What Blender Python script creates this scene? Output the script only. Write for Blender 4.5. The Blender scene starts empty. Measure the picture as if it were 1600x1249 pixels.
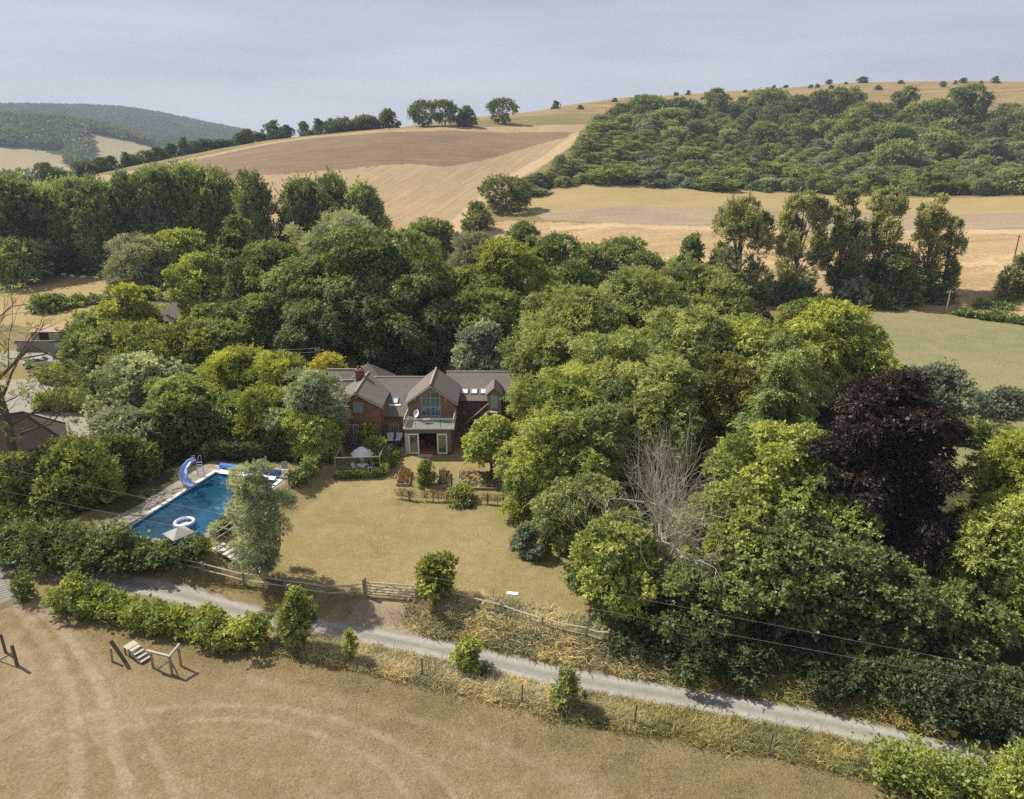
import bpy, math, random
import numpy as np
from mathutils import Vector

random.seed(7)
SC = bpy.context.scene
COL = SC.collection

# ------------------------------------------------------------------ camera, sky, sun
F, PITCH, CAMH = 1110.0, math.radians(19.0), 30.0      # focal length in photo pixels (1600 wide)
cam_d = bpy.data.cameras.new('camera')
cam = bpy.data.objects.new('camera', cam_d)
COL.objects.link(cam)
cam.location = (0, 0, CAMH)
cam.rotation_euler = (math.pi / 2 - PITCH, 0, 0)
cam_d.sensor_width = 36.0
cam_d.lens = 36.0 * F / 1600.0
cam_d.clip_start = 0.5
cam_d.clip_end = 20000
SC.camera = cam

SUN_EL = math.radians(47.0)
SUN_AZ = math.atan2(-0.87, 0.49)          # compass angle from +Y, clockwise positive
w = bpy.data.worlds.new('World')
SC.world = w
w.use_nodes = True
wn = w.node_tree
bg = wn.nodes['Background']
sky = wn.nodes.new('ShaderNodeTexSky')
sky.sky_type = 'NISHITA'
sky.sun_disc = False
sky.sun_elevation = SUN_EL
sky.sun_rotation = SUN_AZ
sky.altitude = 60
sky.air_density = 1.1
sky.dust_density = 0.7
sky.ozone_density = 1.5
hsv = wn.nodes.new('ShaderNodeHueSaturation')
hsv.inputs['Saturation'].default_value = 0.72
wn.links.new(sky.outputs[0], hsv.inputs['Color'])
veil = wn.nodes.new('ShaderNodeMix'); veil.data_type = 'RGBA'          # thin high cloud veil
veil.inputs['Factor'].default_value = 0.80
wn.links.new(hsv.outputs[0], veil.inputs[6])
vn = wn.nodes.new('ShaderNodeTexNoise'); vn.inputs['Scale'].default_value = 2.2; vn.inputs['Detail'].default_value = 5.0
vt = wn.nodes.new('ShaderNodeTexCoord'); vm = wn.nodes.new('ShaderNodeMapping'); vm.inputs['Scale'].default_value = (1.0, 1.0, 8.0)
wn.links.new(vt.outputs['Generated'], vm.inputs['Vector']); wn.links.new(vm.outputs[0], vn.inputs['Vector'])
vc = wn.nodes.new('ShaderNodeMix'); vc.data_type = 'RGBA'
vc.inputs[6].default_value = (3.05, 3.2, 4.05, 1); vc.inputs[7].default_value = (4.6, 4.7, 5.3, 1)
vr = wn.nodes.new('ShaderNodeMapRange'); vr.inputs['From Min'].default_value = 0.32; vr.inputs['From Max'].default_value = 0.68
wn.links.new(vn.outputs['Fac'], vr.inputs['Value']); wn.links.new(vr.outputs['Result'], vc.inputs['Factor']); wn.links.new(vc.outputs[2], veil.inputs[7])
wn.links.new(veil.outputs[2], bg.inputs[0])
bg.inputs[1].default_value = 0.088
sun_d = bpy.data.lights.new('sun', 'SUN')
sun = bpy.data.objects.new('sun', sun_d)
COL.objects.link(sun)
sun_d.energy = 5.0
sun_d.angle = math.radians(0.55)
sun_d.color = (1.0, 0.93, 0.82)
sdir = Vector((math.sin(SUN_AZ) * math.cos(SUN_EL), math.cos(SUN_AZ) * math.cos(SUN_EL), math.sin(SUN_EL)))
sun.rotation_euler = (-sdir).to_track_quat('-Z', 'Y').to_euler()
SC.view_settings.view_transform = 'Standard'
SC.view_settings.look = 'None'
SC.view_settings.gamma = 1.0
SC.view_settings.exposure = 0.58
SC.cycles.use_denoising = False
SC.cycles.max_bounces = 6
SC.cycles.diffuse_bounces = 3
SC.cycles.glossy_bounces = 2
SC.cycles.transmission_bounces = 4
SC.cycles.transparent_max_bounces = 8
SC.cycles.volume_bounces = 0
SC.cycles.sample_clamp_indirect = 4

# ------------------------------------------------------------------ object helpers
def tag(o, label=None, cat=None, group=None, kind=None):
    if label: o['label'] = label
    if cat: o['category'] = cat
    if group: o['group'] = group
    if kind: o['kind'] = kind
    return o

def thing(name, label, cat, loc=(0, 0, 0), rz=0.0, group=None):
    o = bpy.data.objects.new(name, None)
    o.empty_display_size = 0.3
    COL.objects.link(o)
    o.location = loc
    o.rotation_euler = (0, 0, rz)
    return tag(o, label, cat, group)

def link(name, me, mat, parent=None, loc=None):
    o = bpy.data.objects.new(name, me)
    COL.objects.link(o)
    if mat is not None and not me.materials:
        me.materials.append(mat)
    if parent is not None: o.parent = parent
    if loc is not None: o.location = loc
    return o

def copy_tree(o, parent=None):
    c = o.copy()
    COL.objects.link(c)
    if parent is not None: c.parent = parent
    for ch in list(o.children):
        copy_tree(ch, c)
    return c

def np_mesh(name, V, Q, tint=None, smooth=False):
    V = np.ascontiguousarray(V, dtype=np.float32); Q = np.ascontiguousarray(Q, dtype=np.int32)
    me = bpy.data.meshes.new(name)
    k = Q.shape[1]
    me.vertices.add(len(V)); me.vertices.foreach_set('co', V.ravel())
    me.loops.add(Q.size); me.loops.foreach_set('vertex_index', Q.ravel())
    me.polygons.add(len(Q)); me.polygons.foreach_set('loop_start', np.arange(len(Q), dtype=np.int32) * k)
    if smooth:
        me.polygons.foreach_set('use_smooth', np.ones(len(Q), dtype=bool))
    me.update(calc_edges=True)
    if tint is not None:
        a = me.attributes.new('tint', 'FLOAT', 'POINT')
        a.data.foreach_set('value', np.ascontiguousarray(tint, dtype=np.float32))
    return me

class MB:
    """collects simple solids into one mesh"""
    def __init__(s): s.v = []; s.f = []
    def add(s, v, f):
        n = len(s.v); s.v += [tuple(p) for p in v]; s.f += [tuple(i + n for i in q) for q in f]; return s
    def box(s, x0, x1, y0, y1, z0, z1):
        v = [(x, y, z) for z in (z0, z1) for y in (y0, y1) for x in (x0, x1)]
        return s.add(v, [(0, 2, 3, 1), (4, 5, 7, 6), (0, 1, 5, 4), (2, 6, 7, 3), (0, 4, 6, 2), (1, 3, 7, 5)])
    def prism(s, poly, n):
        """poly: list of 3d points (planar), extruded along vector n"""
        k = len(poly); n = Vector(n)
        v = [Vector(p) for p in poly] + [Vector(p) + n for p in poly]
        f = [tuple(range(k - 1, -1, -1)), tuple(range(k, 2 * k))]
        f += [(i, (i + 1) % k, k + (i + 1) % k, k + i) for i in range(k)]
        return s.add(v, f)
    def tube(s, pts, radii, sides=6, caps=True):
        pts = [Vector(p) for p in pts]
        if not isinstance(radii, (list, tuple)): radii = [radii] * len(pts)
        rings = []
        ref = Vector((0.31, 0.17, 0.93))
        v = []; f = []
        for i, p in enumerate(pts):
            d = (pts[min(i + 1, len(pts) - 1)] - pts[max(i - 1, 0)]).normalized()
            a = d.cross(ref)
            if a.length < 1e-3: a = d.cross(Vector((1, 0, 0)))
            a.normalize(); b = d.cross(a)
            for k in range(sides):
                t = 2 * math.pi * k / sides
                v.append(p + (a * math.cos(t) + b * math.sin(t)) * radii[i])
        for i in range(len(pts) - 1):
            for k in range(sides):
                k2 = (k + 1) % sides
                f.append((i * sides + k, i * sides + k2, (i + 1) * sides + k2, (i + 1) * sides + k))
        if caps:
            f.append(tuple(range(sides - 1, -1, -1)))
            f.append(tuple((len(pts) - 1) * sides + k for k in range(sides)))
        return s.add(v, f)
    def beam(s, a, b, w, h, up=(0, 0, 1)):
        a = Vector(a); b = Vector(b); d = (b - a).normalized(); u = Vector(up)
        x = d.cross(u)
        if x.length < 1e-3: x = d.cross(Vector((0, 1, 0)))
        x.normalize(); y = x.cross(d)
        v = []
        for p in (a, b):
            for sx, sy in ((-1, -1), (1, -1), (1, 1), (-1, 1)):
                v.append(p + x * sx * w / 2 + y * sy * h / 2)
        return s.add(v, [(3, 2, 1, 0), (4, 5, 6, 7), (0, 1, 5, 4), (1, 2, 6, 5), (2, 3, 7, 6), (3, 0, 4, 7)])
    def lathe(s, prof, sides=16, c=(0, 0, 0), sx=1.0, sy=1.0):
        v = []; f = []
        for r, z in prof:
            for k in range(sides):
                t = 2 * math.pi * k / sides
                v.append((c[0] + r * math.cos(t) * sx, c[1] + r * math.sin(t) * sy, c[2] + z))
        for i in range(len(prof) - 1):
            for k in range(sides):
                k2 = (k + 1) % sides
                f.append((i * sides + k, i * sides + k2, (i + 1) * sides + k2, (i + 1) * sides + k))
        f.append(tuple(range(sides - 1, -1, -1)))
        f.append(tuple((len(prof) - 1) * sides + k for k in range(sides)))
        return s.add(v, f)
    def build(s, name, mat, parent=None, loc=None, bevel=0.0, smooth=False):
        me = bpy.data.meshes.new(name)
        me.from_pydata([tuple(p) for p in s.v], [], s.f)
        me.update()
        if smooth:
            me.polygons.foreach_set('use_smooth', np.ones(len(me.polygons), dtype=bool))
        o = link(name, me, mat, parent, loc)
        if bevel:
            m = o.modifiers.new('bevel', 'BEVEL'); m.width = bevel; m.segments = 2; m.limit_method = 'ANGLE'
        return o

# ------------------------------------------------------------------ materials
class NT:
    def __init__(s, name):
        s.m = bpy.data.materials.new(name); s.m.use_nodes = True
        s.t = s.m.node_tree; s.t.nodes.clear()
        s.out = s.n('ShaderNodeOutputMaterial')
    def n(s, typ, **kw):
        nd = s.t.nodes.new(typ)
        for k, v in kw.items(): setattr(nd, k, v)
        return nd
    def L(s, a, b): s.t.links.new(a, b)
    def set(s, sock, val):
        if hasattr(val, 'default_value') or isinstance(val, bpy.types.NodeSocket): s.L(val, sock)
        else: sock.default_value = val
    def pos(s): return s.n('ShaderNodeNewGeometry').outputs['Position']
    def objpos(s): return s.n('ShaderNodeTexCoord').outputs['Object']
    def noise(s, vec, scale, detail=3.0, rough=0.55, dist=0.0):
        nd = s.n('ShaderNodeTexNoise'); s.L(vec, nd.inputs['Vector'])
        nd.inputs['Scale'].default_value = scale; nd.inputs['Detail'].default_value = detail
        nd.inputs['Roughness'].default_value = rough; nd.inputs['Distortion'].default_value = dist
        return nd.outputs['Fac']
    def ramp(s, fac, lo, hi):
        nd = s.n('ShaderNodeMapRange'); nd.clamp = True
        s.L(fac, nd.inputs['Value']); nd.inputs['From Min'].default_value = lo; nd.inputs['From Max'].default_value = hi
        return nd.outputs['Result']
    def math(s, op, a, b=None, c=None):
        nd = s.n('ShaderNodeMath', operation=op)
        for i, x in enumerate((a, b, c)):
            if x is not None: s.set(nd.inputs[i], x)
        return nd.outputs[0]
    def mix(s, fac, a, b, blend='MIX'):
        nd = s.n('ShaderNodeMix', data_type='RGBA', blend_type=blend)
        s.set(nd.inputs['Factor'], fac)
        for k, x in ((6, a), (7, b)):
            if isinstance(x, (tuple, list)): nd.inputs[k].default_value = (x[0], x[1], x[2], 1)
            else: s.L(x, nd.inputs[k])
        return nd.outputs[2]
    def mapping(s, vec, scale=(1, 1, 1), rot=(0, 0, 0)):
        nd = s.n('ShaderNodeMapping'); s.L(vec, nd.inputs['Vector'])
        nd.inputs['Scale'].default_value = scale; nd.inputs['Rotation'].default_value = rot
        return nd.outputs[0]
    def bump(s, h, strength=0.4, dist=0.05):
        nd = s.n('ShaderNodeBump'); s.L(h, nd.inputs['Height'])
        nd.inputs['Strength'].default_value = strength; nd.inputs['Distance'].default_value = dist
        return nd.outputs[0]
    def pbr(s, color, rough=0.8, normal=None, metal=0.0, spec=0.3, **kw):
        p = s.n('ShaderNodeBsdfPrincipled')
        if isinstance(color, (tuple, list)): p.inputs['Base Color'].default_value = (color[0], color[1], color[2], 1)
        else: s.L(color, p.inputs['Base Color'])
        s.set(p.inputs['Roughness'], rough)
        p.inputs['Metallic'].default_value = metal
        p.inputs['Specular IOR Level'].default_value = spec
        if normal is not None: s.L(normal, p.inputs['Normal'])
        for k, v in kw.items(): p.inputs[k].default_value = v
        s.L(p.outputs[0], s.out.inputs['Surface'])
        return s.m

def simple(name, col, rough=0.7, var=0.25, scale=3.0, bump=0.15, metal=0.0, spec=0.3):
    t = NT(name); P = t.objpos()
    n1 = t.noise(P, scale, 5.0); n2 = t.noise(P, scale * 7, 3.0)
    f = t.math('MULTIPLY', t.math('ADD', n1, n2), 0.5)
    f = t.ramp(f, 0.3, 0.7)
    lo = tuple(c * (1 - var) for c in col); hi = tuple(min(1, c * (1 + var)) for c in col)
    return t.pbr(t.mix(f, lo, hi), rough, t.bump(n2, bump, 0.02) if bump else None, metal, spec)

def leaf_material():
    t = NT('leaf')
    oi = t.n('ShaderNodeObjectInfo')
    at_ = t.n('ShaderNodeAttribute'); at_.attribute_name = 'tint'
    tint = at_.outputs['Fac']
    lo = t.mix(1.0, oi.outputs['Color'], (0.42, 0.50, 0.50), 'MULTIPLY')
    hi = t.mix(1.0, oi.outputs['Color'], (1.75, 1.58, 1.30), 'MULTIPLY')
    col = t.mix(tint, lo, hi)
    d = t.n('ShaderNodeBsdfDiffuse'); t.L(col, d.inputs['Color'])
    tr = t.n('ShaderNodeBsdfTranslucent')
    t.L(t.mix(1.0, col, (1.45, 1.42, 0.75), 'MULTIPLY'), tr.inputs['Color'])
    m = t.n('ShaderNodeMixShader'); m.inputs[0].default_value = 0.32
    t.L(d.outputs[0], m.inputs[1]); t.L(tr.outputs[0], m.inputs[2])
    g = t.n('ShaderNodeBsdfGlossy'); g.inputs['Roughness'].default_value = 0.5
    g.inputs['Color'].default_value = (0.9, 0.95, 1.0, 1)
    m2 = t.n('ShaderNodeMixShader'); m2.inputs[0].default_value = 0.018
    t.L(m.outputs[0], m2.inputs[1]); t.L(g.outputs[0], m2.inputs[2])
    t.L(m2.outputs[0], t.out.inputs['Surface'])
    return t.m

LEAF = leaf_material()
BARK = simple('bark', (0.11, 0.09, 0.07), 0.9, 0.4, 2.5, 0.5)
PALEBARK = simple('pale_bark', (0.46, 0.42, 0.34), 0.9, 0.3, 3, 0.4)
DEADWOOD = simple('dead_twig', (0.42, 0.375, 0.29), 0.9, 0.35, 1.2, 0.2)

GREEN = dict(
    dark=(0.040, 0.066, 0.018), deep=(0.030, 0.050, 0.016), mid=(0.066, 0.102, 0.024), bright=(0.105, 0.150, 0.030),
    lime=(0.165, 0.205, 0.030), yellow=(0.210, 0.205, 0.030), olive=(0.118, 0.128, 0.036), gold=(0.112, 0.116, 0.032),
    silver=(0.155, 0.190, 0.115), blue=(0.070, 0.100, 0.056), copper=(0.027, 0.0175, 0.0155), poplar=(0.052, 0.082, 0.028),
    poplar2=(0.092, 0.108, 0.050), scrub=(0.060, 0.085, 0.028), hedge=(0.072, 0.105, 0.028), hay=(0.37, 0.285, 0.145),
    grass=(0.16, 0.16, 0.05), larch=(0.085, 0.105, 0.034), lane_hedge=(0.150, 0.185, 0.030))
for _k, _c in list(GREEN.items()):
    _m = (1.3, 1.3, 1.3) if _k == 'copper' else (1.25, 1.3, 1.5) if _k in ('hay',) else (1.62, 1.85, 1.95) if _k in ('olive', 'larch') else (2.5, 2.25, 2.5) if _k in ('dark', 'deep', 'poplar') else (2.0, 1.85, 2.1)
    GREEN[_k] = tuple(a * b for a, b in zip(_c, _m))
    if _k in ('mid', 'bright', 'dark', 'deep', 'scrub', 'poplar', 'lime', 'hedge', 'blue'):
        GREEN[_k] = (GREEN[_k][0] * 1.08, GREEN[_k][1] * 0.96, GREEN[_k][2] * 1.15)
GREEN['olive'] = (0.172, 0.200, 0.072)
for _k in GREEN:
    if _k != 'copper': GREEN[_k] = tuple(c * (1.20 if _k in ('lime', 'yellow', 'gold', 'silver', 'lane_hedge') else 1.36) for c in GREEN[_k])
GREEN.update(hay=(0.45, 0.415, 0.29), grass=(0.28, 0.265, 0.115), tuft=(0.37, 0.275, 0.155), lawn_tuft=(0.37, 0.29, 0.14), far=(0.060, 0.082, 0.050), farspur=(0.095, 0.125, 0.055),
             lime=(0.295, 0.335, 0.068), yellow=(0.40, 0.375, 0.07), gold=(0.245, 0.24, 0.072), lane_hedge=(0.275, 0.325, 0.075))

# ------------------------------------------------------------------ terrain
def ray(px, py):
    x = (px - 800.0) / F; u = (624.5 - py) / F
    return np.array([x, math.cos(PITCH) + u * math.sin(PITCH), -math.sin(PITCH) + u * math.cos(PITCH)])

def slope(px, py):
    d = ray(px, py); return d[2] / math.hypot(d[0], d[1])

def flat(px, py, z=0.0):
    d = ray(px, py); t = (z - CAMH) / d[2]
    return (d[0] * t, d[1] * t)

# per image column: (distance, photo row) along that bearing, or (distance, 'z', height)
COLS = {
    -500: [(300, 'z', 2), (450, 305), (700, 'z', 3), (1150, 'z', 5), (1350, 262), (1560, 232), (1850, 187), (2300, 'z', 75), (3400, 172), (4200, 'z', 60)],
    0:   [(300, 'z', 2), (450, 303), (700, 'z', 1), (1150, 'z', 2), (1350, 266), (1560, 232), (1850, 187), (2300, 'z', 75), (3400, 171), (4200, 'z', 100)],
    110: [(280, 'z', 3), (460, 283), (700, 'z', 2), (1150, 'z', 2), (1350, 268), (1560, 236), (1850, 193), (2300, 'z', 75), (3400, 172), (4200, 'z', 100)],
    200: [(260, 'z', 3), (470, 264), (700, 'z', 10), (1200, 'z', 5), (1450, 260), (1620, 236), (1860, 210), (2300, 'z', 60), (3400, 174), (4200, 'z', 100)],
    260: [(250, 'z', 3), (480, 252), (700, 'z', 15), (1300, 'z', 10), (1560, 250), (1760, 233), (2200, 'z', 45), (3300, 184), (4200, 'z', 80)],
    350: [(240, 'z', 3), (490, 233), (700, 'z', 25), (1500, 'z', 20), (2200, 'z', 30), (3250, 203), (4200, 'z', 70)],
    420: [(235, 'z', 3), (490, 220), (700, 'z', 35), (1500, 'z', 25), (2200, 'z', 30), (3250, 217), (4200, 'z', 60)],
    500: [(230, 'z', 2), (300, 318), (490, 210), (750, 'z', 35), (3000, 'z', 20)],
    600: [(225, 'z', 2), (280, 338), (480, 200), (750, 'z', 40), (3000, 'z', 20)],
    700: [(222, 'z', 2), (270, 345), (490, 196), (620, 187), (900, 'z', 45), (3000, 'z', 20)],
    800: [(215, 'z', 2), (260, 350), (340, 288), (520, 194), (660, 178), (1000, 'z', 55), (3000, 'z', 20)],
    880: [(200, 'z', 2), (260, 342), (330, 293), (530, 194), (740, 167), (1100, 'z', 60), (3000, 'z', 20)],
    960: [(180, 'z', 1), (240, 352), (330, 294), (380, 268), (560, 192), (820, 157), (1200, 'z', 70), (3000, 'z', 20)],
    1100: [(165, 'z', 0), (220, 372), (340, 298), (400, 272), (600, 186), (900, 146), (1300, 'z', 75), (3000, 'z', 20)],
    1300: [(160, 'z', 0), (220, 376), (350, 306), (410, 280), (620, 192), (950, 134), (1400, 'z', 80), (3000, 'z', 20)],
    1500: [(160, 'z', 0), (220, 380), (350, 311), (410, 286), (600, 212), (700, 178), (980, 129), (1400, 'z', 85), (3000, 'z', 20)],
    1650: [(160, 'z', 0), (220, 382), (350, 312), (410, 288), (600, 212), (700, 178), (980, 130), (1400, 'z', 85), (3000, 'z', 20)],
    2200: [(160, 'z', 0), (220, 390), (350, 318), (410, 296), (600, 222), (980, 140), (1400, 'z', 80), (3000, 'z', 20)],
}
LR = np.linspace(math.log(4), math.log(9000), 1400)
PXG = np.arange(-900, 2601, 10.0)

def pchip(x, y, xq):
    x = np.asarray(x, float); y = np.asarray(y, float)
    h = np.diff(x); dl = np.diff(y) / h
    m = np.zeros(len(x)); m[0] = dl[0]; m[-1] = dl[-1]
    for i in range(1, len(x) - 1):
        if dl[i - 1] * dl[i] <= 0: m[i] = 0
        else:
            w1 = 2 * h[i] + h[i - 1]; w2 = h[i] + 2 * h[i - 1]
            m[i] = (w1 + w2) / (w1 / dl[i - 1] + w2 / dl[i])
    i = np.clip(np.searchsorted(x, xq) - 1, 0, len(x) - 2)
    t = (xq - x[i]) / h[i]
    t = np.clip(t, 0, 1)
    return ((2 * t**3 - 3 * t**2 + 1) * y[i] + (t**3 - 2 * t**2 + t) * h[i] * m[i]
            + (-2 * t**3 + 3 * t**2) * y[i + 1] + (t**3 - t**2) * h[i] * m[i + 1])

def build_table():
    keys = sorted(COLS); prof = []
    for k in keys:
        x = [1, 140]; z = [0, 0]
        for e in COLS[k]:
            x.append(e[0])
            z.append(e[2] if e[1] == 'z' else CAMH + e[0] * slope(max(-500, min(2200, k)), e[1]))
        x.append(9000); z.append(z[-1] - 60)
        prof.append(pchip(x, z, np.exp(LR)))
    prof = np.array(prof)
    T = np.zeros((len(PXG), len(LR)))
    for j in range(len(LR)):
        T[:, j] = np.interp(PXG, keys, prof[:, j])
    ker = np.exp(-0.5 * (np.arange(-4, 5) / 1.6) ** 2); ker /= ker.sum()
    Tp = np.pad(T, ((4, 4), (0, 0)), mode='edge')
    return sum(ker[i] * Tp[i:i + len(PXG)] for i in range(9))
TAB = build_table()

POOL_C = (-27.0, 55.9)
PU = np.array([0.965, -0.262]); PV = np.array([0.262, 0.965])
POOL_W, POOL_L, POOL_Z = 7.0, 12.4, 0.9
LANE = [flat(px, py, -0.4) for px, py in [(-420, 868), (-200, 862), (-60, 868), (40, 886), (170, 905), (290, 931), (400, 962), (560, 990), (700, 1018), (850, 1052), (1000, 1079), (1150, 1105), (1300, 1134), (1420, 1163), (1560, 1200), (1750, 1260), (1950, 1330)]]
LANE = np.array(LANE)

def sstep(a, b, x):
    t = np.clip((x - a) / (b - a), 0, 1); return t * t * (3 - 2 * t)

def lane_dist(x, y):
    x = np.asarray(x, float); y = np.asarray(y, float)
    best = np.full(x.shape, 1e9); sgn = np.zeros(x.shape)
    for (ax, ay), (bx, by) in zip(LANE[:-1], LANE[1:]):
        dx, dy = bx - ax, by - ay; L2 = dx * dx + dy * dy
        t = np.clip(((x - ax) * dx + (y - ay) * dy) / L2, 0, 1)
        d = np.hypot(x - ax - t * dx, y - ay - t * dy)
        s = np.sign(dx * (y - ay) - dy * (x - ax))
        sgn = np.where(d < best, s, sgn); best = np.minimum(best, d)
    return best, sgn

def terrain(x, y):
    x = np.asarray(x, float); y = np.asarray(y, float)
    r = np.maximum(np.hypot(x, y), 4.01)
    az = np.arctan2(x, y)
    azc = np.clip(az, -1.02, 1.02)
    px = 800 + F / math.cos(PITCH) * np.tan(azc)
    i = np.clip((px - PXG[0]) / 10.0, 0, len(PXG) - 1.001); j = np.clip((np.log(r) - LR[0]) / (LR[1] - LR[0]), 0, len(LR) - 1.001)
    i0 = i.astype(int); j0 = j.astype(int); a = i - i0; b = j - j0
    z = (TAB[i0, j0] * (1 - a) * (1 - b) + TAB[i0 + 1, j0] * a * (1 - b) + TAB[i0, j0 + 1] * (1 - a) * b + TAB[i0 + 1, j0 + 1] * a * b)
    z = z * (1 - sstep(1.1, 1.9, np.abs(az)))
    near = r < 140
    if np.any(near):
        d, s = lane_dist(x, y)
        cut = -0.42 * (1 - sstep(1.3, 3.0, d)) + 0.30 * np.where(s > 0, sstep(1.5, 3.0, d) * (1 - sstep(4.5, 9, d)), 0)
        u = (x - POOL_C[0]) * PU[0] + (y - POOL_C[1]) * PU[1]; v = (x - POOL_C[0]) * PV[0] + (y - POOL_C[1]) * PV[1]
        dp = np.maximum(np.maximum(u - POOL_W / 2 - 1.0, -u - POOL_W / 2 - 4.5), np.maximum(v - POOL_L / 2 - 3.5, -v - POOL_L / 2 - 0.6))
        terr = POOL_Z * (1 - sstep(0.0, 3.6, dp))
        z = z + np.where(near, cut + terr, 0)
    und = 0.12 * np.sin(x * 0.21 + 1.3) * np.sin(y * 0.17) * sstep(8, 20, np.hypot(x - POOL_C[0], y - POOL_C[1]))
    und = und * sstep(10, 16, np.hypot(x + 10, y - 76))
    rough = 1.2 * np.sin(x * 0.021 + 0.5 * np.sin(y * 0.013)) * np.sin(y * 0.017 + 1) * sstep(200, 420, r)
    return z + und + rough

def tz(x, y): return float(terrain(np.array([x]), np.array([y]))[0])

TT = np.exp(np.linspace(math.log(6), math.log(7000), 5000))
def at(px, py, h=0.0):
    """point of the ground seen at photo pixel (px, py)"""
    d = ray(px, py)
    X, Y, Z = d[0] * TT, d[1] * TT, CAMH + d[2] * TT
    g = terrain(X, Y) + h
    k = np.argmax(Z < g)
    if k == 0: k = len(TT) - 1
    t0, t1 = TT[k - 1], TT[k]
    for _ in range(12):
        tm = 0.5 * (t0 + t1)
        if CAMH + d[2] * tm < tz(d[0] * tm, d[1] * tm) + h: t1 = tm
        else: t0 = tm
    return Vector((d[0] * t1, d[1] * t1, CAMH + d[2] * t1 - h))

def atr(px, r, dz=0.0):
    """point of the ground at horizontal distance r on the bearing of column px"""
    az = math.atan2(px - 800, F / math.cos(PITCH))
    x, y = r * math.sin(az), r * math.cos(az)
    return Vector((x, y, tz(x, y) + dz))

def atf(px, fwd, zmid=0.0):
    """ground point `fwd` metres ahead whose height zmid shows at column px"""
    x = (px - 800.0) / F * (fwd * math.cos(PITCH) + (CAMH - zmid) * math.sin(PITCH))
    return Vector((x, fwd, tz(x, fwd)))

def inpoly(poly, x, y):
    poly = np.asarray(poly, float)[:, :2]
    res = np.zeros(x.shape, bool)
    bb = (x >= poly[:, 0].min()) & (x <= poly[:, 0].max()) & (y >= poly[:, 1].min()) & (y <= poly[:, 1].max())
    idx = np.nonzero(bb)[0]; xs = x[idx]; ys = y[idx]; c = np.zeros(len(idx), bool)
    n = len(poly)
    for i in range(n):
        x1, y1 = poly[i]; x2, y2 = poly[(i + 1) % n]
        if y1 == y2: continue
        hit = ((y1 > ys) != (y2 > ys)) & (xs < (x2 - x1) * (ys - y1) / (y2 - y1) + x1)
        c ^= hit
    res[idx] = c
    return res

def poly(*pts):
    out = []
    for p in pts:
        if p[0] == 'r': q = atr(p[1], p[2])
        else: q = at(p[0], p[1])
        out.append((q.x, q.y))
    return out

# ---- ground materials
def ground_mat(name, a, b, c, s1=0.06, s2=0.7, s3=9.0, stripes=None, bump=0.6, rings=None, lo=0.38, hi=0.64, bdist=0.08, wear=None):
    t = NT(name); P = t.pos()
    n1 = t.ramp(t.noise(P, s1, 4.0, 0.6, 0.6), lo, hi)
    n2 = t.ramp(t.noise(P, s2, 8.0, 0.70), 0.36, 0.64)
    n3 = t.noise(P, s3, 4.0, 0.7)
    col = t.mix(n1, a, b)
    col = t.mix(t.math('MULTIPLY', n2, 0.62), col, c)
    col = t.mix(1.0, col, t.mix(t.ramp(n3, 0.25, 0.75), (0.62, 0.63, 0.62), (1.36, 1.35, 1.32)), 'MULTIPLY')
    h = n3
    if stripes:
        rot, period, depth = stripes
        q = t.mapping(P, (1, 1, 0), (0, 0, rot))
        wv = t.n('ShaderNodeTexWave'); wv.bands_direction = 'X'; t.L(q, wv.inputs['Vector'])
        wv.inputs['Scale'].default_value = 0.314 / period; wv.inputs['Distortion'].default_value = 1.2
        wv.inputs['Detail'].default_value = 2.0; wv.inputs['Detail Scale'].default_value = 0.6
        st = t.noise(t.mapping(q, (1.0 / period, 0.012, 1)), 1.6, 3.0)
        f = t.math('ADD', t.math('MULTIPLY', wv.outputs['Fac'], 0.22), t.math('MULTIPLY', t.ramp(st, 0.3, 0.7), 0.78))
        col = t.mix(1.0, col, t.mix(f, (1 - depth,) * 3, (1 + depth,) * 3), 'MULTIPLY')
    for (cx, cy, R, wd, tone, amt) in (rings or []):
        sx = t.n('ShaderNodeSeparateXYZ'); t.L(P, sx.inputs[0])
        d = t.math('SQRT', t.math('ADD', t.math('POWER', t.math('SUBTRACT', sx.outputs[0], cx), 2.0), t.math('POWER', t.math('SUBTRACT', sx.outputs[1], cy), 2.0)))
        e = t.math('ABSOLUTE', t.math('SUBTRACT', d, R))
        wob = t.math('MULTIPLY', t.math('SUBTRACT', t.noise(P, 0.8, 3.0), 0.5), wd * 1.6)
        m = t.ramp(t.math('ADD', e, wob), wd, wd * 0.25)
        m = t.math('MULTIPLY', t.math('MULTIPLY', m, amt), t.ramp(t.noise(P, 0.35, 4.0), 0.33, 0.55))
        col = t.mix(m, col, tone)
    if wear:
        for nm, tone, k in (('wear', wear[0], 0.9), ('green', wear[1], 0.85)):
            a_ = t.n('ShaderNodeAttribute'); a_.attribute_name = nm
            brk = t.ramp(t.noise(P, 2.2, 6.0, 0.75), 0.36, 0.62)
            m = t.math('MULTIPLY', t.math('MULTIPLY', a_.outputs['Fac'], k), t.math('ADD', t.math('MULTIPLY', brk, 0.75), 0.25))
            col = t.mix(m, col, t.mix(1.0, t.mix(t.ramp(n3, 0.25, 0.75), (0.8,) * 3, (1.18,) * 3), tone, 'MULTIPLY'))
    return t.pbr(col, 0.95, t.bump(h, bump, bdist), spec=0.1)

def far_wood_mat():
    t = NT('far_wood_floor'); P = t.pos()
    n = t.ramp(t.noise(P, 0.05, 4.0, 0.7), 0.35, 0.65)
    return t.pbr(t.mix(n, (0.03, 0.045, 0.018), (0.055, 0.075, 0.025)), 0.95, None, spec=0.05)

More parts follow.
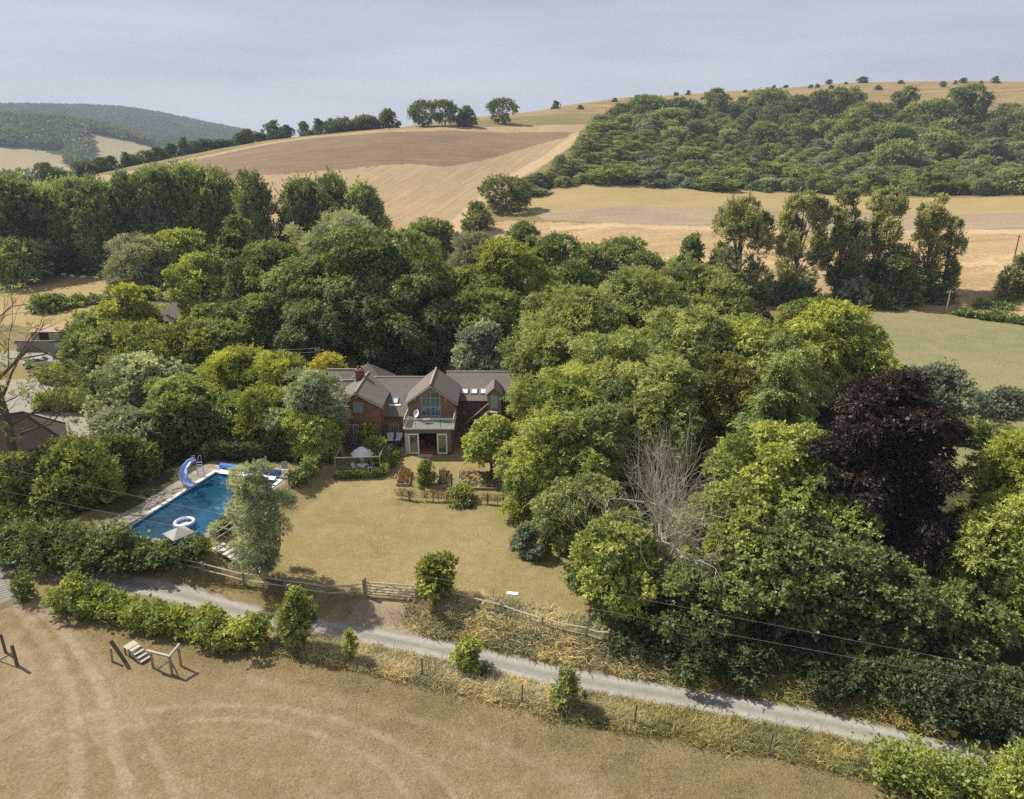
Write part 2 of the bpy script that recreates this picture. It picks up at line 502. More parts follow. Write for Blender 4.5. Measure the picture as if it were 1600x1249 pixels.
pc = [flat(-120, 1900, 0), flat(330, 1390, 0)]
M_LAWN = ground_mat('lawn_grass', (0.252, 0.192, 0.088), (0.188, 0.162, 0.060), (0.318, 0.246, 0.138), 0.16, 0.8, 7.0, bump=0.9, wear=((0.31, 0.245, 0.15), (0.125, 0.140, 0.042)))
M_PADDOCK = ground_mat('paddock_turf', (0.225, 0.165, 0.094), (0.150, 0.122, 0.056), (0.285, 0.215, 0.130), 0.16, 0.9, 7.0, bump=1.0, wear=((0.40, 0.325, 0.235), (0.120, 0.120, 0.045)))
M_ROUGH = ground_mat('rough_grass', (0.200, 0.155, 0.068), (0.098, 0.098, 0.034), (0.260, 0.195, 0.095), 0.12, 0.6, 5.0, bump=0.9)
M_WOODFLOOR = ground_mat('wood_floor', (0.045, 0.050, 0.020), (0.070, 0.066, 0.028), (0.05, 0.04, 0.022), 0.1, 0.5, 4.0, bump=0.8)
M_LANE = ground_mat('lane_tarmac', (0.245, 0.230, 0.215), (0.200, 0.190, 0.180), (0.30, 0.278, 0.245), 0.35, 1.6, 14.0, bump=0.3, bdist=0.02, wear=((0.36, 0.335, 0.30), (0.165, 0.15, 0.10)))
M_EARTH = ground_mat('gateway_earth', (0.275, 0.215, 0.145), (0.19, 0.155, 0.085), (0.32, 0.255, 0.18), 0.3, 1.2, 8.0, bump=0.8)
M_YARD = ground_mat('yard_gravel', (0.27, 0.232, 0.19), (0.235, 0.215, 0.195), (0.31, 0.265, 0.215), 0.1, 0.8, 10.0, bump=0.3)
_a, _b = at(715, 345), at(850, 247)
STUB_ROT = math.atan2(_b.x - _a.x, _b.y - _a.y)          # drill lines run along the field track
M_STUBBLE = ground_mat('stubble', (0.312, 0.228, 0.130), (0.270, 0.196, 0.110), (0.352, 0.260, 0.152), 0.016, 0.09, 1.2, stripes=(STUB_ROT, 3.2, 0.15), bump=0.4)
M_DARKSTUB = ground_mat('dark_stubble', (0.188, 0.130, 0.078), (0.160, 0.112, 0.068), (0.222, 0.152, 0.090), 0.016, 0.09, 1.2, stripes=(math.radians(74), 5.0, 0.22), bump=0.4)
M_TRACK = ground_mat('field_track', (0.42, 0.31, 0.185), (0.36, 0.262, 0.15), (0.45, 0.34, 0.21), 0.05, 0.3, 2.0, bump=0.3)
M_STRIP = ground_mat('stubble_strip', (0.335, 0.235, 0.125), (0.295, 0.203, 0.105), (0.375, 0.272, 0.155), 0.02, 0.1, 1.2, stripes=(math.radians(88), 7.0, 0.20), bump=0.4)
M_FALLOW = ground_mat('fallow_strip', (0.270, 0.208, 0.140), (0.235, 0.182, 0.120), (0.300, 0.232, 0.155), 0.02, 0.1, 1.2, stripes=(math.radians(90), 6.0, 0.12), bump=0.4)
M_MEADOW = ground_mat('meadow_grass', (0.200, 0.182, 0.090), (0.150, 0.158, 0.066), (0.250, 0.215, 0.118), 0.04, 0.22, 2.5, bump=0.5)
M_PASTURE = ground_mat('pasture_grass', (0.300, 0.225, 0.105), (0.255, 0.200, 0.085), (0.335, 0.25, 0.125), 0.03, 0.2, 2.5, stripes=(math.radians(80), 5.0, 0.07), bump=0.5)
M_DOWN = ground_mat('down_grass', (0.245, 0.172, 0.080), (0.180, 0.142, 0.060), (0.290, 0.205, 0.105), 0.012, 0.05, 0.5, stripes=(math.radians(86), 16.0, 0.30), bump=0.5)
M_BANKED = ground_mat('rough_pasture', (0.180, 0.145, 0.058), (0.125, 0.118, 0.042), (0.235, 0.178, 0.080), 0.03, 0.15, 1.0, bump=0.5)
M_FARFIELD = ground_mat('far_field', (0.27, 0.22, 0.12), (0.25, 0.22, 0.11), (0.30, 0.24, 0.14), 0.006, 0.03, 0.3, bump=0.2)
M_FARWOOD = far_wood_mat()
def paving(name, col, var=0.2):
    t = NT(name); P = t.pos()
    b = t.n('ShaderNodeTexBrick'); t.L(t.mapping(P, (1, 1, 1), (0, 0, 0.26)), b.inputs['Vector'])
    b.inputs['Scale'].default_value = 1.0; b.inputs['Brick Width'].default_value = 0.6; b.inputs['Row Height'].default_value = 0.45
    b.inputs['Mortar Size'].default_value = 0.02
    b.inputs['Color1'].default_value = tuple(c * (1 - var) for c in col) + (1,); b.inputs['Color2'].default_value = tuple(c * (1 + var) for c in col) + (1,)
    b.inputs['Mortar'].default_value = tuple(c * 0.5 for c in col) + (1,)
    n = t.noise(P, 2.0, 5.0)
    return t.pbr(t.mix(1.0, b.outputs['Color'], t.mix(t.ramp(n, .3, .7), (0.7, 0.7, 0.7), (1.2, 1.2, 1.2)), 'MULTIPLY'), 0.85, t.bump(n, 0.3, 0.02))
M_PAVING = paving('stone_paving', (0.27, 0.235, 0.195))

HOUSE_O = (-8.76, 69.3)
def pool_uv(u, v): return (POOL_C[0] + PU[0] * u + PV[0] * v, POOL_C[1] + PU[1] * u + PV[1] * v)

def smooth_path(path):
    pp = [at(*p) for p in path]; fine = []
    for a in range(len(pp) - 1):
        p0 = pp[max(a - 1, 0)]; p1 = pp[a]; p2 = pp[a + 1]; p3 = pp[min(a + 2, len(pp) - 1)]
        for t_ in np.linspace(0, 1, 8)[:-1]: fine.append(0.5 * ((2 * p1) + (p2 - p0) * t_ + (2 * p0 - 5 * p1 + 4 * p2 - p3) * t_ ** 2 + (3 * p1 - p0 - 3 * p2 + p3) * t_ ** 3))
    fine.append(pp[-1]); return fine
def wear_at(zone, x_, y_):
    wv = np.zeros(len(x_))
    for path, wd, amt in TRACKS[zone]:
        fine = smooth_path(path); best = np.full(len(x_), 1e9)
        for a, b in zip(fine[:-1], fine[1:]):
            L2 = (b.x - a.x) ** 2 + (b.y - a.y) ** 2 + 1e-9
            tt = np.clip(((x_ - a.x) * (b.x - a.x) + (y_ - a.y) * (b.y - a.y)) / L2, 0, 1)
            best = np.minimum(best, np.hypot(x_ - a.x - tt * (b.x - a.x), y_ - a.y - tt * (b.y - a.y)))
        wv = np.maximum(wv, 0.70 * amt * (1 - sstep(wd * 0.3, wd, best + 0.10 * np.sin(x_ * 3.1 + y_) * np.sin(y_ * 2.3) + 0.06 * np.sin(x_ * 9 + 3 * np.sin(y_ * 7)))) * (0.75 + 0.25 * np.sin(x_ * 1.7 + 2 * np.sin(y_ * 1.3))))
    return wv
TRACKS = dict(
    paddock=[([(20, 935), (60, 985), (95, 1040), (115, 1110), (120, 1180), (118, 1260)], .55, .9), ([(40, 935), (100, 990), (140, 1040), (168, 1110), (185, 1180), (205, 1260)], .5, .9),
             ([(60, 940), (130, 1000), (175, 1060), (215, 1120), (255, 1200), (280, 1260)], .35, .55), ([(0, 985), (40, 1040), (60, 1120), (50, 1250)], .9, .6),
             ([(-20, 1140), (80, 1124), (190, 1112), (330, 1102), (450, 1108), (560, 1136), (650, 1180), (700, 1230), (715, 1262)], .30, .75),
             ([(-20, 1165), (100, 1145), (220, 1133), (340, 1124), (440, 1132), (530, 1160), (600, 1200), (640, 1250)], .28, .65),
             ([(140, 1150), (250, 1190), (330, 1262)], .3, .4), ([(380, 1060), (520, 1090), (700, 1140), (860, 1200), (960, 1262)], .5, .35)],
    lawn=[([(600, 760), (560, 775), (520, 790)], 2.0, .6), ([(655, 715), (640, 735), (600, 770), (590, 800)], .8, .5), ([(700, 720), (780, 735), (830, 745)], .7, .45), ([(610, 920), (640, 860), (700, 820), (760, 800)], 1.0, .35), ([(830, 900), (870, 930), (900, 950)], 2.2, .5)])
GREENS = dict(paddock=[(320, 1010, 2.5, .5), (560, 1060, 2.5, .6), (700, 1090, 2.5, .6), (900, 1160, 2.5, .7), (1100, 1200, 3, .7), (1300, 1250, 3, .8), (980, 1190, 2.5, .6), (230, 1000, 2, .4), (1150, 1240, 2.5, .7)],
              lawn=[(960, 860, 3.2, .95), (850, 870, 2.5, .7), (760, 790, 3, .6), (800, 815, 3, .7), (520, 800, 3.5, .45), (470, 850, 3, .4), (880, 930, 2, .4), (640, 840, 2.5, .35), (400, 905, 2.5, .6), (500, 925, 2, .5)])
def build_ground():
    global LAWN
    az_f = np.arctan((np.linspace(-180, 1780, 1000) - 800) / (F / math.cos(PITCH)))
    az_c = np.linspace(az_f[-1], az_f[0] + 2 * math.pi, 80)[1:-1]
    az = np.concatenate([az_f, az_c])
    r = np.concatenate([np.exp(np.arange(math.log(9), math.log(130), 0.0040)), np.exp(np.arange(math.log(130), math.log(1000), 0.0052)),
                        np.exp(np.arange(math.log(1000), math.log(4700), 0.009))])
    A, R = np.meshgrid(az, r)
    X = (R * np.sin(A)).ravel(); Y = (R * np.cos(A)).ravel()
    Z = terrain(X, Y)
    na, nr = len(az), len(r)
    V = np.stack([X, Y, Z], 1)
    i = np.arange(na); j = np.arange(nr - 1)
    I, J = np.meshgrid(i, j); I = I.ravel(); J = J.ravel(); I2 = (I + 1) % na
    Q = np.stack([J * na + I, (J + 1) * na + I, (J + 1) * na + I2, J * na + I2], 1)
    cx = X[Q].mean(1); cy = Y[Q].mean(1)
    zone = np.zeros(len(Q), np.int32)
    names = [('ground', M_ROUGH)]
    def paint(nm, mat, mask):
        for k, (n, m) in enumerate(names):
            if n == nm: zone[mask] = k; return
        names.append((nm, mat)); zone[mask] = len(names) - 1
    rr = np.hypot(cx, cy)
    colpx = 800 + F / math.cos(PITCH) * np.tan(np.clip(np.arctan2(cx, cy), -1.02, 1.02))
    jit = 0.6 * np.sin(cx * 0.9 + np.sin(cy * 0.7)) * np.clip(rr / 150, 0.3, 1.0)
    paint('down', M_DOWN, (rr > 430) & (colpx > 560))
    paint('far_fields', M_FARFIELD, (rr > 560) & (colpx <= 560))
    fedge = 1570 + 45 * np.sin(colpx * 0.05)
    fw = ((rr > fedge) & (colpx < 140)) | ((rr > 1400) & (colpx >= 110) & (colpx < 140)) | ((rr > 1735) & (colpx >= 140) & (colpx < 250)) | ((rr > 1500) & (colpx >= 250) & (colpx < 560))
    paint('far_wood_floor', M_FARWOOD, fw)
    paint('far_fields', M_FARFIELD, (rr > 3050) & (rr < 3330) & (colpx < 56))
    # hill with stubble
    stub = poly((60, 292), (200, 268), (350, 237), (480, 214), (600, 204), (700, 199), (945, 194), (905, 222), (800, 290), (715, 352), (640, 420)) + poly(('r', 400, 235), ('r', 60, 290))
    paint('stubble_field', M_STUBBLE, inpoly(stub, cx + jit, cy))
    dark_stub = poly((330, 245), (480, 217), (600, 207), (700, 204), (895, 207), (885, 215), (800, 238), (740, 254), (705, 260), (680, 261), (655, 257), (625, 257), (580, 261), (450, 272), (330, 283), (240, 278), (210, 268))
    paint('dark_stubble_field', M_DARKSTUB, inpoly(dark_stub, cx + jit, cy + jit))  # upper part of the hill field in a darker brown
    for dx, wdt in ((0, 2.2), (13, 2.0)):
        tr = [at(px + dx * 0.8, py) for px, py in [(640, 420), (715, 345), (760, 303), (805, 272), (850, 247), (890, 220), (905, 208)]]
        for a, b in zip(tr[:-1], tr[1:]):
            L2 = (b.x - a.x) ** 2 + (b.y - a.y) ** 2
            tt = np.clip(((cx - a.x) * (b.x - a.x) + (cy - a.y) * (b.y - a.y)) / L2, 0, 1)
            paint('field_track', M_TRACK, np.hypot(cx - a.x - tt * (b.x - a.x), cy - a.y - tt * (b.y - a.y)) < wdt)
    paint('rough_pasture', M_BANKED, inpoly(poly((700, 199), (945, 194), (980, 176), (830, 181), (700, 192)), cx, cy))
    # lower right fields
    paint('stubble_strips', M_STRIP, inpoly(poly((720, 352), (800, 345), (1000, 352), (1200, 354), (1700, 356)) + poly(('r', 1750, 165), ('r', 1100, 168), ('r', 950, 185), ('r', 760, 225)), cx, cy + jit))
    paint('fallow_strip', M_FALLOW, inpoly(poly((830, 330), (1000, 322), (1200, 326), (1700, 330), (1700, 357), (1200, 355), (1000, 353), (850, 344)), cx, cy + jit))
    paint('dry_bank', M_PASTURE, inpoly(poly((800, 335), (830, 305), (900, 290), (1000, 291), (1200, 300), (1700, 306), (1700, 331), (1200, 327), (1000, 323), (830, 331)), cx, cy + jit))
    for (x0, x1, yy) in ((1000, 1700, 404), (860, 1700, 357)):
        a = at(x0, yy - 3); b = at(x1, yy - 1); c = at(x1, yy + 5); d = at(x0, yy + 3)
        paint('field_track', M_TRACK, inpoly([a[:2], b[:2], c[:2], d[:2]], cx, cy + jit))
    paint('wood_floor', M_WOODFLOOR, inpoly(WOOD, cx, cy))
    paint('meadow', M_MEADOW, inpoly(poly((1270, 482), (1400, 487), (1520, 495), (1720, 505), (1720, 690), (1420, 640), (1330, 560)), cx, cy + 0.5 * jit))
    paint('meadow', M_MEADOW, inpoly(poly((1400, 678), (1720, 690), (1720, 800), (1400, 790)), cx, cy))
    paint('pasture', M_PASTURE, inpoly(poly((-200, 428), (60, 428), (200, 438), (330, 450), (330, 520), (-200, 500)), cx, cy + jit))
    paint('yard', M_YARD, inpoly(poly((-60, 548), (30, 548), (120, 552), (90, 575), (-60, 570)), cx, cy))
    paint('yard', M_YARD, inpoly(poly((-60, 600), (60, 590), (160, 645), (165, 690), (150, 715), (40, 715), (-80, 690)), cx, cy))
    wf = poly((830, 690), (900, 760), (890, 850), (905, 920), (960, 1000), (1100, 1050), (1250, 1085), (1450, 1150), (1760, 1220), (1760, 900), (1450, 720), (1390, 600), (1250, 520), (950, 520), (800, 620))
    paint('wood_floor', M_WOODFLOOR, inpoly(wf, cx + 2 * jit, cy + 2 * jit))
    paint('wood_floor', M_WOODFLOOR, inpoly(poly((160, 560), (500, 560), (560, 600), (900, 600), (900, 560), (330, 500), (180, 500)), cx, cy))
    paint('wood_floor', M_WOODFLOOR, inpoly(poly((10, 740), (170, 690), (300, 690), (520, 690), (500, 725), (330, 735), (200, 800), (0, 800)), cx + jit, cy + jit))
    paint('gateway_earth', M_EARTH, inpoly(poly((535, 936), (570, 934), (655, 942), (690, 985), (660, 1006), (560, 985), (500, 968)), cx + jit, cy + jit))
    lawn = LAWN = poly((262, 884), (318, 896), (381, 912), (447, 923), (512, 932), (570, 929), (653, 934), (713, 943), (782, 961), (847, 981), (920, 1000), (905, 900), (885, 840), (850, 760), (830, 680), (800, 700), (600, 690), (540, 692), (470, 725), (480, 740), (430, 800), (340, 850))
    paint('lawn', M_LAWN, inpoly(lawn, cx + 0.3 * jit, cy + 0.3 * jit))
    d, s = lane_dist(cx, cy)
    jl = 0.16 * np.sin(cx * 2.1) * np.sin(cy * 1.7 + cx) + 0.1 * np.sin(cx * 5 + cy * 3)
    paint('paddock', M_PADDOCK, (s < 0) & (d > 3.4 + 2 * jl) & (rr < 60) & (cy > -60))
    junction = poly((-200, 890), (30, 893), (32, 925), (20, 950), (-60, 960), (-200, 960))
    paint('lane', M_LANE, inpoly(junction, cx + jit, cy + jit))
    paint('lane', M_LANE, (d < 0.95 + jl) & (rr < 140))
    u = (cx - POOL_C[0]) * PU[0] + (cy - POOL_C[1]) * PU[1]; v = (cx - POOL_C[0]) * PV[0] + (cy - POOL_C[1]) * PV[1]
    paint('pool_terrace', M_PAVING, (u > -POOL_W / 2 - 2.2) & (u < POOL_W / 2 + 0.7) & (v < POOL_L / 2 + 2.6) & (v > -POOL_L / 2 - 0.8))
    hx = cx - HOUSE_O[0]; hy = cy - HOUSE_O[1]
    paint('patio', M_PAVING, (hx > -6) & (hx < -2.4) & (hy > -0.2) & (hy < 4.6))
    keep = ~((np.abs(u) < POOL_W / 2 + 0.02) & (np.abs(v) < POOL_L / 2 + 0.02))
    Q = Q[keep]; zone = zone[keep]
    for k, (nm, mat) in enumerate(names):
        q = Q[zone == k]
        if not len(q): continue
        uq, inv = np.unique(q, return_inverse=True)
        me = np_mesh(nm, V[uq], inv.reshape(q.shape), smooth=True)
        if nm == 'lane':
            dl, _ = lane_dist(V[uq][:, 0], V[uq][:, 1])
            for an, arr in (('wear', np.exp(-((dl - 0.52) / 0.2) ** 2)), ('green', 0.7 * np.exp(-(dl / 0.16) ** 2) + 0.8 * sstep(0.72, 1.0, dl))):
                at_ = me.attributes.new(an, 'FLOAT', 'POINT'); at_.data.foreach_set('value', arr.astype(np.float32))
        if nm in ('paddock', 'lawn'):
            x_, y_ = V[uq][:, 0], V[uq][:, 1]; gv = np.zeros(len(uq)); wv = wear_at(nm, x_, y_)
            for px, py, rad, amt in GREENS[nm]:
                c = at(px, py); gv = np.maximum(gv, amt * np.exp(-(((x_ - c.x) / rad) ** 2 + ((y_ - c.y) / (rad * 0.8)) ** 2)))
            for an, arr in (('wear', wv), ('green', gv)):
                at_ = me.attributes.new(an, 'FLOAT', 'POINT'); at_.data.foreach_set('value', arr.astype(np.float32))
        tag(link(nm, me, mat), kind='structure')
    # the patch right under the camera
    cen = MB(); n = 48
    pts = [(9.01 * math.sin(2 * math.pi * k / n), 9.01 * math.cos(2 * math.pi * k / n), 0) for k in range(n)]
    pts = [(x, y, tz(x, y) - 0.01) for x, y, z in pts]
    cen.add(pts, [tuple(range(n - 1, -1, -1))])
    tag(cen.build('paddock_centre', M_PADDOCK), kind='structure')

WOOD = poly((800, 302), (850, 278), (900, 240), (930, 205), (965, 190), (1060, 186), (1200, 187), (1330, 192), (1440, 196), (1530, 205), (1700, 212), (1900, 220), (1900, 310), (1700, 306), (1450, 304), (1200, 299), (1000, 290), (900, 288), (830, 303))
build_ground()

# ------------------------------------------------------------------ vegetation
def unit(a):
    return a / np.maximum(np.linalg.norm(a, axis=1, keepdims=True), 1e-9)

def leaf_quads(P, D, N, L, W, tint):
    S = unit(np.cross(D, N)); N2 = np.cross(S, D)
    L = L[:, None]; W = W[:, None]
    mid = P + D * L * 0.45 + N2 * L * 0.10
    V = np.stack([P, mid + S * W * 0.5, P + D * L, mid - S * W * 0.5], 1).reshape(-1, 3)
    Q = np.arange(len(P) * 4).reshape(-1, 4)
    return V, Q, np.repeat(tint, 4)

def rsphere(rng, n): return unit(rng.normal(size=(n, 3)))

def spray_leaves(rng, C, RP, OUT, n, L, k=6, droop=0.3, up=0.2, flat=0.8, loose=0.5, wl=0.55, tint0=None):
    """leaves in sprays on the shells of the leaf masses (centres C, radii RP)"""
    ns = max(1, n // k)
    wts = RP ** 2; wts = wts / wts.sum()
    idx = rng.choice(len(C), ns, p=wts)
    u = rsphere(rng, ns)
    o = OUT[idx]
    bad = (u * o).sum(1) < -0.25
    u[bad] = unit(u[bad] + 1.3 * o[bad])
    lump = 1 + 0.22 * np.sin(u[:, 0] * 5 + idx * 1.7) * np.sin(u[:, 2] * 4.3 + idx * 2.3)
    rad = RP[idx] * lump * (0.55 + 0.5 * rng.random(ns) ** 0.6)
    rad = np.where(rng.random(ns) < 0.16, rad * (1.05 + 0.45 * rng.random(ns)), rad)
    base = C[idx] + u * rad[:, None] * np.array([1, 1, flat])
    d = unit(u * 0.8 + o * 0.5 + np.array([0, 0, 1]) * (up - droop) + rng.normal(size=(ns, 3)) * loose)
    tp = np.clip(rng.normal(0.5, 0.22, len(C)), 0, 1) if tint0 is None else tint0
    ts = np.clip(tp[idx] + rng.normal(0, 0.14, ns), 0, 1)
    nr = unit(u * 0.6 + np.array([0, 0, 0.75]) + rng.normal(size=(ns, 3)) * 0.45)
    side = unit(np.cross(d, nr))
    j = np.tile(np.arange(k), ns); s = np.repeat(np.arange(ns), k)
    frac = j / k
    P = base[s] + d[s] * (frac * L * k * 0.30)[:, None] - np.array([0, 0, 1]) * (droop * frac ** 2 * L * k * 0.22)[:, None]
    sg = np.where(j % 2 == 0, 1.0, -1.0)[:, None]
    D = unit(d[s] * 0.75 + side[s] * sg * 0.75 + rng.normal(size=P.shape) * 0.30 - np.array([0, 0, droop * 0.5]))
    N = unit(nr[s] + rng.normal(size=P.shape) * 0.38)
    Ls = L * (0.7 + 0.6 * rng.random(len(P)))
    T = np.clip(ts[s] + rng.normal(0, 0.09, len(P)), 0, 1)
    return leaf_quads(P, D, N, Ls, Ls * wl, T)

PROF = dict(broad=(0.42, 0.46), tall=(0.45, 0.62), poplar=(0.33, 0.52), cone=(0.12, 1.0), dome=(0.16, 0.50), column=(0.22, 0.40), lone=(0.5, 0.40))

def profile(kind, t):
    a, b = PROF[kind]
    tm = a / (a + b); mx = tm ** a * (1 - tm) ** b
    return t ** a * (1 - t) ** b / mx

def masses(rng, R, hb, ht, kind, n, puffk, lobes=0.16, flat=0.8):
    ph = rng.random(3) * 6.28
    C = []; RP = []
    tries = 0
    while len(C) < n and tries < n * 40:
        tries += 1
        t = 0.04 + 0.92 * rng.random()
        if rng.random() > 0.25 + 0.75 * profile(kind, t): continue
        a = rng.random() * 6.283
        env = R * profile(kind, t) * (1 + lobes * math.sin(2 * a + ph[0] + 2 * t) + lobes * 0.7 * math.sin(3 * a + ph[1] - 3 * t))
        env *= 0.80 + 0.30 * rng.random(); rp = R * puffk * (0.45 + 1.15 * rng.random() ** 1.5)
        rp = min(rp, max(env * 0.8, R * puffk * 0.45))
        q = max(env - rp * 0.75, 0)
        z = hb + (ht - hb) * t
        z = min(z, ht - rp * max(0.75, 0.95 * flat))
        c = np.array([q * math.cos(a), q * math.sin(a), z])
        if any(np.linalg.norm(c - d) < 0.55 * (rp + r2) * 0.8 for d, r2 in zip(C, RP)) and tries < n * 25: continue
        C.append(c); RP.append(rp)
    C.append(np.array([0.1 * R, 0, ht - R * puffk * 0.8 * max(0.8, flat)])); RP.append(R * puffk * 0.8)
    C = np.array(C); RP = np.array(RP)
    hc = hb + 0.35 * (ht - hb)
    OUT = unit((C - np.array([0, 0, hc])) * np.array([1, 1, 0.7 * 2 * R / max(ht - hb, 0.1) + 0.25]) + np.array([0, 0, R * 0.25]))
    return C, RP, OUT

def crown_mesh(seed, R, hb, ht, kind='broad', n=18000, leaf=0.34, npuff=46, puffk=0.30, droop=0.35, up=0.2, flat=0.8, loose=0.5, wl=0.55, k=6, inner=True, lobes=0.16):
    rng = np.random.default_rng(seed)
    C, RP, OUT = masses(rng, R, hb, ht, kind, npuff, puffk, lobes, flat)
    V, Q, T = spray_leaves(rng, C, RP, OUT, n, leaf, k, droop, up, flat, loose, wl)
    if inner:   # coarser leaves deep inside close the crown
        m = n // 4
        u = rsphere(rng, m); t = np.clip(rng.random(m), 0.06, 0.9)
        q = R * profile(kind, t) * 0.72 * rng.random(m) ** 0.4
        a = rng.random(m) * 6.283
        P = np.stack([q * np.cos(a), q * np.sin(a), hb + (ht - hb) * t * 0.93], 1)
        D = unit(rsphere(rng, m) + np.array([0, 0, -0.2])); N = rsphere(rng, m)
        LL = leaf * (1.15 + 0.7 * rng.random(m))
        V2, Q2, T2 = leaf_quads(P, D, N, LL, LL * 0.65, np.clip(rng.normal(0.35, 0.12, m), 0, 1))
        Q = np.concatenate([Q, Q2 + len(V)]); V = np.concatenate([V, V2]); T = np.concatenate([T, T2])
    return np_mesh('crown', V, Q, T), C, RP

def trunk_mesh(rng, C, RP, H, r0, hb, nl=9, lean=0.0, sides=7):
    mb = MB()
    top = hb + (H - hb) * 0.72
    pts = []; rad = []
    ph = rng.random() * 6.28
    for i in range(7):
        t = i / 6
        pts.append((0.25 * math.sin(ph + 3 * t) * t * r0 * 3 + lean * t, 0.25 * math.cos(ph + 2 * t) * t * r0 * 3, -0.3 + (top + 0.3) * t))
        rad.append(r0 * (1.35 if i == 0 else 1.0 - 0.85 * t))
    mb.tube(pts, rad, sides)
    order = rng.permutation(len(C))[:nl]
    for q in order:
        c = C[q]
        z0 = min(max(hb * 0.75, c[2] * 0.45), top * 0.9)
        t = (z0 + 0.3) / (top + 0.3)
        b = np.array([pts[int(t * 6)][0], pts[int(t * 6)][1], z0])
        m = (b + c) / 2 + np.array([0, 0, 0.12 * np.linalg.norm(c - b)])
        rr = r0 * 0.45 * (1 - 0.6 * t)
        mb.tube([b, m, c + (c - b) * 0.15], [rr, rr * 0.6, rr * 0.2], 5)
    return mb

TREE_SEED = [100]
def col(key, j=0.0):
    c = GREEN[key] if isinstance(key, str) else key
    f = 1 + j
    return (c[0] * f, c[1] * f, c[2] * f, 1)

def px_top(px, top, r):
    """height above sea of a point at photo row `top`, distance r"""
    return CAMH + r * slope(px, top)

STYLE = dict(
    ash=dict(kind='broad', droop=0.40, up=0.2, loose=0.7, puffk=0.24, npuff=64, flat=0.8, wl=0.42, k=8, lobes=0.22),
    broad=dict(kind='broad', droop=0.25, up=0.25, puffk=0.25, npuff=44, flat=0.75, lobes=0.22),
    beech=dict(kind='broad', droop=0.75, up=0.1, puffk=0.21, npuff=62, flat=0.55, wl=0.5, k=8, lobes=0.2),
    syc=dict(kind='broad', droop=0.3, up=0.2, puffk=0.22, npuff=54, flat=0.65, wl=0.75, k=5, lobes=0.2),
    tall=dict(kind='tall', droop=0.3, up=0.3, puffk=0.27, npuff=50),
    chestnut=dict(kind='tall', droop=0.8, up=0.0, puffk=0.24, npuff=60, flat=0.55, wl=0.5, k=8),
    poplar=dict(kind='poplar', droop=0.0, up=0.95, puffk=0.24, npuff=60, flat=2.3, loose=0.3, lobes=0.12, wl=0.45),
    blackpop=dict(kind='column', droop=0.0, up=0.9, puffk=0.30, npuff=30, flat=1.5, inner=False, loose=0.4, lobes=0.3, wl=0.45),
    larch=dict(kind='cone', droop=0.8, up=0.0, puffk=0.30, npuff=60, flat=0.30, wl=0.35, k=9),
    willow=dict(kind='broad', droop=0.3, up=0.5, puffk=0.25, npuff=44, wl=0.32, k=8, lobes=0.2),
    poolw=dict(kind='tall', droop=0.3, up=0.4, puffk=0.20, npuff=64, wl=0.36, k=8, lobes=0.3, inner=False, flat=0.9),
    bush=dict(kind='dome', droop=0.15, up=0.4, puffk=0.30, npuff=26, lobes=0.2),
    lone=dict(kind='lone', droop=0.3, up=0.2, puffk=0.28, npuff=34, inner=False),
)

def tree(name, style, px, top, width, r, color, label, cat='tree', group=None, dens=1.0, leaf=None, hb=None, jit=0.0, bark=None, base=None, trunk=True, squash=1.0, lean=0.0, seed=None):
    TREE_SEED[0] += 1
    sd = seed if seed is not None else TREE_SEED[0]
    fwd = r if base is None else base.y
    dr = ray(px, top); ztop = CAMH + fwd / dr[1] * dr[2]
    g = base
    if g is None:
        g = atf(px, fwd, 0.0)
        g = atf(px, fwd, g.z + 0.6 * max(ztop - g.z, 0.6))
    rr = math.hypot(g.x, g.y)
    H = max(ztop - g.z, 0.6)
    depth = fwd * math.cos(PITCH) + (CAMH - g.z - H * 0.6) * math.sin(PITCH)
    R = width * depth / F / 2 * (1.10 if style in ('ash', 'syc', 'beech') else 1.0)
    st = dict(STYLE[style])
    lf = leaf if leaf is not None else min(0.95, max(0.17, 0.095 + rr * 0.0026))
    hbv = (hb if hb is not None else (0.02 if st['kind'] in ('dome',) else 0.14)) * H
    area = 4 * R * (R + (H - hbv)) * 1.15
    n = int(min(120000, max(1200, dens * 2.1 * area / (lf * lf * st.get('wl', 0.55) * 0.5))))
    rng = np.random.default_rng(sd)
    me, C, RP = crown_mesh(sd, R, hbv, H, n=n, leaf=lf, **st)
    t = thing(name, label, cat, g, 0.0, group)
    if trunk:
        mb = trunk_mesh(rng, C, RP, H, max(0.05, 0.022 * H + 0.016 * R), hbv, {'blackpop': 14, 'willow': 26 if bark else 9}.get(style, 9), lean)
        mb.build('trunk', bark or BARK, t, smooth=True)
    o = link('crown', me, LEAF, t)
    o.color = col(color, jit)
    if squash != 1.0: o.scale = (1, squash, 1)
    return t

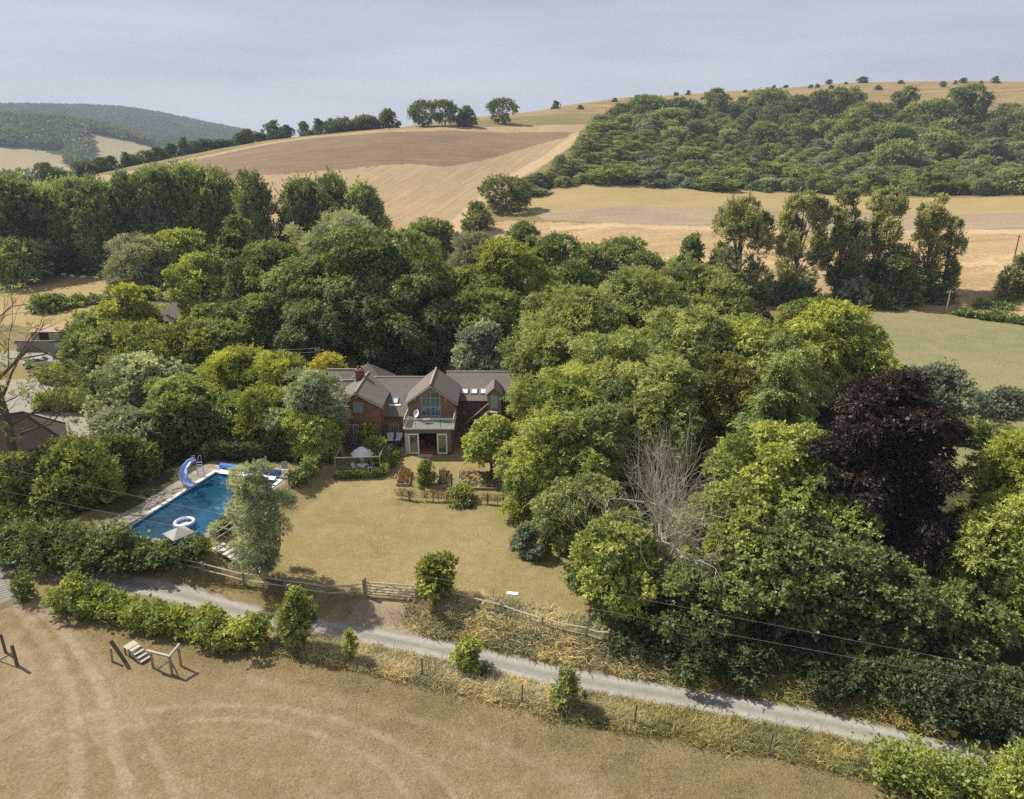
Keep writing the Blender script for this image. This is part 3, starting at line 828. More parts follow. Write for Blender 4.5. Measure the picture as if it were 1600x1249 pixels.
def hedge_mesh(seed, pts, width, height, n, leaf, top_rough=0.12, droop=0.1, square=0.5, end=True):
    """leaves over a long hedge body that follows pts (world points), closed by a leafy core"""
    rng = np.random.default_rng(seed)
    if square >= 0.5:
        P = np.array([[p[0], p[1], p[2]] for p in pts]); seg = np.linalg.norm(np.diff(P, axis=0), axis=1); cum = np.concatenate([[0], np.cumsum(seg)])
        m = max(8, int(cum[-1] * 4.6)); sx = np.sort(rng.random(m)) * cum[-1]
        C = np.stack([np.interp(sx, cum, P[:, i]) for i in range(3)], 1)
        C2 = np.stack([np.interp(np.minimum(sx + .3, cum[-1]), cum, P[:, i]) for i in range(3)], 1)
        d = unit(C2 - C + 1e-7); sd = unit(np.cross(d, np.array([0, 0, 1.0])[None, :].repeat(m, 0)))
        env = 1 + 1.6 * top_rough * (np.sin(sx * 0.83 + seed) * np.sin(sx * 0.31 + 2) + rng.normal(0, .6, m))
        RP = height * (0.13 + 0.20 * rng.random(m) ** 1.4); zc = height * (0.15 + 0.62 * rng.random(m)) * env
        C = C + sd * ((rng.random(m) - .5) * np.maximum(width - 1.2 * RP, 0.2))[:, None]
        C[:, 2] += zc
        OUT = unit(np.stack([sd[:, 0] * 0, sd[:, 1] * 0, np.ones(m)], 1) * 0.9 + rng.normal(size=(m, 3)) * 0.35 + np.array([0, -0.5, 0]))
        V, Q, T = spray_leaves(rng, C, RP, OUT, int(n * 0.85), leaf, 6, droop, 0.35, 0.85, 0.55, 0.6)
        k = n // 7; sx = rng.random(k) * cum[-1]; Pc = np.stack([np.interp(sx, cum, P[:, i]) for i in range(3)], 1)
        Pc[:, 0] += rng.normal(0, width * .2, k); Pc[:, 1] += rng.normal(0, width * .2, k); Pc[:, 2] += rng.random(k) * height * .7
        LL = leaf * (1.5 + rng.random(k)); V2, Q2, T2 = leaf_quads(Pc, rsphere(rng, k), rsphere(rng, k), LL, LL * .8, np.full(k, .25))
        return np_mesh('foliage', np.concatenate([V, V2]), np.concatenate([Q, Q2 + len(V)]), np.concatenate([T, T2]))
    P = np.array([[p[0], p[1], p[2]] for p in pts]); seg = np.linalg.norm(np.diff(P, axis=0), axis=1); cum = np.concatenate([[0], np.cumsum(seg)])
    def along(s):
        return np.stack([np.interp(s, cum, P[:, i]) for i in range(3)], 1)
    Ltot = cum[-1]
    k = 5; ns = n // k
    s = rng.random(ns) * Ltot
    ph = rng.random(ns) * math.pi
    c = along(s); d = unit(along(np.minimum(s + 0.3, Ltot)) - along(np.maximum(s - 0.3, 0)) + 1e-6)
    side = unit(np.cross(d, np.array([0, 0, 1.0])[None, :].repeat(ns, 0)))
    lump = 1 + top_rough * (np.sin(s * 1.9 + seed) + np.sin(s * 4.3 + ph * 3) + 0.8 * np.sin(s * 0.73 + 2))
    if end: lump = lump * np.clip(0.45 + np.minimum(s, Ltot - s) / (0.8 * width + 0.1), 0.4, 1)
    cs, sn = np.cos(ph), np.sin(ph)
    e = square
    X = np.sign(cs) * np.abs(cs) ** e * width / 2 * lump; Zt = np.abs(sn) ** e * height * lump
    f = 0.78 + 0.27 * rng.random(ns) ** 0.6
    base = c + side * (X * f)[:, None] + np.array([0, 0, 1]) * (Zt * f)[:, None]
    u = unit(side * cs[:, None] + np.array([0, 0, 1]) * (sn * 0.9 + 0.1)[:, None])
    dd = unit(u + rng.normal(size=u.shape) * 0.6 + np.array([0, 0, -droop]))
    nr = unit(u * 0.7 + np.array([0, 0, 0.6]) + rng.normal(size=u.shape) * 0.5)
    sd = unit(np.cross(dd, nr))
    ts = np.clip(0.5 + 0.22 * np.sin(s * 2.3 + ph * 2) + rng.normal(0, 0.14, ns), 0, 1)
    j = np.tile(np.arange(k), ns); q = np.repeat(np.arange(ns), k); sg = np.where(j % 2 == 0, 1.0, -1.0)[:, None]
    Pp = base[q] + dd[q] * (j / k * leaf * k * 0.3)[:, None]
    D = unit(dd[q] * 0.7 + sd[q] * sg * 0.75 + rng.normal(size=Pp.shape) * 0.35)
    N = unit(nr[q] + rng.normal(size=Pp.shape) * 0.45)
    LL = leaf * (0.7 + 0.6 * rng.random(len(Pp)))
    V, Q, T = leaf_quads(Pp, D, N, LL, LL * 0.6, np.clip(ts[q] + rng.normal(0, 0.08, len(Pp)), 0, 1))
    m = n // 6                                   # core
    s = rng.random(m) * Ltot; c = along(s); d = unit(along(np.minimum(s + .3, Ltot)) - along(np.maximum(s - .3, 0)) + 1e-6)
    side = unit(np.cross(d, np.array([0, 0, 1.0])[None, :].repeat(m, 0)))
    Pc = c + side * ((rng.random(m) - .5) * width * 0.7)[:, None] + np.array([0, 0, 1]) * (rng.random(m) * height * 0.75)[:, None]
    LL = leaf * (1.6 + rng.random(m))
    V2, Q2, T2 = leaf_quads(Pc, rsphere(rng, m), rsphere(rng, m), LL, LL * 0.8, np.full(m, 0.3))
    return np_mesh('foliage', np.concatenate([V, V2]), np.concatenate([Q, Q2 + len(V)]), np.concatenate([T, T2]))

def hedge(name, pix, width, height, color, label, cat='hedge', leaf=0.2, dens=1.0, group=None, world=None, sub=6, **kw):
    TREE_SEED[0] += 1
    pts = world if world is not None else [at(*p) for p in pix]
    fine = []
    for a, b in zip(pts[:-1], pts[1:]):
        for i in range(sub):
            q = Vector(a).lerp(Vector(b), i / sub); q.z = tz(q.x, q.y); fine.append(q)
    q = Vector(pts[-1]); q.z = tz(q.x, q.y); fine.append(q)
    o0 = fine[0].copy()
    L = sum((b - a).length for a, b in zip(fine[:-1], fine[1:]))
    n = int(min(90000, dens * 2.0 * L * (2 * height + width) / (leaf * leaf * 0.3)))
    me = hedge_mesh(TREE_SEED[0], [p - o0 for p in fine], width, height, n, leaf, **kw)
    o = link(name, me, LEAF, None, o0)
    o.color = col(color)
    return tag(o, label, cat, group)

# ---- big trees right of the house
T_ = tree
T_('ash_tree', 'ash', 862, 520, 115, 78, 'olive', 'olive green ash overhanging the right end of the house roof')
T_('ash_tree', 'ash', 905, 455, 150, 86, 'olive', 'tall olive ash behind the house, at the upper left of the big tree belt')
T_('ash_tree', 'ash', 985, 423, 150, 94, 'olive', 'tallest olive ash at the back of the big tree belt', jit=0.05)
T_('ash_tree', 'ash', 1068, 418, 140, 97, 'olive', 'deep olive ash at the back of the belt, left of the poplar row', jit=-0.15)
T_('ash_tree', 'ash', 1130, 440, 110, 92, 'olive', 'ash with feathery top just below the leftmost tall poplar', jit=-0.05)
T_('ash_tree', 'ash', 890, 575, 130, 66, 'bright', 'bright green ash beside the house, nearest its right gable', jit=-0.1)
T_('ash_tree', 'ash', 960, 525, 150, 70, 'olive', 'light olive ash in the middle of the belt, straight above the bare tree', jit=0.25)
T_('ash_tree', 'ash', 1060, 488, 150, 78, 'olive', 'broad pale olive ash in the centre of the tree belt', jit=0.2)
T_('ash_tree', 'ash', 1155, 500, 130, 80, 'bright', 'green ash left of the yellow-topped chestnut', jit=-0.05)
T_('chestnut_tree', 'chestnut', 1285, 468, 180, 84, 'lime', 'yellow-green horse chestnut with drooping sprays at the edge of the meadow')
T_('chestnut_tree', 'chestnut', 1350, 535, 100, 80, 'bright', 'darker green chestnut on the right flank of the yellow-green one', jit=-0.15)
T_('chestnut_tree', 'chestnut', 1225, 520, 110, 74, 'olive', 'olive tree filling the gap left of the yellow-green chestnut')
T_('field_maple', 'broad', 1135, 560, 130, 64, 'gold', 'yellowish olive maple behind the bare tree')
T_('ash_tree', 'ash', 1030, 565, 140, 63, 'olive', 'olive ash crown right behind the bare grey tree', jit=0.1)
T_('larch_tree', 'larch', 1212, 545, 170, 57.5, 'larch', 'dark green larch with level drooping tiers beside the copper beech', hb=0.05, leaf=0.30)
T_('ash_tree', 'ash', 865, 655, 115, 57, 'bright', 'bright green ash shading the striped garden seat', jit=-0.05)
T_('ash_tree', 'ash', 925, 640, 120, 58, 'olive', 'green ash left of the bare grey tree', jit=0.0)
T_('ash_tree', 'beech', 905, 745, 110, 50.5, 'olive', 'low drooping tree above the two lawn shrubs', jit=-0.05)
T_('sycamore_tree', 'syc', 1215, 668, 170, 49.5, 'bright', 'leafy sycamore in front of the larch, left of the copper beech', jit=-0.12)
T_('sycamore_tree', 'syc', 1290, 735, 160, 46, 'mid', 'green sycamore leaning against the copper beech', jit=0.25)
T_('sycamore_tree', 'syc', 1140, 765, 150, 44.0, 'bright', 'pale green sycamore right of the bare tree trunk', jit=-0.15)
T_('copper_beech', 'beech', 1395, 584, 202, 47, 'copper', 'dark purple copper beech, the only purple crown', hb=0.04, dens=1.1)
T_('sycamore_tree', 'syc', 958, 822, 140, 42.2, 'bright', 'round light green tree at the right end of the rail fence', hb=0.06, jit=-0.1)
T_('sycamore_tree', 'syc', 1215, 815, 190, 41.5, 'dark', 'dark leafy sycamore towering over the shaded lane', hb=0.03)  # front sycamores: dark leaf colour stands in for deep shade
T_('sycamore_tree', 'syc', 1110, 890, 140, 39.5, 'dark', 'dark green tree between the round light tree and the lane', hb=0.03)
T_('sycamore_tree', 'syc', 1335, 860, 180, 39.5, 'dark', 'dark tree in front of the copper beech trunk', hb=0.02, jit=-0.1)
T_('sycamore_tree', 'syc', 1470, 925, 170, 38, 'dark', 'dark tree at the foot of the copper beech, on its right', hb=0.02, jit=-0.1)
T_('lime_tree', 'ash', 1582, 686, 128, 45, 'lime', 'bright yellow-green tree at the right border, in front of the field hedge', jit=-0.15)
T_('lime_tree', 'ash', 1625, 800, 170, 39, 'bright', 'green tree cut by the right border above the lane hedge', jit=-0.1)
T_('ash_tree', 'ash', 1545, 860, 120, 41, 'mid', 'mid green tree below the yellow-green one at the right border')
T_('purple_plum', 'bush', 1178, 478, 70, 118, 'copper', 'small purple plum below the tall poplar row', cat='tree', jit=1.0)
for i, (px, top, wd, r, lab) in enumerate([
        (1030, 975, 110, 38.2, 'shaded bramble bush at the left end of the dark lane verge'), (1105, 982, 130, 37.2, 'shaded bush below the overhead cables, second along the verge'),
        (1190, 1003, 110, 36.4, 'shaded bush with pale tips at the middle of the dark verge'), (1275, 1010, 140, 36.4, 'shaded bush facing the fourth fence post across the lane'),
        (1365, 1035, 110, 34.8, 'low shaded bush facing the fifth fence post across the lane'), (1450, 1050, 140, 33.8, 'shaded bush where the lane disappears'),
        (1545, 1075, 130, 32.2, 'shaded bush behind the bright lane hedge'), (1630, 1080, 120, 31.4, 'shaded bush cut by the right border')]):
    T_('bramble_bush', 'bush', px, top, wd, r, ('deep', 'dark', 'deep')[i % 3], lab, cat='bush', leaf=0.19, trunk=False, group='bushes in the shade along the lane', jit=-0.3)  # leaf colour darkened to paint in the shade of the verge

# ---- small trees and shrubs of the garden
T_('garden_tree', 'syc', 760, 656, 72, 65.5, 'bright', 'rounded bright green tree on the lawn in front of the stairs', base=at(769, 737), hb=0.22, lean=-0.3)
T_('garden_tree', 'broad', 824, 672, 50, 66, 'olive', 'slim olive tree between the lawn and the tree belt', base=at(822, 738), hb=0.25)
T_('lawn_shrub', 'bush', 814, 762, 52, 57, 'bright', 'rounded shrub at the lawn edge below the striped seat', cat='shrub', base=at(815, 812), leaf=0.18, trunk=False)
T_('lawn_shrub', 'bush', 823, 820, 46, 52, 'blue', 'grey-green conical shrub, lower one at the lawn edge', cat='shrub', base=at(824, 864), leaf=0.16, trunk=False)
T_('lawn_shrub', 'bush', 856, 800, 50, 53, 'olive', 'olive shrub behind the grey-green conical one', cat='shrub', base=at(862, 850), leaf=0.18, trunk=False)
T_('young_walnut', 'syc', 682, 872, 52, 42.6, 'lime', 'small bright green tree beside the right gatepost', base=at(682, 936), hb=0.16, leaf=0.24, jit=-0.3)
T_('pool_tree', 'willow', 430, 728, 104, 46, 'silver', 'pale-stemmed tree with thinning leaves beside the stone steps', base=at(414, 904), hb=0.15, leaf=0.15, dens=0.42, bark=PALEBARK, jit=-0.1)
T_('lane_sapling', 'tall', 467, 922, 42, 38.3, 'bright', 'slender sapling beside the lane and the first wire fence post', base=at(470, 1012), hb=0.05, leaf=0.18, jit=-0.3)
T_('lane_shrub', 'bush', 732, 1002, 46, 36.2, 'bright', 'round green shrub on the verge between fence posts', cat='shrub', base=at(733, 1046), leaf=0.19, trunk=False, jit=-0.1)
T_('lane_shrub', 'bush', 886, 1046, 40, 34.2, 'olive', 'weedy olive shrub right of the third fence post', cat='shrub', base=at(886, 1106), leaf=0.15, trunk=False, dens=0.7)
T_('lane_shrub', 'tall', 548, 985, 16, 38, 'lime', 'thin yellow-green seedling on the verge', cat='shrub', base=at(549, 1032), leaf=0.13, trunk=False, dens=0.6)

# ---- wooded ground left of the house
T_('dark_conifer', 'tall', 372, 342, 75, 128, 'deep', 'tall dark conifer at the right end of the poplar wood', jit=0.3, hb=0.05)
T_('willow_tree', 'willow', 226, 374, 105, 150, 'silver', 'grey-green willow at the right end of the sheep pasture', jit=-0.35)
T_('field_tree', 'broad', 283, 362, 80, 152, 'bright', 'bright green tree behind the grey-green willow')
T_('field_tree', 'broad', 312, 400, 90, 122, 'bright', 'light green tree left of the dark conifer, above the tiled cottage roof', jit=-0.15)
T_('beech_tree', 'beech', 420, 376, 110, 114, 'dark', 'dark beech between the conifer and the great beech')
T_('willow_tree', 'willow', 530, 337, 130, 168, 'silver', 'round pale willow just below the right poplar clump', jit=-0.2)
T_('beech_tree', 'beech', 485, 402, 130, 105, 'dark', 'dark drooping beech on the left side of the great beech', jit=0.15)
T_('beech_tree', 'beech', 577, 354, 180, 103, 'dark', 'great dark drooping beech, tallest behind the house', dens=1.1, jit=0.2)
T_('beech_tree', 'beech', 655, 388, 130, 107, 'dark', 'dark beech on the right side of the great beech')
T_('field_oak', 'broad', 676, 344, 95, 176, 'mid', 'rounded oak at the foot of the stubble field', jit=-0.1)
T_('willow_tree', 'willow', 742, 368, 90, 152, 'silver', 'thin greyish tree between the oak and the yellow-green tree', jit=-0.45, dens=0.7)
T_('golden_tree', 'chestnut', 788, 372, 135, 107, 'lime', 'large yellow-green tree behind the house, right of the beeches', jit=-0.22)
T_('pine_tree', 'tall', 815, 350, 80, 145, 'dark', 'dark pine with a pointed top behind the yellow-green tree', jit=0.1)
T_('field_tree', 'broad', 862, 368, 95, 132, 'dark', 'dark round tree right of the yellow-green one', jit=0.2)
T_('field_tree', 'broad', 925, 386, 64, 176, 'olive', 'small olive tree at the edge of the stubble strips', jit=-0.1)
T_('field_tree', 'broad', 970, 376, 74, 180, 'mid', 'mid green tree at the edge of the stubble strips', jit=0.0)
T_('field_tree', 'broad', 1015, 398, 70, 172, 'mid', 'green tree left of the small dark cypress', jit=0.1)
T_('field_tree', 'broad', 900, 410, 90, 118, 'dark', 'dark tree behind the top left of the ash belt', jit=0.2)
T_('garden_maple', 'broad', 752, 455, 135, 99, 'mid', 'mid green maple below the yellow-green tree, behind the roof ridge', jit=0.15)
T_('silver_shrub', 'bush', 757, 510, 115, 92, 'blue', 'silvery grey-green bush right behind the house roof', cat='bush', jit=0.35)
T_('beech_tree', 'beech', 700, 470, 90, 97, 'deep', 'very dark tree directly behind the main roof gable', jit=0.1)
T_('beech_tree', 'beech', 605, 455, 130, 96, 'deep', 'very dark tree straight behind the chimney', jit=0.1)
T_('beech_tree', 'beech', 505, 465, 110, 97, 'deep', 'very dark tree left behind the chimney', jit=0.1)
T_('field_tree', 'broad', 405, 462, 100, 100, 'dark', 'dark tree above the bright garden shrubbery', jit=0.3)
T_('field_tree', 'broad', 345, 478, 100, 100, 'mid', 'mid green tree right of the tiled cottage roof', jit=-0.1)
T_('golden_acacia', 'broad', 204, 448, 76, 118, 'lime', 'round yellow tree left of the tiled cottage roof')
T_('field_shrub', 'bush', 74, 466, 48, 142, 'dark', 'dark bush at the near edge of the sheep pasture, above the rusty shed', cat='bush', jit=0.1)
T_('field_shrub', 'bush', 122, 466, 40, 148, 'dark', 'dark round bush in the sheep pasture, left one of two', cat='bush')
T_('field_shrub', 'bush', 150, 470, 36, 150, 'dark', 'dark brownish bush in the sheep pasture, right one of two', cat='bush')
T_('field_tree', 'broad', 150, 490, 80, 118, 'mid', 'green tree between the rusty shed and the yellow tree', jit=0.1)
T_('field_tree', 'broad', 175, 510, 90, 104, 'olive', 'olive tree behind the slate-roofed outbuilding', jit=-0.1)
T_('field_tree', 'broad', 268, 508, 140, 92, 'lime', 'rounded light green tree in the middle of the left shrubbery', jit=-0.3)
T_('field_tree', 'broad', 340, 505, 100, 94, 'olive', 'olive tree right of the rounded light green one', jit=-0.05)
T_('whitebeam_tree', 'syc', 222, 560, 120, 79, 'silver', 'white-leaved whitebeam above the gravel yard', jit=-0.1, leaf=0.34)
T_('hazel_tree', 'broad', 283, 592, 120, 71, 'mid', 'dark green hazel left behind the pool slide', jit=0.0)
T_('golden_shrub', 'willow', 372, 548, 100, 79, 'lime', 'tall yellow-green shrub left of the silver willow', cat='shrub', jit=0.1)
T_('garden_birch', 'willow', 438, 556, 100, 75, 'lime', 'bright yellow-green birch between the pool and the house', jit=0.0)
T_('silver_willow', 'willow', 482, 582, 100, 69.5, 'silver', 'silver-leaved willow touching the left gable of the house', dens=0.9)
T_('golden_shrub', 'willow', 512, 558, 56, 86, 'yellow', 'golden shrub behind the left end of the house', cat='shrub')
T_('golden_shrub', 'willow', 350, 560, 60, 84, 'yellow', 'golden shrub at the wooden cable pole', cat='shrub', jit=-0.2)
T_('hazel_tree', 'broad', 352, 622, 120, 71, 'mid', 'dark green hazel behind the pool cover roller', jit=0.05)
T_('hazel_tree', 'willow', 425, 610, 100, 70.5, 'lime', 'upright yellow-green hazel behind the far end of the pool', jit=-0.15)
T_('hazel_tree', 'willow', 488, 634, 96, 69.0, 'bright', 'light green hazel left of the garden seating frame', jit=0.25)
T_('olive_shrub', 'bush', 205, 645, 110, 67, 'blue', 'grey-green shrub at the edge of the gravel yard', cat='shrub', jit=0.3)
T_('laurel_shrub', 'bush', 246, 672, 90, 67, 'mid', 'dark green laurel left of the pool slide', cat='shrub', jit=-0.15)
T_('laurel_shrub', 'bush', 182, 688, 96, 62, 'mid', 'dark green laurel nearest the gravel yard corner', cat='shrub', jit=-0.05)
T_('laurel_shrub', 'bush', 100, 696, 140, 57, 'bright', 'big yellowish laurel in front of the tiled barn', cat='shrub', jit=-0.2)
T_('laurel_shrub', 'bush', 25, 715, 90, 56, 'olive', 'yellowish laurel at the left border', cat='shrub', jit=0.05)
T_('garden_shrub', 'bush', 575, 664, 36, 70, 'lime', 'small yellow-green shrub against the left house wall', cat='shrub', jit=-0.3, leaf=0.24)
T_('garden_shrub', 'bush', 585, 688, 44, 66.8, 'bright', 'low spreading shrub behind the garden seating frame', cat='shrub', jit=-0.1, leaf=0.24)
T_('garden_shrub', 'bush', 90, 530, 50, 97, 'dark', 'dark green shrub in front of the slate-roofed outbuilding, left one', cat='shrub', base=atr(88, 99), jit=0.1)
T_('garden_shrub', 'bush', 122, 528, 50, 96, 'dark', 'dark green shrub in front of the slate-roofed outbuilding, right one', cat='shrub', jit=0.1)

# ---- tall poplars: the wood on the left, the clump, the row on the right
pl = [(15, 283, 88, 182), (72, 302, 76, 186), (118, 284, 84, 190), (165, 292, 78, 186), (205, 276, 84, 192), (250, 270, 82, 190), (296, 262, 92, 194), (338, 272, 80, 192), (396, 274, 66, 186),
      (45, 292, 80, 204), (95, 290, 80, 206), (145, 284, 80, 206), (228, 272, 80, 208), (272, 266, 80, 208), (318, 268, 80, 206)]
for i, (px, top, wd, r) in enumerate(pl):
    T_('poplar_tree', 'poplar', px, top, wd, r, 'poplar', 'tall dense poplar in the dark wood above the sheep pasture', group='poplars of the wood above the sheep pasture', hb=0.03, jit=(-0.1, 0.1, 0.25, 0.0)[i % 4], leaf=0.8)
for i, (px, top, wd, r, lab) in enumerate([(478, 284, 74, 190, 'left poplar of the clump below the stubble field'), (522, 278, 84, 192, 'middle and tallest poplar of the clump below the stubble field'), (566, 296, 70, 188, 'right poplar of the clump below the stubble field')]):
    T_('poplar_tree', 'poplar', px, top, wd, r, 'poplar', lab, group='poplar clump below the stubble field', hb=0.03, jit=0.15 * (i - 1), leaf=0.75)
T_('field_tree', 'broad', 25, 375, 90, 172, 'poplar', 'lower rounded tree at the left border in front of the poplars', jit=0.2)
rowp = [(1157, 316, 78, 152, 'first tall poplar of the right row, with a broad top'), (1250, 304, 66, 153, 'second tall poplar of the right row, yellowish at its top'), (1320, 301, 56, 154, 'third tall poplar of the right row, touching the fourth'),
        (1380, 302, 64, 155, 'fourth tall poplar of the right row, touching the third'), (1458, 310, 50, 154, 'last tall poplar of the right row, with a golden top and a side stem')]
for i, (px, top, wd, r, lab) in enumerate(rowp):
    T_('black_poplar', 'blackpop', px, top, wd, r, 'poplar2', lab, group='poplar row at the meadow edge', hb=0.12, leaf=0.62, jit=(0, 0.1, -0.1, 0.0, 0.2)[i], dens=1.7)
T_('black_poplar', 'blackpop', 1484, 345, 30, 152, 'poplar2', 'narrow side stem leaning off the last tall poplar', hb=0.45, leaf=0.55, group='poplar row at the meadow edge')
T_('young_poplar', 'poplar', 1487, 413, 20, 151, 'poplar2', 'small slim poplar beside the pale utility pole', leaf=0.5, hb=0.02)
T_('young_poplar', 'poplar', 1575, 420, 26, 146, 'poplar2', 'small slim poplar near the right border', leaf=0.5, hb=0.02)
T_('young_poplar', 'poplar', 1603, 400, 40, 146, 'poplar2', 'small poplar cut by the right border', leaf=0.5, hb=0.02)
T_('cypress_tree', 'tall', 1080, 367, 44, 158, 'dark', 'small dark cypress left of the tall poplar row', hb=0.03)
for px, top, wd, r, c, lab in [(1150, 440, 60, 150, 'deep', 'dark bush at the foot of the first tall poplar'), (1200, 445, 56, 151, 'poplar', 'dull green bush between the first and second poplars'), (1245, 446, 70, 150, 'deep', 'dark bush at the foot of the second poplar'),
                          (1335, 440, 62, 149, 'blue', 'grey-green bush below the third poplar'), (1402, 388, 84, 149, 'dark', 'large dark bush between the fourth and last poplars'), (1458, 450, 46, 149, 'deep', 'dark bush at the foot of the last poplar'),
                          (1370, 450, 60, 147, 'dark', 'low dark bush in front of the fourth poplar'), (1560, 480, 60, 142, 'dark', 'dark low bush at the right end of the meadow edge')]:
    T_('hedge_shrub', 'bush', px, top, wd, r, c, lab, cat='bush', trunk=False, leaf=0.6)
T_('field_shrub', 'bush', 1458, 574, 122, 83, 'blue', 'big dark green bush standing in the meadow', cat='bush', jit=-0.15)
T_('field_shrub', 'bush', 1580, 612, 64, 82, 'blue', 'smaller bush behind the field hedge at the right', cat='bush', jit=-0.2)
hedge('field_hedge', [(1420, 676), (1480, 688), (1540, 700), (1640, 712)], 3.4, 3.0, 'hedge', 'broad field hedge crossing the meadow behind the copper beech', leaf=0.34, top_rough=0.1)
hedge('meadow_hedge', [(1490, 492), (1540, 500), (1640, 512)], 2.0, 1.2, 'dark', 'low dark hedge along the far right edge of the meadow', leaf=0.45)
T_('field_oak', 'lone', 786, 280, 66, 318, 'olive', 'spreading oak alone on the boundary below the stubble field', base=at(790, 331), leaf=0.9, hb=0.18, jit=-0.35)
T_('field_shrub', 'bush', 745, 320, 40, 300, 'scrub', 'round bush left below the spreading oak', cat='bush', base=at(747, 359), leaf=0.85)

# ---- hedges of the garden and lane
hedge('yard_hedge', [(70, 596), (110, 598), (150, 600)], 2.6, 2.2, 'lime', 'clipped yellow-topped hedge behind the gravel yard, upper one', leaf=0.28, square=0.35, top_rough=0.04)
hedge('yard_hedge', [(60, 640), (110, 640), (160, 642)], 2.6, 2.2, 'lime', 'clipped yellow-topped hedge at the gravel yard, lower one', leaf=0.28, square=0.35, top_rough=0.04)
hedge('pool_hedge', [(318, 716), (400, 717), (462, 720)], 1.6, 1.7, 'deep', 'clipped dark hedge behind the pool', leaf=0.22, square=0.3, top_rough=0.03)
hedge('clipped_hedge', [(462, 760), (485, 738), (506, 724)], 1.5, 1.5, 'hedge', 'rounded clipped hedge at the lawn edge by the pool', leaf=0.18, top_rough=0.1)
hedge('boundary_hedge', [(-60, 862), (40, 868), (130, 882), (215, 884)], 4.0, 2.9, 'dark', 'thick overgrown hedge between the pool and the lane, taller left part', leaf=0.21, top_rough=0.12, droop=0.5, square=0.6, dens=1.1)
hedge('boundary_hedge', [(205, 888), (260, 880), (318, 868)], 2.6, 1.75, 'dark', 'low overgrown hedge at the near end of the pool', leaf=0.21, top_rough=0.12, droop=0.5, square=0.6, dens=1.1)
hedge('lane_hedge', [(92, 948), (150, 957), (220, 970), (290, 985), (350, 1000), (408, 1008)], 2.4, 2.0, 'lane_hedge', 'sunlit yellow-green hedge along the near side of the lane', leaf=0.19, top_rough=0.13, droop=0.3, square=0.6)
hedge('corner_hedge', [(1372, 1216), (1450, 1234), (1530, 1254), (1660, 1288)], 3.0, 2.9, 'bright', 'bright green hedge at the lower right corner by the wire fence', leaf=0.125, top_rough=0.14, square=0.6)
hedge('ivy_bush', [(36, 940), (46, 930)], 1.0, 2.3, 'mid', 'ivy bush smothering the gate end beside the tall gatepost', cat='bush', leaf=0.16)
hedge('pool_side_hedge', [(366, 806), (336, 838)], .8, .8, 'mid', 'low dark hedge beside the pool steps', leaf=0.16)

# ---- the dead tree, the dying tree
def branch_tree(rng, mb, p, d, L, r, lvl, spread, upw, tips, kids=(3, 4)):
    q = p; pts = [p]; rad = [r]
    dd = d
    for i in range(3):
        dd = (dd + Vector(rng.normal(size=3)) * 0.13 + Vector((0, 0, upw * 0.12))).normalized()
        q = q + dd * L / 3; pts.append(q); rad.append(r * (1 - 0.22 * (i + 1)))
    mb.tube(pts, rad, 6 if r > 0.06 else (4 if r > 0.022 else 3), caps=False)
    if lvl == 0:
        tips.append(q); return
    for k in range(rng.integers(kids[0], kids[1] + 1)):
        t = pts[1 + int(rng.integers(0, 3))] if k else q
        nd = (dd + Vector(rng.normal(size=3)) * spread + Vector((0, 0, upw))).normalized()
        branch_tree(rng, mb, t, nd, L * (0.62 + 0.25 * rng.random()), r * (0.36 if k else 0.46) * 1.15, lvl - 1, spread, upw, tips, kids)

def dead_tree():
    rng = np.random.default_rng(5)
    g = at(1032, 925)
    t = thing('dead_tree', 'bare grey dead tree with a fan of fine twigs', 'tree', g)
    mb = MB(); tips = []
    stems = []
    for k in range(9):
        a = k * 0.7 + rng.random() * 0.3
        d = Vector((math.cos(a) * (0.85 if k > 4 else 0.5 if k else 0.05), math.sin(a) * (0.85 if k > 4 else 0.5 if k else 0.05), 1)).normalized()
        branch_tree(rng, mb, Vector((0.12 * math.cos(a), 0.12 * math.sin(a), 0.9)), d, 3.5, 0.13, 4, 0.50, 0.17, tips, (3, 5))
    me = mb.build('crown', DEADWOOD, t)
    # keep it inside its fan: scale to the measured height
    zmax = max(v[2] for v in mb.v); Ht = px_top(1030, 642, math.hypot(g.x, g.y)) - g.z
    xs = sorted(v[0] for v in mb.v); wdt = xs[int(len(xs) * 0.97)] - xs[int(len(xs) * 0.03)]
    me.scale = (8.2 / wdt, 8.2 / wdt, Ht / zmax)
    tb = MB()
    for a, l in ((0.0, 0.05), (2.1, 0.3), (4.2, 0.35)):
        tb.tube([(0, 0, -0.3), (0.1 * math.cos(a), 0.1 * math.sin(a), 0.8), (l * math.cos(a), l * math.sin(a), 3.2), (2.2 * l * math.cos(a), 2.2 * l * math.sin(a), 5.2)], [0.24, 0.15, 0.11, 0.06], 7)
    tb.build('trunk', PALEBARK, t, smooth=True)
dead_tree()

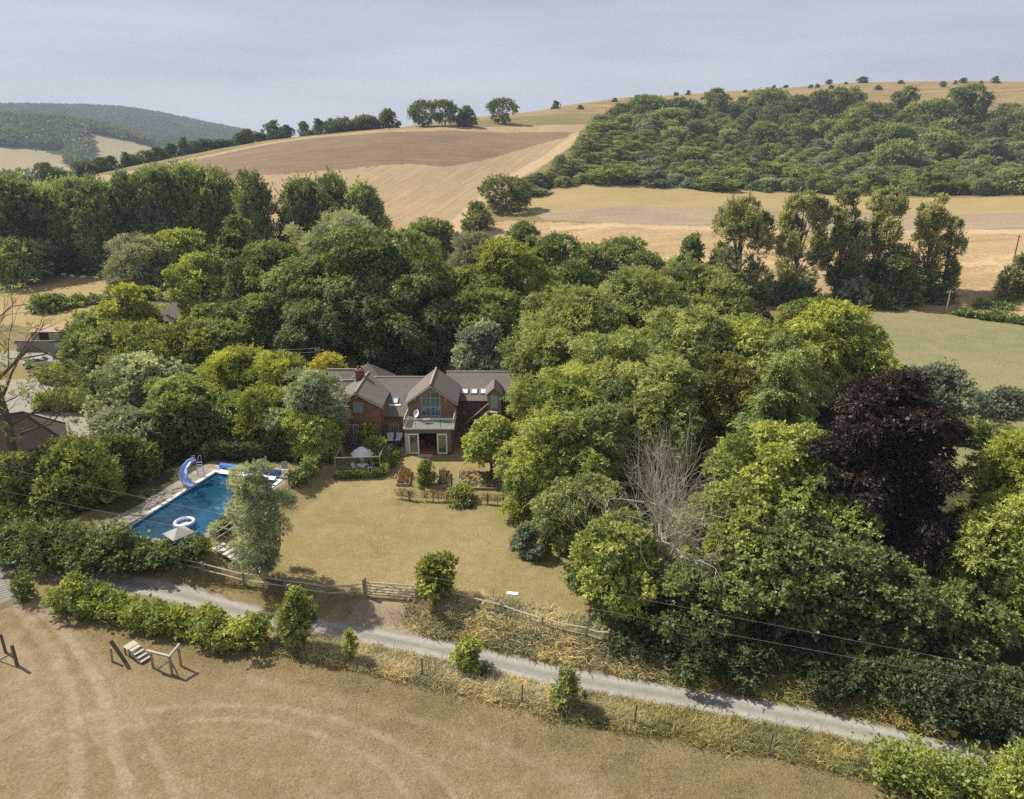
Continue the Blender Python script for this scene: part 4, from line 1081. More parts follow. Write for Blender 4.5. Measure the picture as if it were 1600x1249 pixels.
def dying_ash():
    rng = np.random.default_rng(11)
    g = atf(14, 60, 6.0)
    H = CAMH + 60 * ray(14, 408)[2] / ray(14, 408)[1] - g.z
    t = thing('dying_ash', 'half bare dying ash with thin crown at the left border', 'tree', g)
    tb = MB(); tips = []
    tb.tube([(0, 0, -0.3), (-0.1, 0, 3), (0.1, 0, 6), (-0.1, 0, 9.0)], [0.55, 0.42, 0.36, 0.24], 9)
    for (z, a, l, r) in [(5.2, 0.1, 3.6, .16), (6.4, 2.8, 3.0, .14), (7.2, -0.4, 4.2, .16), (8.6, 0.5, 4.2, .15), (9.0, 2.2, 3.8, .14), (9.0, -1.3, 4.0, .13), (8.0, 3.6, 3.2, .13), (4.2, 0.6, 3.4, .13), (6.0, -0.9, 3.0, .12)]:
        branch_tree(rng, tb, Vector((0, 0, z)), Vector((math.cos(a), math.sin(a) * 0.8, 0.75 if z > 7 else 0.25)).normalized(), l, r, 3, 0.5, 0.16, tips, (2, 4))
    me = tb.build('trunk', BARK, t)
    zmax = max(v[2] for v in tb.v); me.scale = (1, 1, H / zmax)
    tp = np.array([[p.x, p.y, p.z * H / zmax] for p in tips])
    low = tp[:, 2] < 0.62 * H
    sel = np.concatenate([tp[low], tp[~low][::5]])
    if len(sel):
        C = sel; RP = np.full(len(C), 0.55); OUT = unit(C - np.array([0, 0, H * 0.4]))
        V, Q, T = spray_leaves(rng, C, RP, OUT, 6500, 0.24, 6, 0.4, 0.1, 0.8, 0.6, 0.45)
        o = link('crown', np_mesh('crown', V, Q, T), LEAF, t); o.color = col('olive', -0.1)
dying_ash()

# ---- the wood on the hillside: single rounded crowns
def hillside_wood():
    rng = np.random.default_rng(21)
    protos = []
    for k in range(7):
        R = 1.0; hh = 1.5 + 0.25 * (k % 3)
        me, _, _ = crown_mesh(900 + k, R, 0.02, hh, kind='broad' if k % 2 else 'dome', n=5200, leaf=0.105, npuff=24, puffk=0.30, droop=0.25, up=0.25, flat=0.8, wl=0.6, k=5)
        protos.append(me)
    P = np.array(WOOD); lo = P.min(0); hi = P.max(0)
    pts = []
    def ok(x, y, s): return all((x - a) ** 2 + (y - b) ** 2 > (0.5 * (s + c)) ** 2 for a, b, c in pts)
    tries = 0
    while tries < 30000:
        tries += 1
        x = lo[0] + (hi[0] - lo[0]) * rng.random(); y = lo[1] + (hi[1] - lo[1]) * rng.random()
        if not inpoly(WOOD, np.array([x]), np.array([y]))[0]: continue
        pxx = 800 + F / math.cos(PITCH) * x / y
        if pxx > 1660: continue
        rr = math.hypot(x, y)
        s = (7.0 + 12.0 * rng.random() ** 2) if rr < 480 else 10 + 11 * rng.random() ** 1.5
        if ok(x, y, s): pts.append((x, y, s))
    pts.sort(key=lambda p: math.hypot(p[0], p[1]))
    stuffV = []; stuffQ = []; stuffT = []; nv = 0
    keys = [('scrub', 0.35, 'rounded mid green crown in the crowded wood on the hillside'), ('dark', 0.35, 'rounded dark green crown in the crowded wood on the hillside'),
            ('olive', -0.05, 'rounded yellowish olive crown in the crowded wood on the hillside'), ('blue', 0.10, 'rounded grey-green crown in the crowded wood on the hillside')]
    for i, (x, y, s) in enumerate(pts):
        rr = math.hypot(x, y); pxx = 800 + F / math.cos(PITCH) * x / y
        back = sstep(430, 580, rr)
        hgt = (7.5 + 8.0 * back) * (0.55 + 0.5 * rng.random()) * (0.55 + 0.05 * s)
        if pxx < 990: hgt *= 0.72
        q = rng.random()
        kk = 0 if q < 0.40 else 1 if q < 0.66 else 2 if q < 0.86 else 3
        me = protos[int(rng.integers(0, len(protos)))]
        R = s * (0.56 + 0.10 * rng.random()); zz = tz(x, y)
        if i < 290:
            o = link('hillside_tree', me, LEAF, None, (x, y, zz - 0.6))
            o.scale = (R, R, hgt / 1.7); o.rotation_euler = (0, 0, rng.random() * 6.28)
            o.color = col(keys[kk][0], keys[kk][1] - 0.08 + 0.5 * (rng.random() - 0.5))
            tag(o, keys[kk][2], 'tree', 'trees of the wood on the hillside')
        else:
            a = rng.random() * 6.28
            v = np.empty(len(me.vertices) * 3, np.float32); me.vertices.foreach_get('co', v); v = v.reshape(-1, 3)
            v = np.stack([(v[:, 0] * math.cos(a) - v[:, 1] * math.sin(a)) * R + x, (v[:, 0] * math.sin(a) + v[:, 1] * math.cos(a)) * R + y, v[:, 2] * hgt / 1.7 + zz - 0.6], 1)
            stuffV.append(v); stuffQ.append(np.arange(len(v)).reshape(-1, 4) + nv); nv += len(v)
            stuffT.append(np.clip(np.repeat(rng.random(), len(v)) * 0.5 + 0.2 + rng.normal(0, 0.12, len(v)), 0, 1))
    if stuffV:
        o = link('upper_wood', np_mesh('upper_wood', np.concatenate(stuffV), np.concatenate(stuffQ), np.concatenate(stuffT)), LEAF)
        o.color = col('scrub', 0.05); tag(o, 'tree canopy at the top of the hillside wood', 'wood', kind='stuff')
    print('wood', len(pts))
    # shrubs along the edge and the ridge hedgerow
    def row(pix, s, h, name, label, cat, group, key, step, jit=0.3):
        W_ = [atr(p[1], p[2]) if p[0] == 'r' else at(*p) for p in pix]
        for a, b in zip(W_[:-1], W_[1:]):
            L = (b - a).length; m = max(1, int(L / step))
            for i in range(m):
                q = a.lerp(b, (i + 0.3 + 0.4 * rng.random()) / m); q.x += rng.normal() * 0.8; q.y += rng.normal() * 1.5
                o = link(name, protos[int(rng.integers(0, len(protos)))], LEAF, None, (q.x, q.y, tz(q.x, q.y) - 0.4))
                R = s * (0.75 + 0.5 * rng.random()); o.scale = (R, R, h * (0.7 + 0.6 * rng.random()) / 1.7)
                o.rotation_euler = (0, 0, rng.random() * 6.28); o.color = col(key, jit * (rng.random() - 0.5)); tag(o, label, cat, group)
    row([('r', 60, 462), ('r', 110, 462), ('r', 200, 474), ('r', 260, 482), ('r', 350, 492), ('r', 455, 492)], 5.0, 7.5, 'hedgerow_shrub', 'dark shrub in the long hedgerow following the left ridge', 'shrub', 'shrubs of the ridge hedgerow', 'deep', 6.0)
    row([('r', 470, 491), ('r', 530, 488), ('r', 590, 486)], 4.6, 7.5, 'hedgerow_shrub', 'dark tree-like shrub in the hedgerow along the crest of the stubble hill', 'shrub', 'shrubs on the crest of the stubble hill', 'deep', 7.0)
    row([(812, 303), (850, 290), (905, 262), (920, 235)], 5.0, 6.5, 'boundary_shrub', 'dark shrub in the boundary hedge at the left end of the hillside wood', 'shrub', 'shrubs of the boundary hedge', 'scrub', 6.5)
    row([('r', 0, 452), ('r', 50, 456)], 5.0, 6.0, 'hedgerow_shrub', 'dark shrub in the hedgerow behind the poplar wood', 'shrub', 'shrubs behind the poplar wood', 'deep', 7)
    # junipers on the open down
    jun = [(150, 156, .9), (200, 153, .9), (330, 146, .7), (438, 143, .8), (558, 127, .8), (575, 121, .9), (610, 150, .9), (710, 124, .8), (740, 122, .8), (786, 109, 1.1), (797, 134, 1.1), (858, 108, .6), (855, 158, .8),
           (927, 104, 1.9), (900, 170, 1.6), (990, 131, 1.1), (1086, 106, .9), (1262, 119, 1.0), (1345, 103, 1.1), (1418, 118, 1.0), (1480, 104, 1.3), (1313, 108, .7), (178, 174, .8)]
    jp = [(1000 + x / 2.667, 90 + y / 2.667, s) for x, y, s in jun] + [(500 + x / 3.122, 100 + y / 3.122, s) for x, y, s in [(1040, 225, 1.2), (1150, 215, 1.3), (1270, 218, .8), (1440, 181, .9)]]
    for px, py, s in jp:
        g = at(px, py + 1.2)
        if math.hypot(g.x, g.y) > 1500: g = atr(px, 900)
        o = link('juniper_bush', protos[int(rng.integers(0, len(protos)))], LEAF, None, (g.x, g.y, g.z - 0.3))
        o.scale = (2.9 * s, 2.9 * s, 2.5 * min(s, 1.4)); o.color = col('deep', -0.1); o.rotation_euler = (0, 0, rng.random() * 6)
        tag(o, 'small dark juniper bush dotted over the open grassy down', 'bush', 'juniper bushes on the open down')
hillside_wood()
for px, top, wd, r, c, j, lab in [(1010, 152, 66, 575, 'dark', .2, 'big dark tree at the upper left end of the hillside wood'), (1062, 158, 58, 585, 'dark', .1, 'second big dark tree from the left on top of the hillside wood'), (1120, 160, 50, 590, 'scrub', .2, 'mid green tree between the dark trees on top of the hillside wood'),
        (1190, 142, 74, 600, 'scrub', .3, 'broad green tree on top of the hillside wood, below the skyline junipers'), (1240, 152, 56, 595, 'scrub', .1, 'green tree right of the broad one on top of the hillside wood'), (1285, 142, 50, 600, 'bright', -.2, 'pale tree with visible trunk on top of the hillside wood'),
        (1345, 163, 70, 570, 'olive', -.1, 'yellowish round tree in the upper hillside wood'), (1398, 138, 36, 605, 'scrub', .1, 'narrow green tree standing above the hillside wood'), (1445, 158, 66, 575, 'olive', -.15, 'yellowish spreading tree in the upper right hillside wood'),
        (1492, 133, 56, 600, 'dark', .2, 'tallest dark tree at the right of the hillside wood'), (1385, 195, 60, 500, 'dark', .2, 'large dark tree in the middle of the hillside wood'), (1460, 205, 56, 490, 'scrub', .3, 'pale green tree in the middle right of the hillside wood'), (1400, 222, 60, 440, 'scrub', .35, 'large grey-green tree low in the hillside wood')]:
    T_('hillside_tree', 'broad', px, top, wd, r, c, lab, base=atr(px, r), leaf=1.0, trunk=False, hb=0.06, jit=j, group='large trees of the hillside wood')
for px, top, by, wd, st, c, lab in [(608, 173, 199, 26, 'bush', 'deep', 'small dark tree on the crest, left of the pair of oaks'), (663, 160, 196, 40, 'lone', 'dark', 'left oak of the pair on the crest of the stubble hill'),
                                (697, 160, 196, 38, 'lone', 'dark', 'right oak of the pair on the crest of the stubble hill'), (729, 169, 192, 28, 'bush', 'deep', 'dark bush right of the pair of oaks on the crest'),
                                (786, 157, 194, 36, 'lone', 'dark', 'single oak with a bare trunk on the crest, right of the pair')]:
    T_('crest_tree', st, px, top, wd, 500, c, lab, base=atr(px, 488 if px < 650 else 492 if px < 760 else 520), leaf=1.1, hb=0.2 if st == 'lone' else None, jit=-0.1)
for px, top, by, wd, lab in [(575, 184, 204, 34, 'dark tree on the crest at the end of the hedgerow'), (535, 188, 208, 40, 'dark tree in the middle of the crest hedgerow')]:
    T_('crest_tree', 'bush', px, top, wd, 490, 'deep', lab, base=atr(px, 488), leaf=1.1)

def far_woods():
    rng = np.random.default_rng(31)
    def scatter(n, fn, size, key, name, label):
        P = []; tries = 0
        while len(P) < n and tries < n * 30:
            tries += 1
            q = fn()
            if q is not None: P.append(q)
        P = np.array(P); m = len(P); per = 16
        u = rsphere(rng, m * per); u[:, 2] = np.abs(u[:, 2])
        S = np.repeat(size * (0.6 + 0.8 * rng.random(m)), per)
        base = np.repeat(P, per, 0) + u * (S * 0.55)[:, None]
        D = unit(u + rng.normal(size=u.shape) * 0.6); N = unit(u + np.array([0, 0, 0.5]) + rng.normal(size=u.shape) * 0.4)
        tt = np.clip(np.repeat(rng.normal(0.45, 0.2, m), per) + rng.normal(0, 0.1, m * per), 0, 1)
        V, Q, T = leaf_quads(base, D, N, S * 0.55, S * 0.42, tt)
        o = link(name, np_mesh(name, V, Q, T), LEAF); o.color = col(key); tag(o, label, 'wood', kind='stuff')
    def far():
        px = -150 + 640 * rng.random(); r = 2500 + 1050 * rng.random()
        if px < 58 and 3040 < r < 3340: return None
        g = atr(px, r); return (g.x, g.y, g.z + 2)
    scatter(14000, far, 15.0, 'far', 'far_woodland', 'dark wooded hill on the far left horizon')
    def spur():
        px = -150 + 480 * rng.random(); r = 1580 + 520 * rng.random()
        if 140 < px < 250 and r < 1740: return None
        if px >= 250 and r < 1520: return None
        g = atr(px, r); return (g.x, g.y, g.z + 2)
    scatter(7500, spur, 13.0, 'farspur', 'spur_woodland', 'greener wooded spur in front of the far left hill')
    def near():
        px = -150 + 450 * rng.random(); r = 640 + 500 * rng.random() ** 2
        if px > 240: return None
        g = atr(px, r); return (g.x, g.y, g.z + 1)
    scatter(120, near, 11.0, 'farspur', 'valley_trees', 'scattered trees along the far valley bottom')
    def strip():
        px = 108 + 32 * rng.random(); r = 1400 + 220 * rng.random()
        g = atr(px, r); return (g.x, g.y, g.z + 1)
    scatter(160, strip, 13.0, 'farspur', 'valley_wood', 'wood running down between two far pale fields')
far_woods()

# ---- long dry grass on the banks of the lane
def grass_band(seed, name, label, key, fn, n, L, lean=0.5, clump=7, spread=0.22, jit=0.0):
    rng = np.random.default_rng(seed)
    pts = fn(rng, n // clump)
    m = len(pts)
    lean_dir = rng.random(m) * 6.28
    ht = (0.55 + 0.7 * rng.random(m))
    idx = np.repeat(np.arange(m), clump)
    P = pts[idx] + np.stack([rng.normal(0, spread, m * clump), rng.normal(0, spread, m * clump), np.zeros(m * clump)], 1)
    P[:, 2] = terrain(P[:, 0], P[:, 1]) - 0.02
    a = lean_dir[idx] + rng.normal(0, 0.8, len(P)); ll = lean * (0.4 + rng.random(len(P)))
    D = unit(np.stack([np.cos(a) * ll, np.sin(a) * ll, np.ones(len(P))], 1))
    D2 = unit(np.stack([np.cos(a) * (ll * 2.6 + 0.3), np.sin(a) * (ll * 2.6 + 0.3), np.full(len(P), 0.55)], 1))
    S = unit(np.cross(D, rsphere(rng, len(P))))
    LL = (L * ht[idx] * (0.7 + 0.6 * rng.random(len(P))))[:, None]; W = LL * 0.028 + 0.006
    V = np.stack([P - S * W, P + S * W, P + D * LL * 0.6 + S * W * 0.8, P + D * LL * 0.6 - S * W * 0.8,
                  P + D * LL * 0.6 + D2 * LL * 0.5 + S * W * 0.15, P + D * LL * 0.6 + D2 * LL * 0.5 - S * W * 0.15], 1).reshape(-1, 3)
    k = np.arange(len(P))[:, None] * 6
    Q = np.concatenate([k + np.array([[0, 1, 2, 3]]), k + np.array([[3, 2, 4, 5]])])
    X_, Y_ = pts[:, 0], pts[:, 1]
    tp = 0.5 + 0.26 * np.sin(X_ * 0.9 + 2.1 * np.sin(Y_ * 0.55)) * np.sin(Y_ * 1.1 + 1.6 * np.sin(X_ * 0.4)) + 0.2 * np.sin(X_ * 2.9 + 2 * np.sin(Y_ * 2.1)) * np.sin(Y_ * 2.6 + X_)
    tp = np.clip(tp + rng.normal(0, 0.17, m), 0, 1)
    T = np.repeat(np.clip(tp[idx] + rng.normal(0, 0.12, len(P)), 0, 1), 6)
    o = link(name, np_mesh(name, V, Q, T), LEAF); o.color = col(key, jit)
    return tag(o, label, 'grass', kind='stuff')

def lane_side(side, d0, d1, px0, px1, patch=0.0):
    def fn(rng, n):
        seg = np.hypot(*np.diff(LANE, axis=0).T); cum = np.concatenate([[0], np.cumsum(seg)])
        s = rng.random(n * 3) * cum[-1]
        c = np.stack([np.interp(s, cum, LANE[:, i]) for i in range(2)], 1)
        c2 = np.stack([np.interp(np.minimum(s + .2, cum[-1]), cum, LANE[:, i]) for i in range(2)], 1)
        d = unit(c2 - c + 1e-9); nrm = np.stack([-d[:, 1], d[:, 0]], 1) * side
        k = d0 + (d1 - d0) * rng.random(n * 3)
        q = c + nrm * k[:, None]
        px = 800 + F * q[:, 0] / (q[:, 1] * math.cos(PITCH) + CAMH * math.sin(PITCH))
        pat = np.sin(q[:, 0] * 1.1 + 1.7 * np.sin(q[:, 1] * 0.9)) * np.sin(q[:, 1] * 1.6 + q[:, 0] * 0.4) + 0.5 * rng.normal(size=len(q))
        keep = (px > px0 + 18 * rng.normal(size=len(px))) & (px < px1 + 18 * rng.normal(size=len(px))) & ((pat > -1 + 4 * patch) | (patch == 0) | (rng.random(len(q)) < .3))
        q = q[keep][:n]
        return np.concatenate([q, np.zeros((len(q), 1))], 1)
    return fn
grass_band(41, 'tall_dry_grass', 'long straw-coloured grass on the bank above the lane', 'hay', lane_side(1, 1.3, 5.0, 655, 1030, .25), 64000, 0.66, 0.9)
grass_band(42, 'tall_dry_grass', 'long dull grass on the shaded verge under the big trees', 'grass', lane_side(1, 1.3, 4.6, 1000, 1450), 34000, 0.6, 0.8)  # darker grass colour stands in for shade under the trees
grass_band(43, 'verge_grass', 'dry grass strip between the lane and the wire fence', 'hay', lane_side(-1, 1.15, 3.6, 400, 1000, .15), 44000, 0.44, 0.6, jit=-0.05)
grass_band(44, 'verge_grass', 'greener grass strip between the lane and the wire fence at the right', 'grass', lane_side(-1, 1.15, 3.9, 860, 1500, .2), 46000, 0.44, 0.7)
grass_band(48, 'verge_grass', 'green weeds mixed into the straw bank above the lane', 'grass', lane_side(1, 1.3, 4.6, 640, 1040, .42), 30000, 0.4, 0.8, jit=-0.05)
grass_band(49, 'verge_grass', 'green weeds mixed into the near verge of the lane', 'grass', lane_side(-1, 1.2, 3.8, 400, 1000, .4), 24000, 0.36, 0.8)
grass_band(45, 'verge_grass', 'short tufted grass below the rail fence left of the gate', 'hay', lane_side(1, 1.9, 3.4, 270, 535, .2), 16000, 0.26, 0.6, jit=-0.3)
grass_band(46, 'verge_grass', 'dry grass at the foot of the lane hedges', 'hay', lane_side(1, 1.4, 2.6, 0, 330), 7000, 0.4, 0.6, jit=-0.4)
def paddock_pts(rng, n):
    x = -32 + 60 * rng.random(n * 3); y = 26 + 20 * rng.random(n * 3)
    d, s = lane_dist(x, y)
    f = 0.6 * np.sin(x * 0.35 + 1) * np.sin(y * 0.6 + x * 0.2) + 0.6 * np.exp(-((d - 5) / 3) ** 2) + rng.normal(0, 0.4, n * 3)
    k = (s < 0) & (d > 3.2) & (f > 0.0) & (wear_at('paddock', x, y) < 0.42 * rng.random(n * 3) + 0.05)
    q = np.stack([x[k], y[k]], 1)[:n]
    return np.concatenate([q, np.zeros((len(q), 1))], 1)
def fence_side_pts(rng, n):
    q = paddock_pts(rng, n * 3); d, _ = lane_dist(q[:, 0], q[:, 1])
    k = rng.random(len(q)) < np.exp(-((d - 4.5) / (2.2 + 0.12 * np.maximum(q[:, 0] + 10, 0))) ** 2)
    return q[k][:n]
grass_band(47, 'paddock_grass', 'short grazed tufts over the near paddock', 'tuft', paddock_pts, 110000, 0.075, 1.4, clump=6, spread=0.16)
grass_band(50, 'paddock_grass', 'greener grazed tufts near the wire fence', 'grass', fence_side_pts, 60000, 0.10, 1.2, clump=6, spread=0.18, jit=-0.1)
def lawn_pts(rng, n):
    x = -27 + 36 * rng.random(n * 4); y = 40 + 26 * rng.random(n * 4)
    f = np.sin(x * 0.5 + 2) * np.sin(y * 0.45 + x * 0.3) + rng.normal(0, 0.5, n * 4)
    gr = np.zeros(len(x))
    for px, py, rad, amt in GREENS['lawn']:
        c = at(px, py); gr = np.maximum(gr, amt * np.exp(-(((x - c.x) / rad) ** 2 + ((y - c.y) / (rad * 0.8)) ** 2)))
    k = inpoly(LAWN, x, y) & (f > -0.3) & (rng.random(n * 4) > 1.6 * gr) & (wear_at('lawn', x, y) < 0.3)
    q = np.stack([x[k], y[k]], 1)[:n]
    return np.concatenate([q, np.zeros((len(q), 1))], 1)
grass_band(51, 'lawn_tufts', 'parched tufts over the lawn', 'lawn_tuft', lawn_pts, 80000, 0.075, 1.3, clump=6, spread=0.18)

# ------------------------------------------------------------------ building materials
def tile_mat(name, a, b, c):
    t = NT(name); P = t.objpos()
    br = t.n('ShaderNodeTexBrick'); t.L(t.mapping(P, (1, 1, 1)), br.inputs['Vector'])
    n1 = t.ramp(t.noise(t.mapping(P, (1, 1, 0.35)), 0.8, 6.0, 0.7), 0.34, 0.66); n2 = t.noise(P, 5.0, 6.0, 0.8)
    sx = t.n('ShaderNodeSeparateXYZ'); t.L(P, sx.inputs[0])
    row = t.math('FRACT', t.math('MULTIPLY', sx.outputs[2], 8.0))
    col_ = t.mix(n1, a, b); col_ = t.mix(t.math('MULTIPLY', t.ramp(n2, 0.42, 0.68), 0.85), col_, c)
    lich = t.math('MULTIPLY', t.ramp(t.noise(P, 1.7, 6.0, 0.75), 0.56, 0.66), 0.5)
    col_ = t.mix(lich, col_, (a[0] * 1.25, a[1] * 1.4, a[2] * 1.2))
    col_ = t.mix(t.math('MULTIPLY', t.ramp(row, 0.2, 0.0), 0.4), col_, (0.04, 0.03, 0.028))
    h = t.math('ADD', t.math('MULTIPLY', row, 0.6), n2)
    return t.pbr(col_, 0.85, t.bump(h, 0.5, 0.04), spec=0.2)
def brick_mat(name, c1, c2, mortar, sc=1.0):
    t = NT(name); P = t.objpos()
    sx = t.n('ShaderNodeSeparateXYZ'); t.L(P, sx.inputs[0])
    cb = t.n('ShaderNodeCombineXYZ'); t.L(t.math('ADD', sx.outputs[0], sx.outputs[1]), cb.inputs[0]); t.L(sx.outputs[2], cb.inputs[1])
    br = t.n('ShaderNodeTexBrick'); t.L(cb.outputs[0], br.inputs['Vector'])
    br.inputs['Scale'].default_value = sc; br.inputs['Brick Width'].default_value = 0.44; br.inputs['Row Height'].default_value = 0.15; br.inputs['Mortar Size'].default_value = 0.014
    br.inputs['Color1'].default_value = c1 + (1,); br.inputs['Color2'].default_value = c2 + (1,); br.inputs['Mortar'].default_value = mortar + (1,)
    n = t.ramp(t.noise(P, 0.9, 4.0), 0.3, 0.7)
    return t.pbr(t.mix(1.0, br.outputs['Color'], t.mix(n, (0.72, 0.72, 0.72), (1.25, 1.2, 1.15)), 'MULTIPLY'), 0.9, t.bump(br.outputs['Fac'], 0.3, 0.02), spec=0.15)
def glass_mat(name, tint, alpha=0.6):
    t = NT(name)
    tr = t.n('ShaderNodeBsdfTransparent'); tr.inputs[0].default_value = tint + (1,)
    g = t.n('ShaderNodeBsdfGlossy'); g.inputs['Roughness'].default_value = 0.03
    d = t.n('ShaderNodeBsdfDiffuse'); d.inputs['Color'].default_value = (0.35, 0.42, 0.44, 1)
    fr = t.n('ShaderNodeFresnel'); fr.inputs[0].default_value = 1.5
    m1 = t.n('ShaderNodeMixShader'); m1.inputs[0].default_value = 1 - alpha; t.L(d.outputs[0], m1.inputs[1]); t.L(tr.outputs[0], m1.inputs[2])
    m = t.n('ShaderNodeMixShader'); t.L(t.math('ADD', fr.outputs[0], 0.06), m.inputs[0]); t.L(m1.outputs[0], m.inputs[1]); t.L(g.outputs[0], m.inputs[2])
    t.L(m.outputs[0], t.out.inputs['Surface']); return t.m

TILE = tile_mat('roof_tile', (0.162, 0.137, 0.118), (0.118, 0.102, 0.092), (0.222, 0.188, 0.160))
OLDTILE = tile_mat('old_roof_tile', (0.098, 0.068, 0.054), (0.075, 0.053, 0.044), (0.15, 0.105, 0.082))
SLATE = tile_mat('slate', (0.11, 0.11, 0.12), (0.085, 0.085, 0.095), (0.16, 0.16, 0.165))
BRICK = brick_mat('brick', (0.33, 0.165, 0.095), (0.25, 0.12, 0.072), (0.26, 0.19, 0.14))
DARKBRICK = brick_mat('dark_brick', (0.17, 0.095, 0.07), (0.13, 0.075, 0.058), (0.17, 0.13, 0.11))
GREYBOARD = simple('grey_board', (0.20, 0.155, 0.13), 0.85, 0.2, 2.0)
WHITE = simple('white_paint', (0.84, 0.82, 0.78), 0.55, 0.06, 2.0, 0.05)
CREAM = simple('cream_board', (0.55, 0.50, 0.40), 0.7, 0.08, 2.0, 0.05)
VERGE = simple('verge_board', (0.36, 0.30, 0.26), 0.8, 0.12, 2.0, 0.1)
SAGE = simple('sage_frame', (0.34, 0.40, 0.40), 0.6, 0.06, 2.0, 0.05)
BLIND = simple('blind_fabric', (0.30, 0.29, 0.17), 0.8, 0.08, 3.0, 0.05)
CURTAIN = simple('curtain_fabric', (0.52, 0.64, 0.68), 0.8, 0.10, 4.0, 0.1)
GLASS = glass_mat('window_glass', (0.55, 0.66, 0.68), 0.25)
CLEARGLASS = glass_mat('balustrade_glass', (0.82, 0.88, 0.86), 0.12)
SKYLIGHT = simple('skylight_glass', (0.62, 0.68, 0.74), 0.08, 0.05, 1.0, 0.0, spec=0.8)
DARK = simple('dark_metal', (0.03, 0.03, 0.032), 0.5, 0.2, 3.0, 0.05)
TIMBER = simple('weathered_timber', (0.27, 0.225, 0.17), 0.9, 0.3, 4.0, 0.4)
DARKTIMBER = simple('dark_timber', (0.12, 0.095, 0.07), 0.9, 0.3, 4.0, 0.4)
GREYRAIL = simple('silvered_rail', (0.40, 0.36, 0.30), 0.9, 0.22, 4.0, 0.4)
TERRA = simple('terracotta', (0.36, 0.115, 0.055), 0.8, 0.2, 3.0, 0.1)
REDWOOD = simple('red_wood', (0.30, 0.07, 0.03), 0.6, 0.25, 2.0, 0.1)
STONE = simple('pale_stone', (0.48, 0.43, 0.36), 0.9, 0.16, 3.0, 0.2)
COPING = simple('coping_stone', (0.62, 0.59, 0.54), 0.85, 0.10, 2.5, 0.1)
BLUEPLASTIC = simple('blue_plastic', (0.050, 0.155, 0.46), 0.35, 0.1, 1.5, 0.02, spec=0.5)
PALEBLUE = simple('pale_blue_slide', (0.26, 0.38, 0.68), 0.3, 0.08, 1.5, 0.02, spec=0.5)
WHITEPLASTIC = simple('white_plastic', (0.78, 0.78, 0.80), 0.4, 0.04, 2.0, 0.0, spec=0.5)
LILAC = simple('lilac_canvas', (0.62, 0.57, 0.64), 0.9, 0.06, 2.0, 0.05)
GREYCANVAS = simple('grey_canvas', (0.33, 0.315, 0.295), 0.9, 0.08, 2.0, 0.05)
BLACKPLASTIC = simple('black_plastic', (0.02, 0.02, 0.022), 0.5, 0.2, 3.0, 0.0)
RUST = simple('rusty_sheet', (0.40, 0.25, 0.18), 0.8, 0.25, 1.0, 0.2)
RENDERW = simple('white_render', (0.66, 0.67, 0.68), 0.9, 0.06, 1.0, 0.1)
SHEDWALL = simple('shed_boards', (0.36, 0.33, 0.28), 0.9, 0.15, 1.5, 0.2)
GREYWALL = brick_mat('grey_wall', (0.24, 0.21, 0.18), (0.19, 0.17, 0.15), (0.22, 0.2, 0.17))
SOIL = simple('dry_soil', (0.34, 0.265, 0.20), 0.95, 0.35, 2.5, 0.8)
WOOL = simple('wool', (0.62, 0.58, 0.50), 0.95, 0.12, 6.0, 0.4)
CABLE = simple('cable', (0.20, 0.21, 0.19), 0.6, 0.1, 1.0, 0.0)
RUBBER = simple('rubber', (0.02, 0.02, 0.02), 0.8, 0.2, 3.0, 0.0)
CARPAINT = simple('silver_car_paint', (0.42, 0.44, 0.47), 0.3, 0.03, 1.0, 0.0, metal=0.6, spec=0.5)

# ------------------------------------------------------------------ the house
def hloc(zx, zy, v, zoom=True):
    """house-local (u, z) on the vertical plane y = v for a point of the photo"""
    px, py = (500 + zx / 4.21, 540 + zy / 4.21) if zoom else (zx, zy)
    d = ray(px, py); t = (HOUSE_O[1] + v) / d[1]
    return d[0] * t - HOUSE_O[0], CAMH + d[2] * t

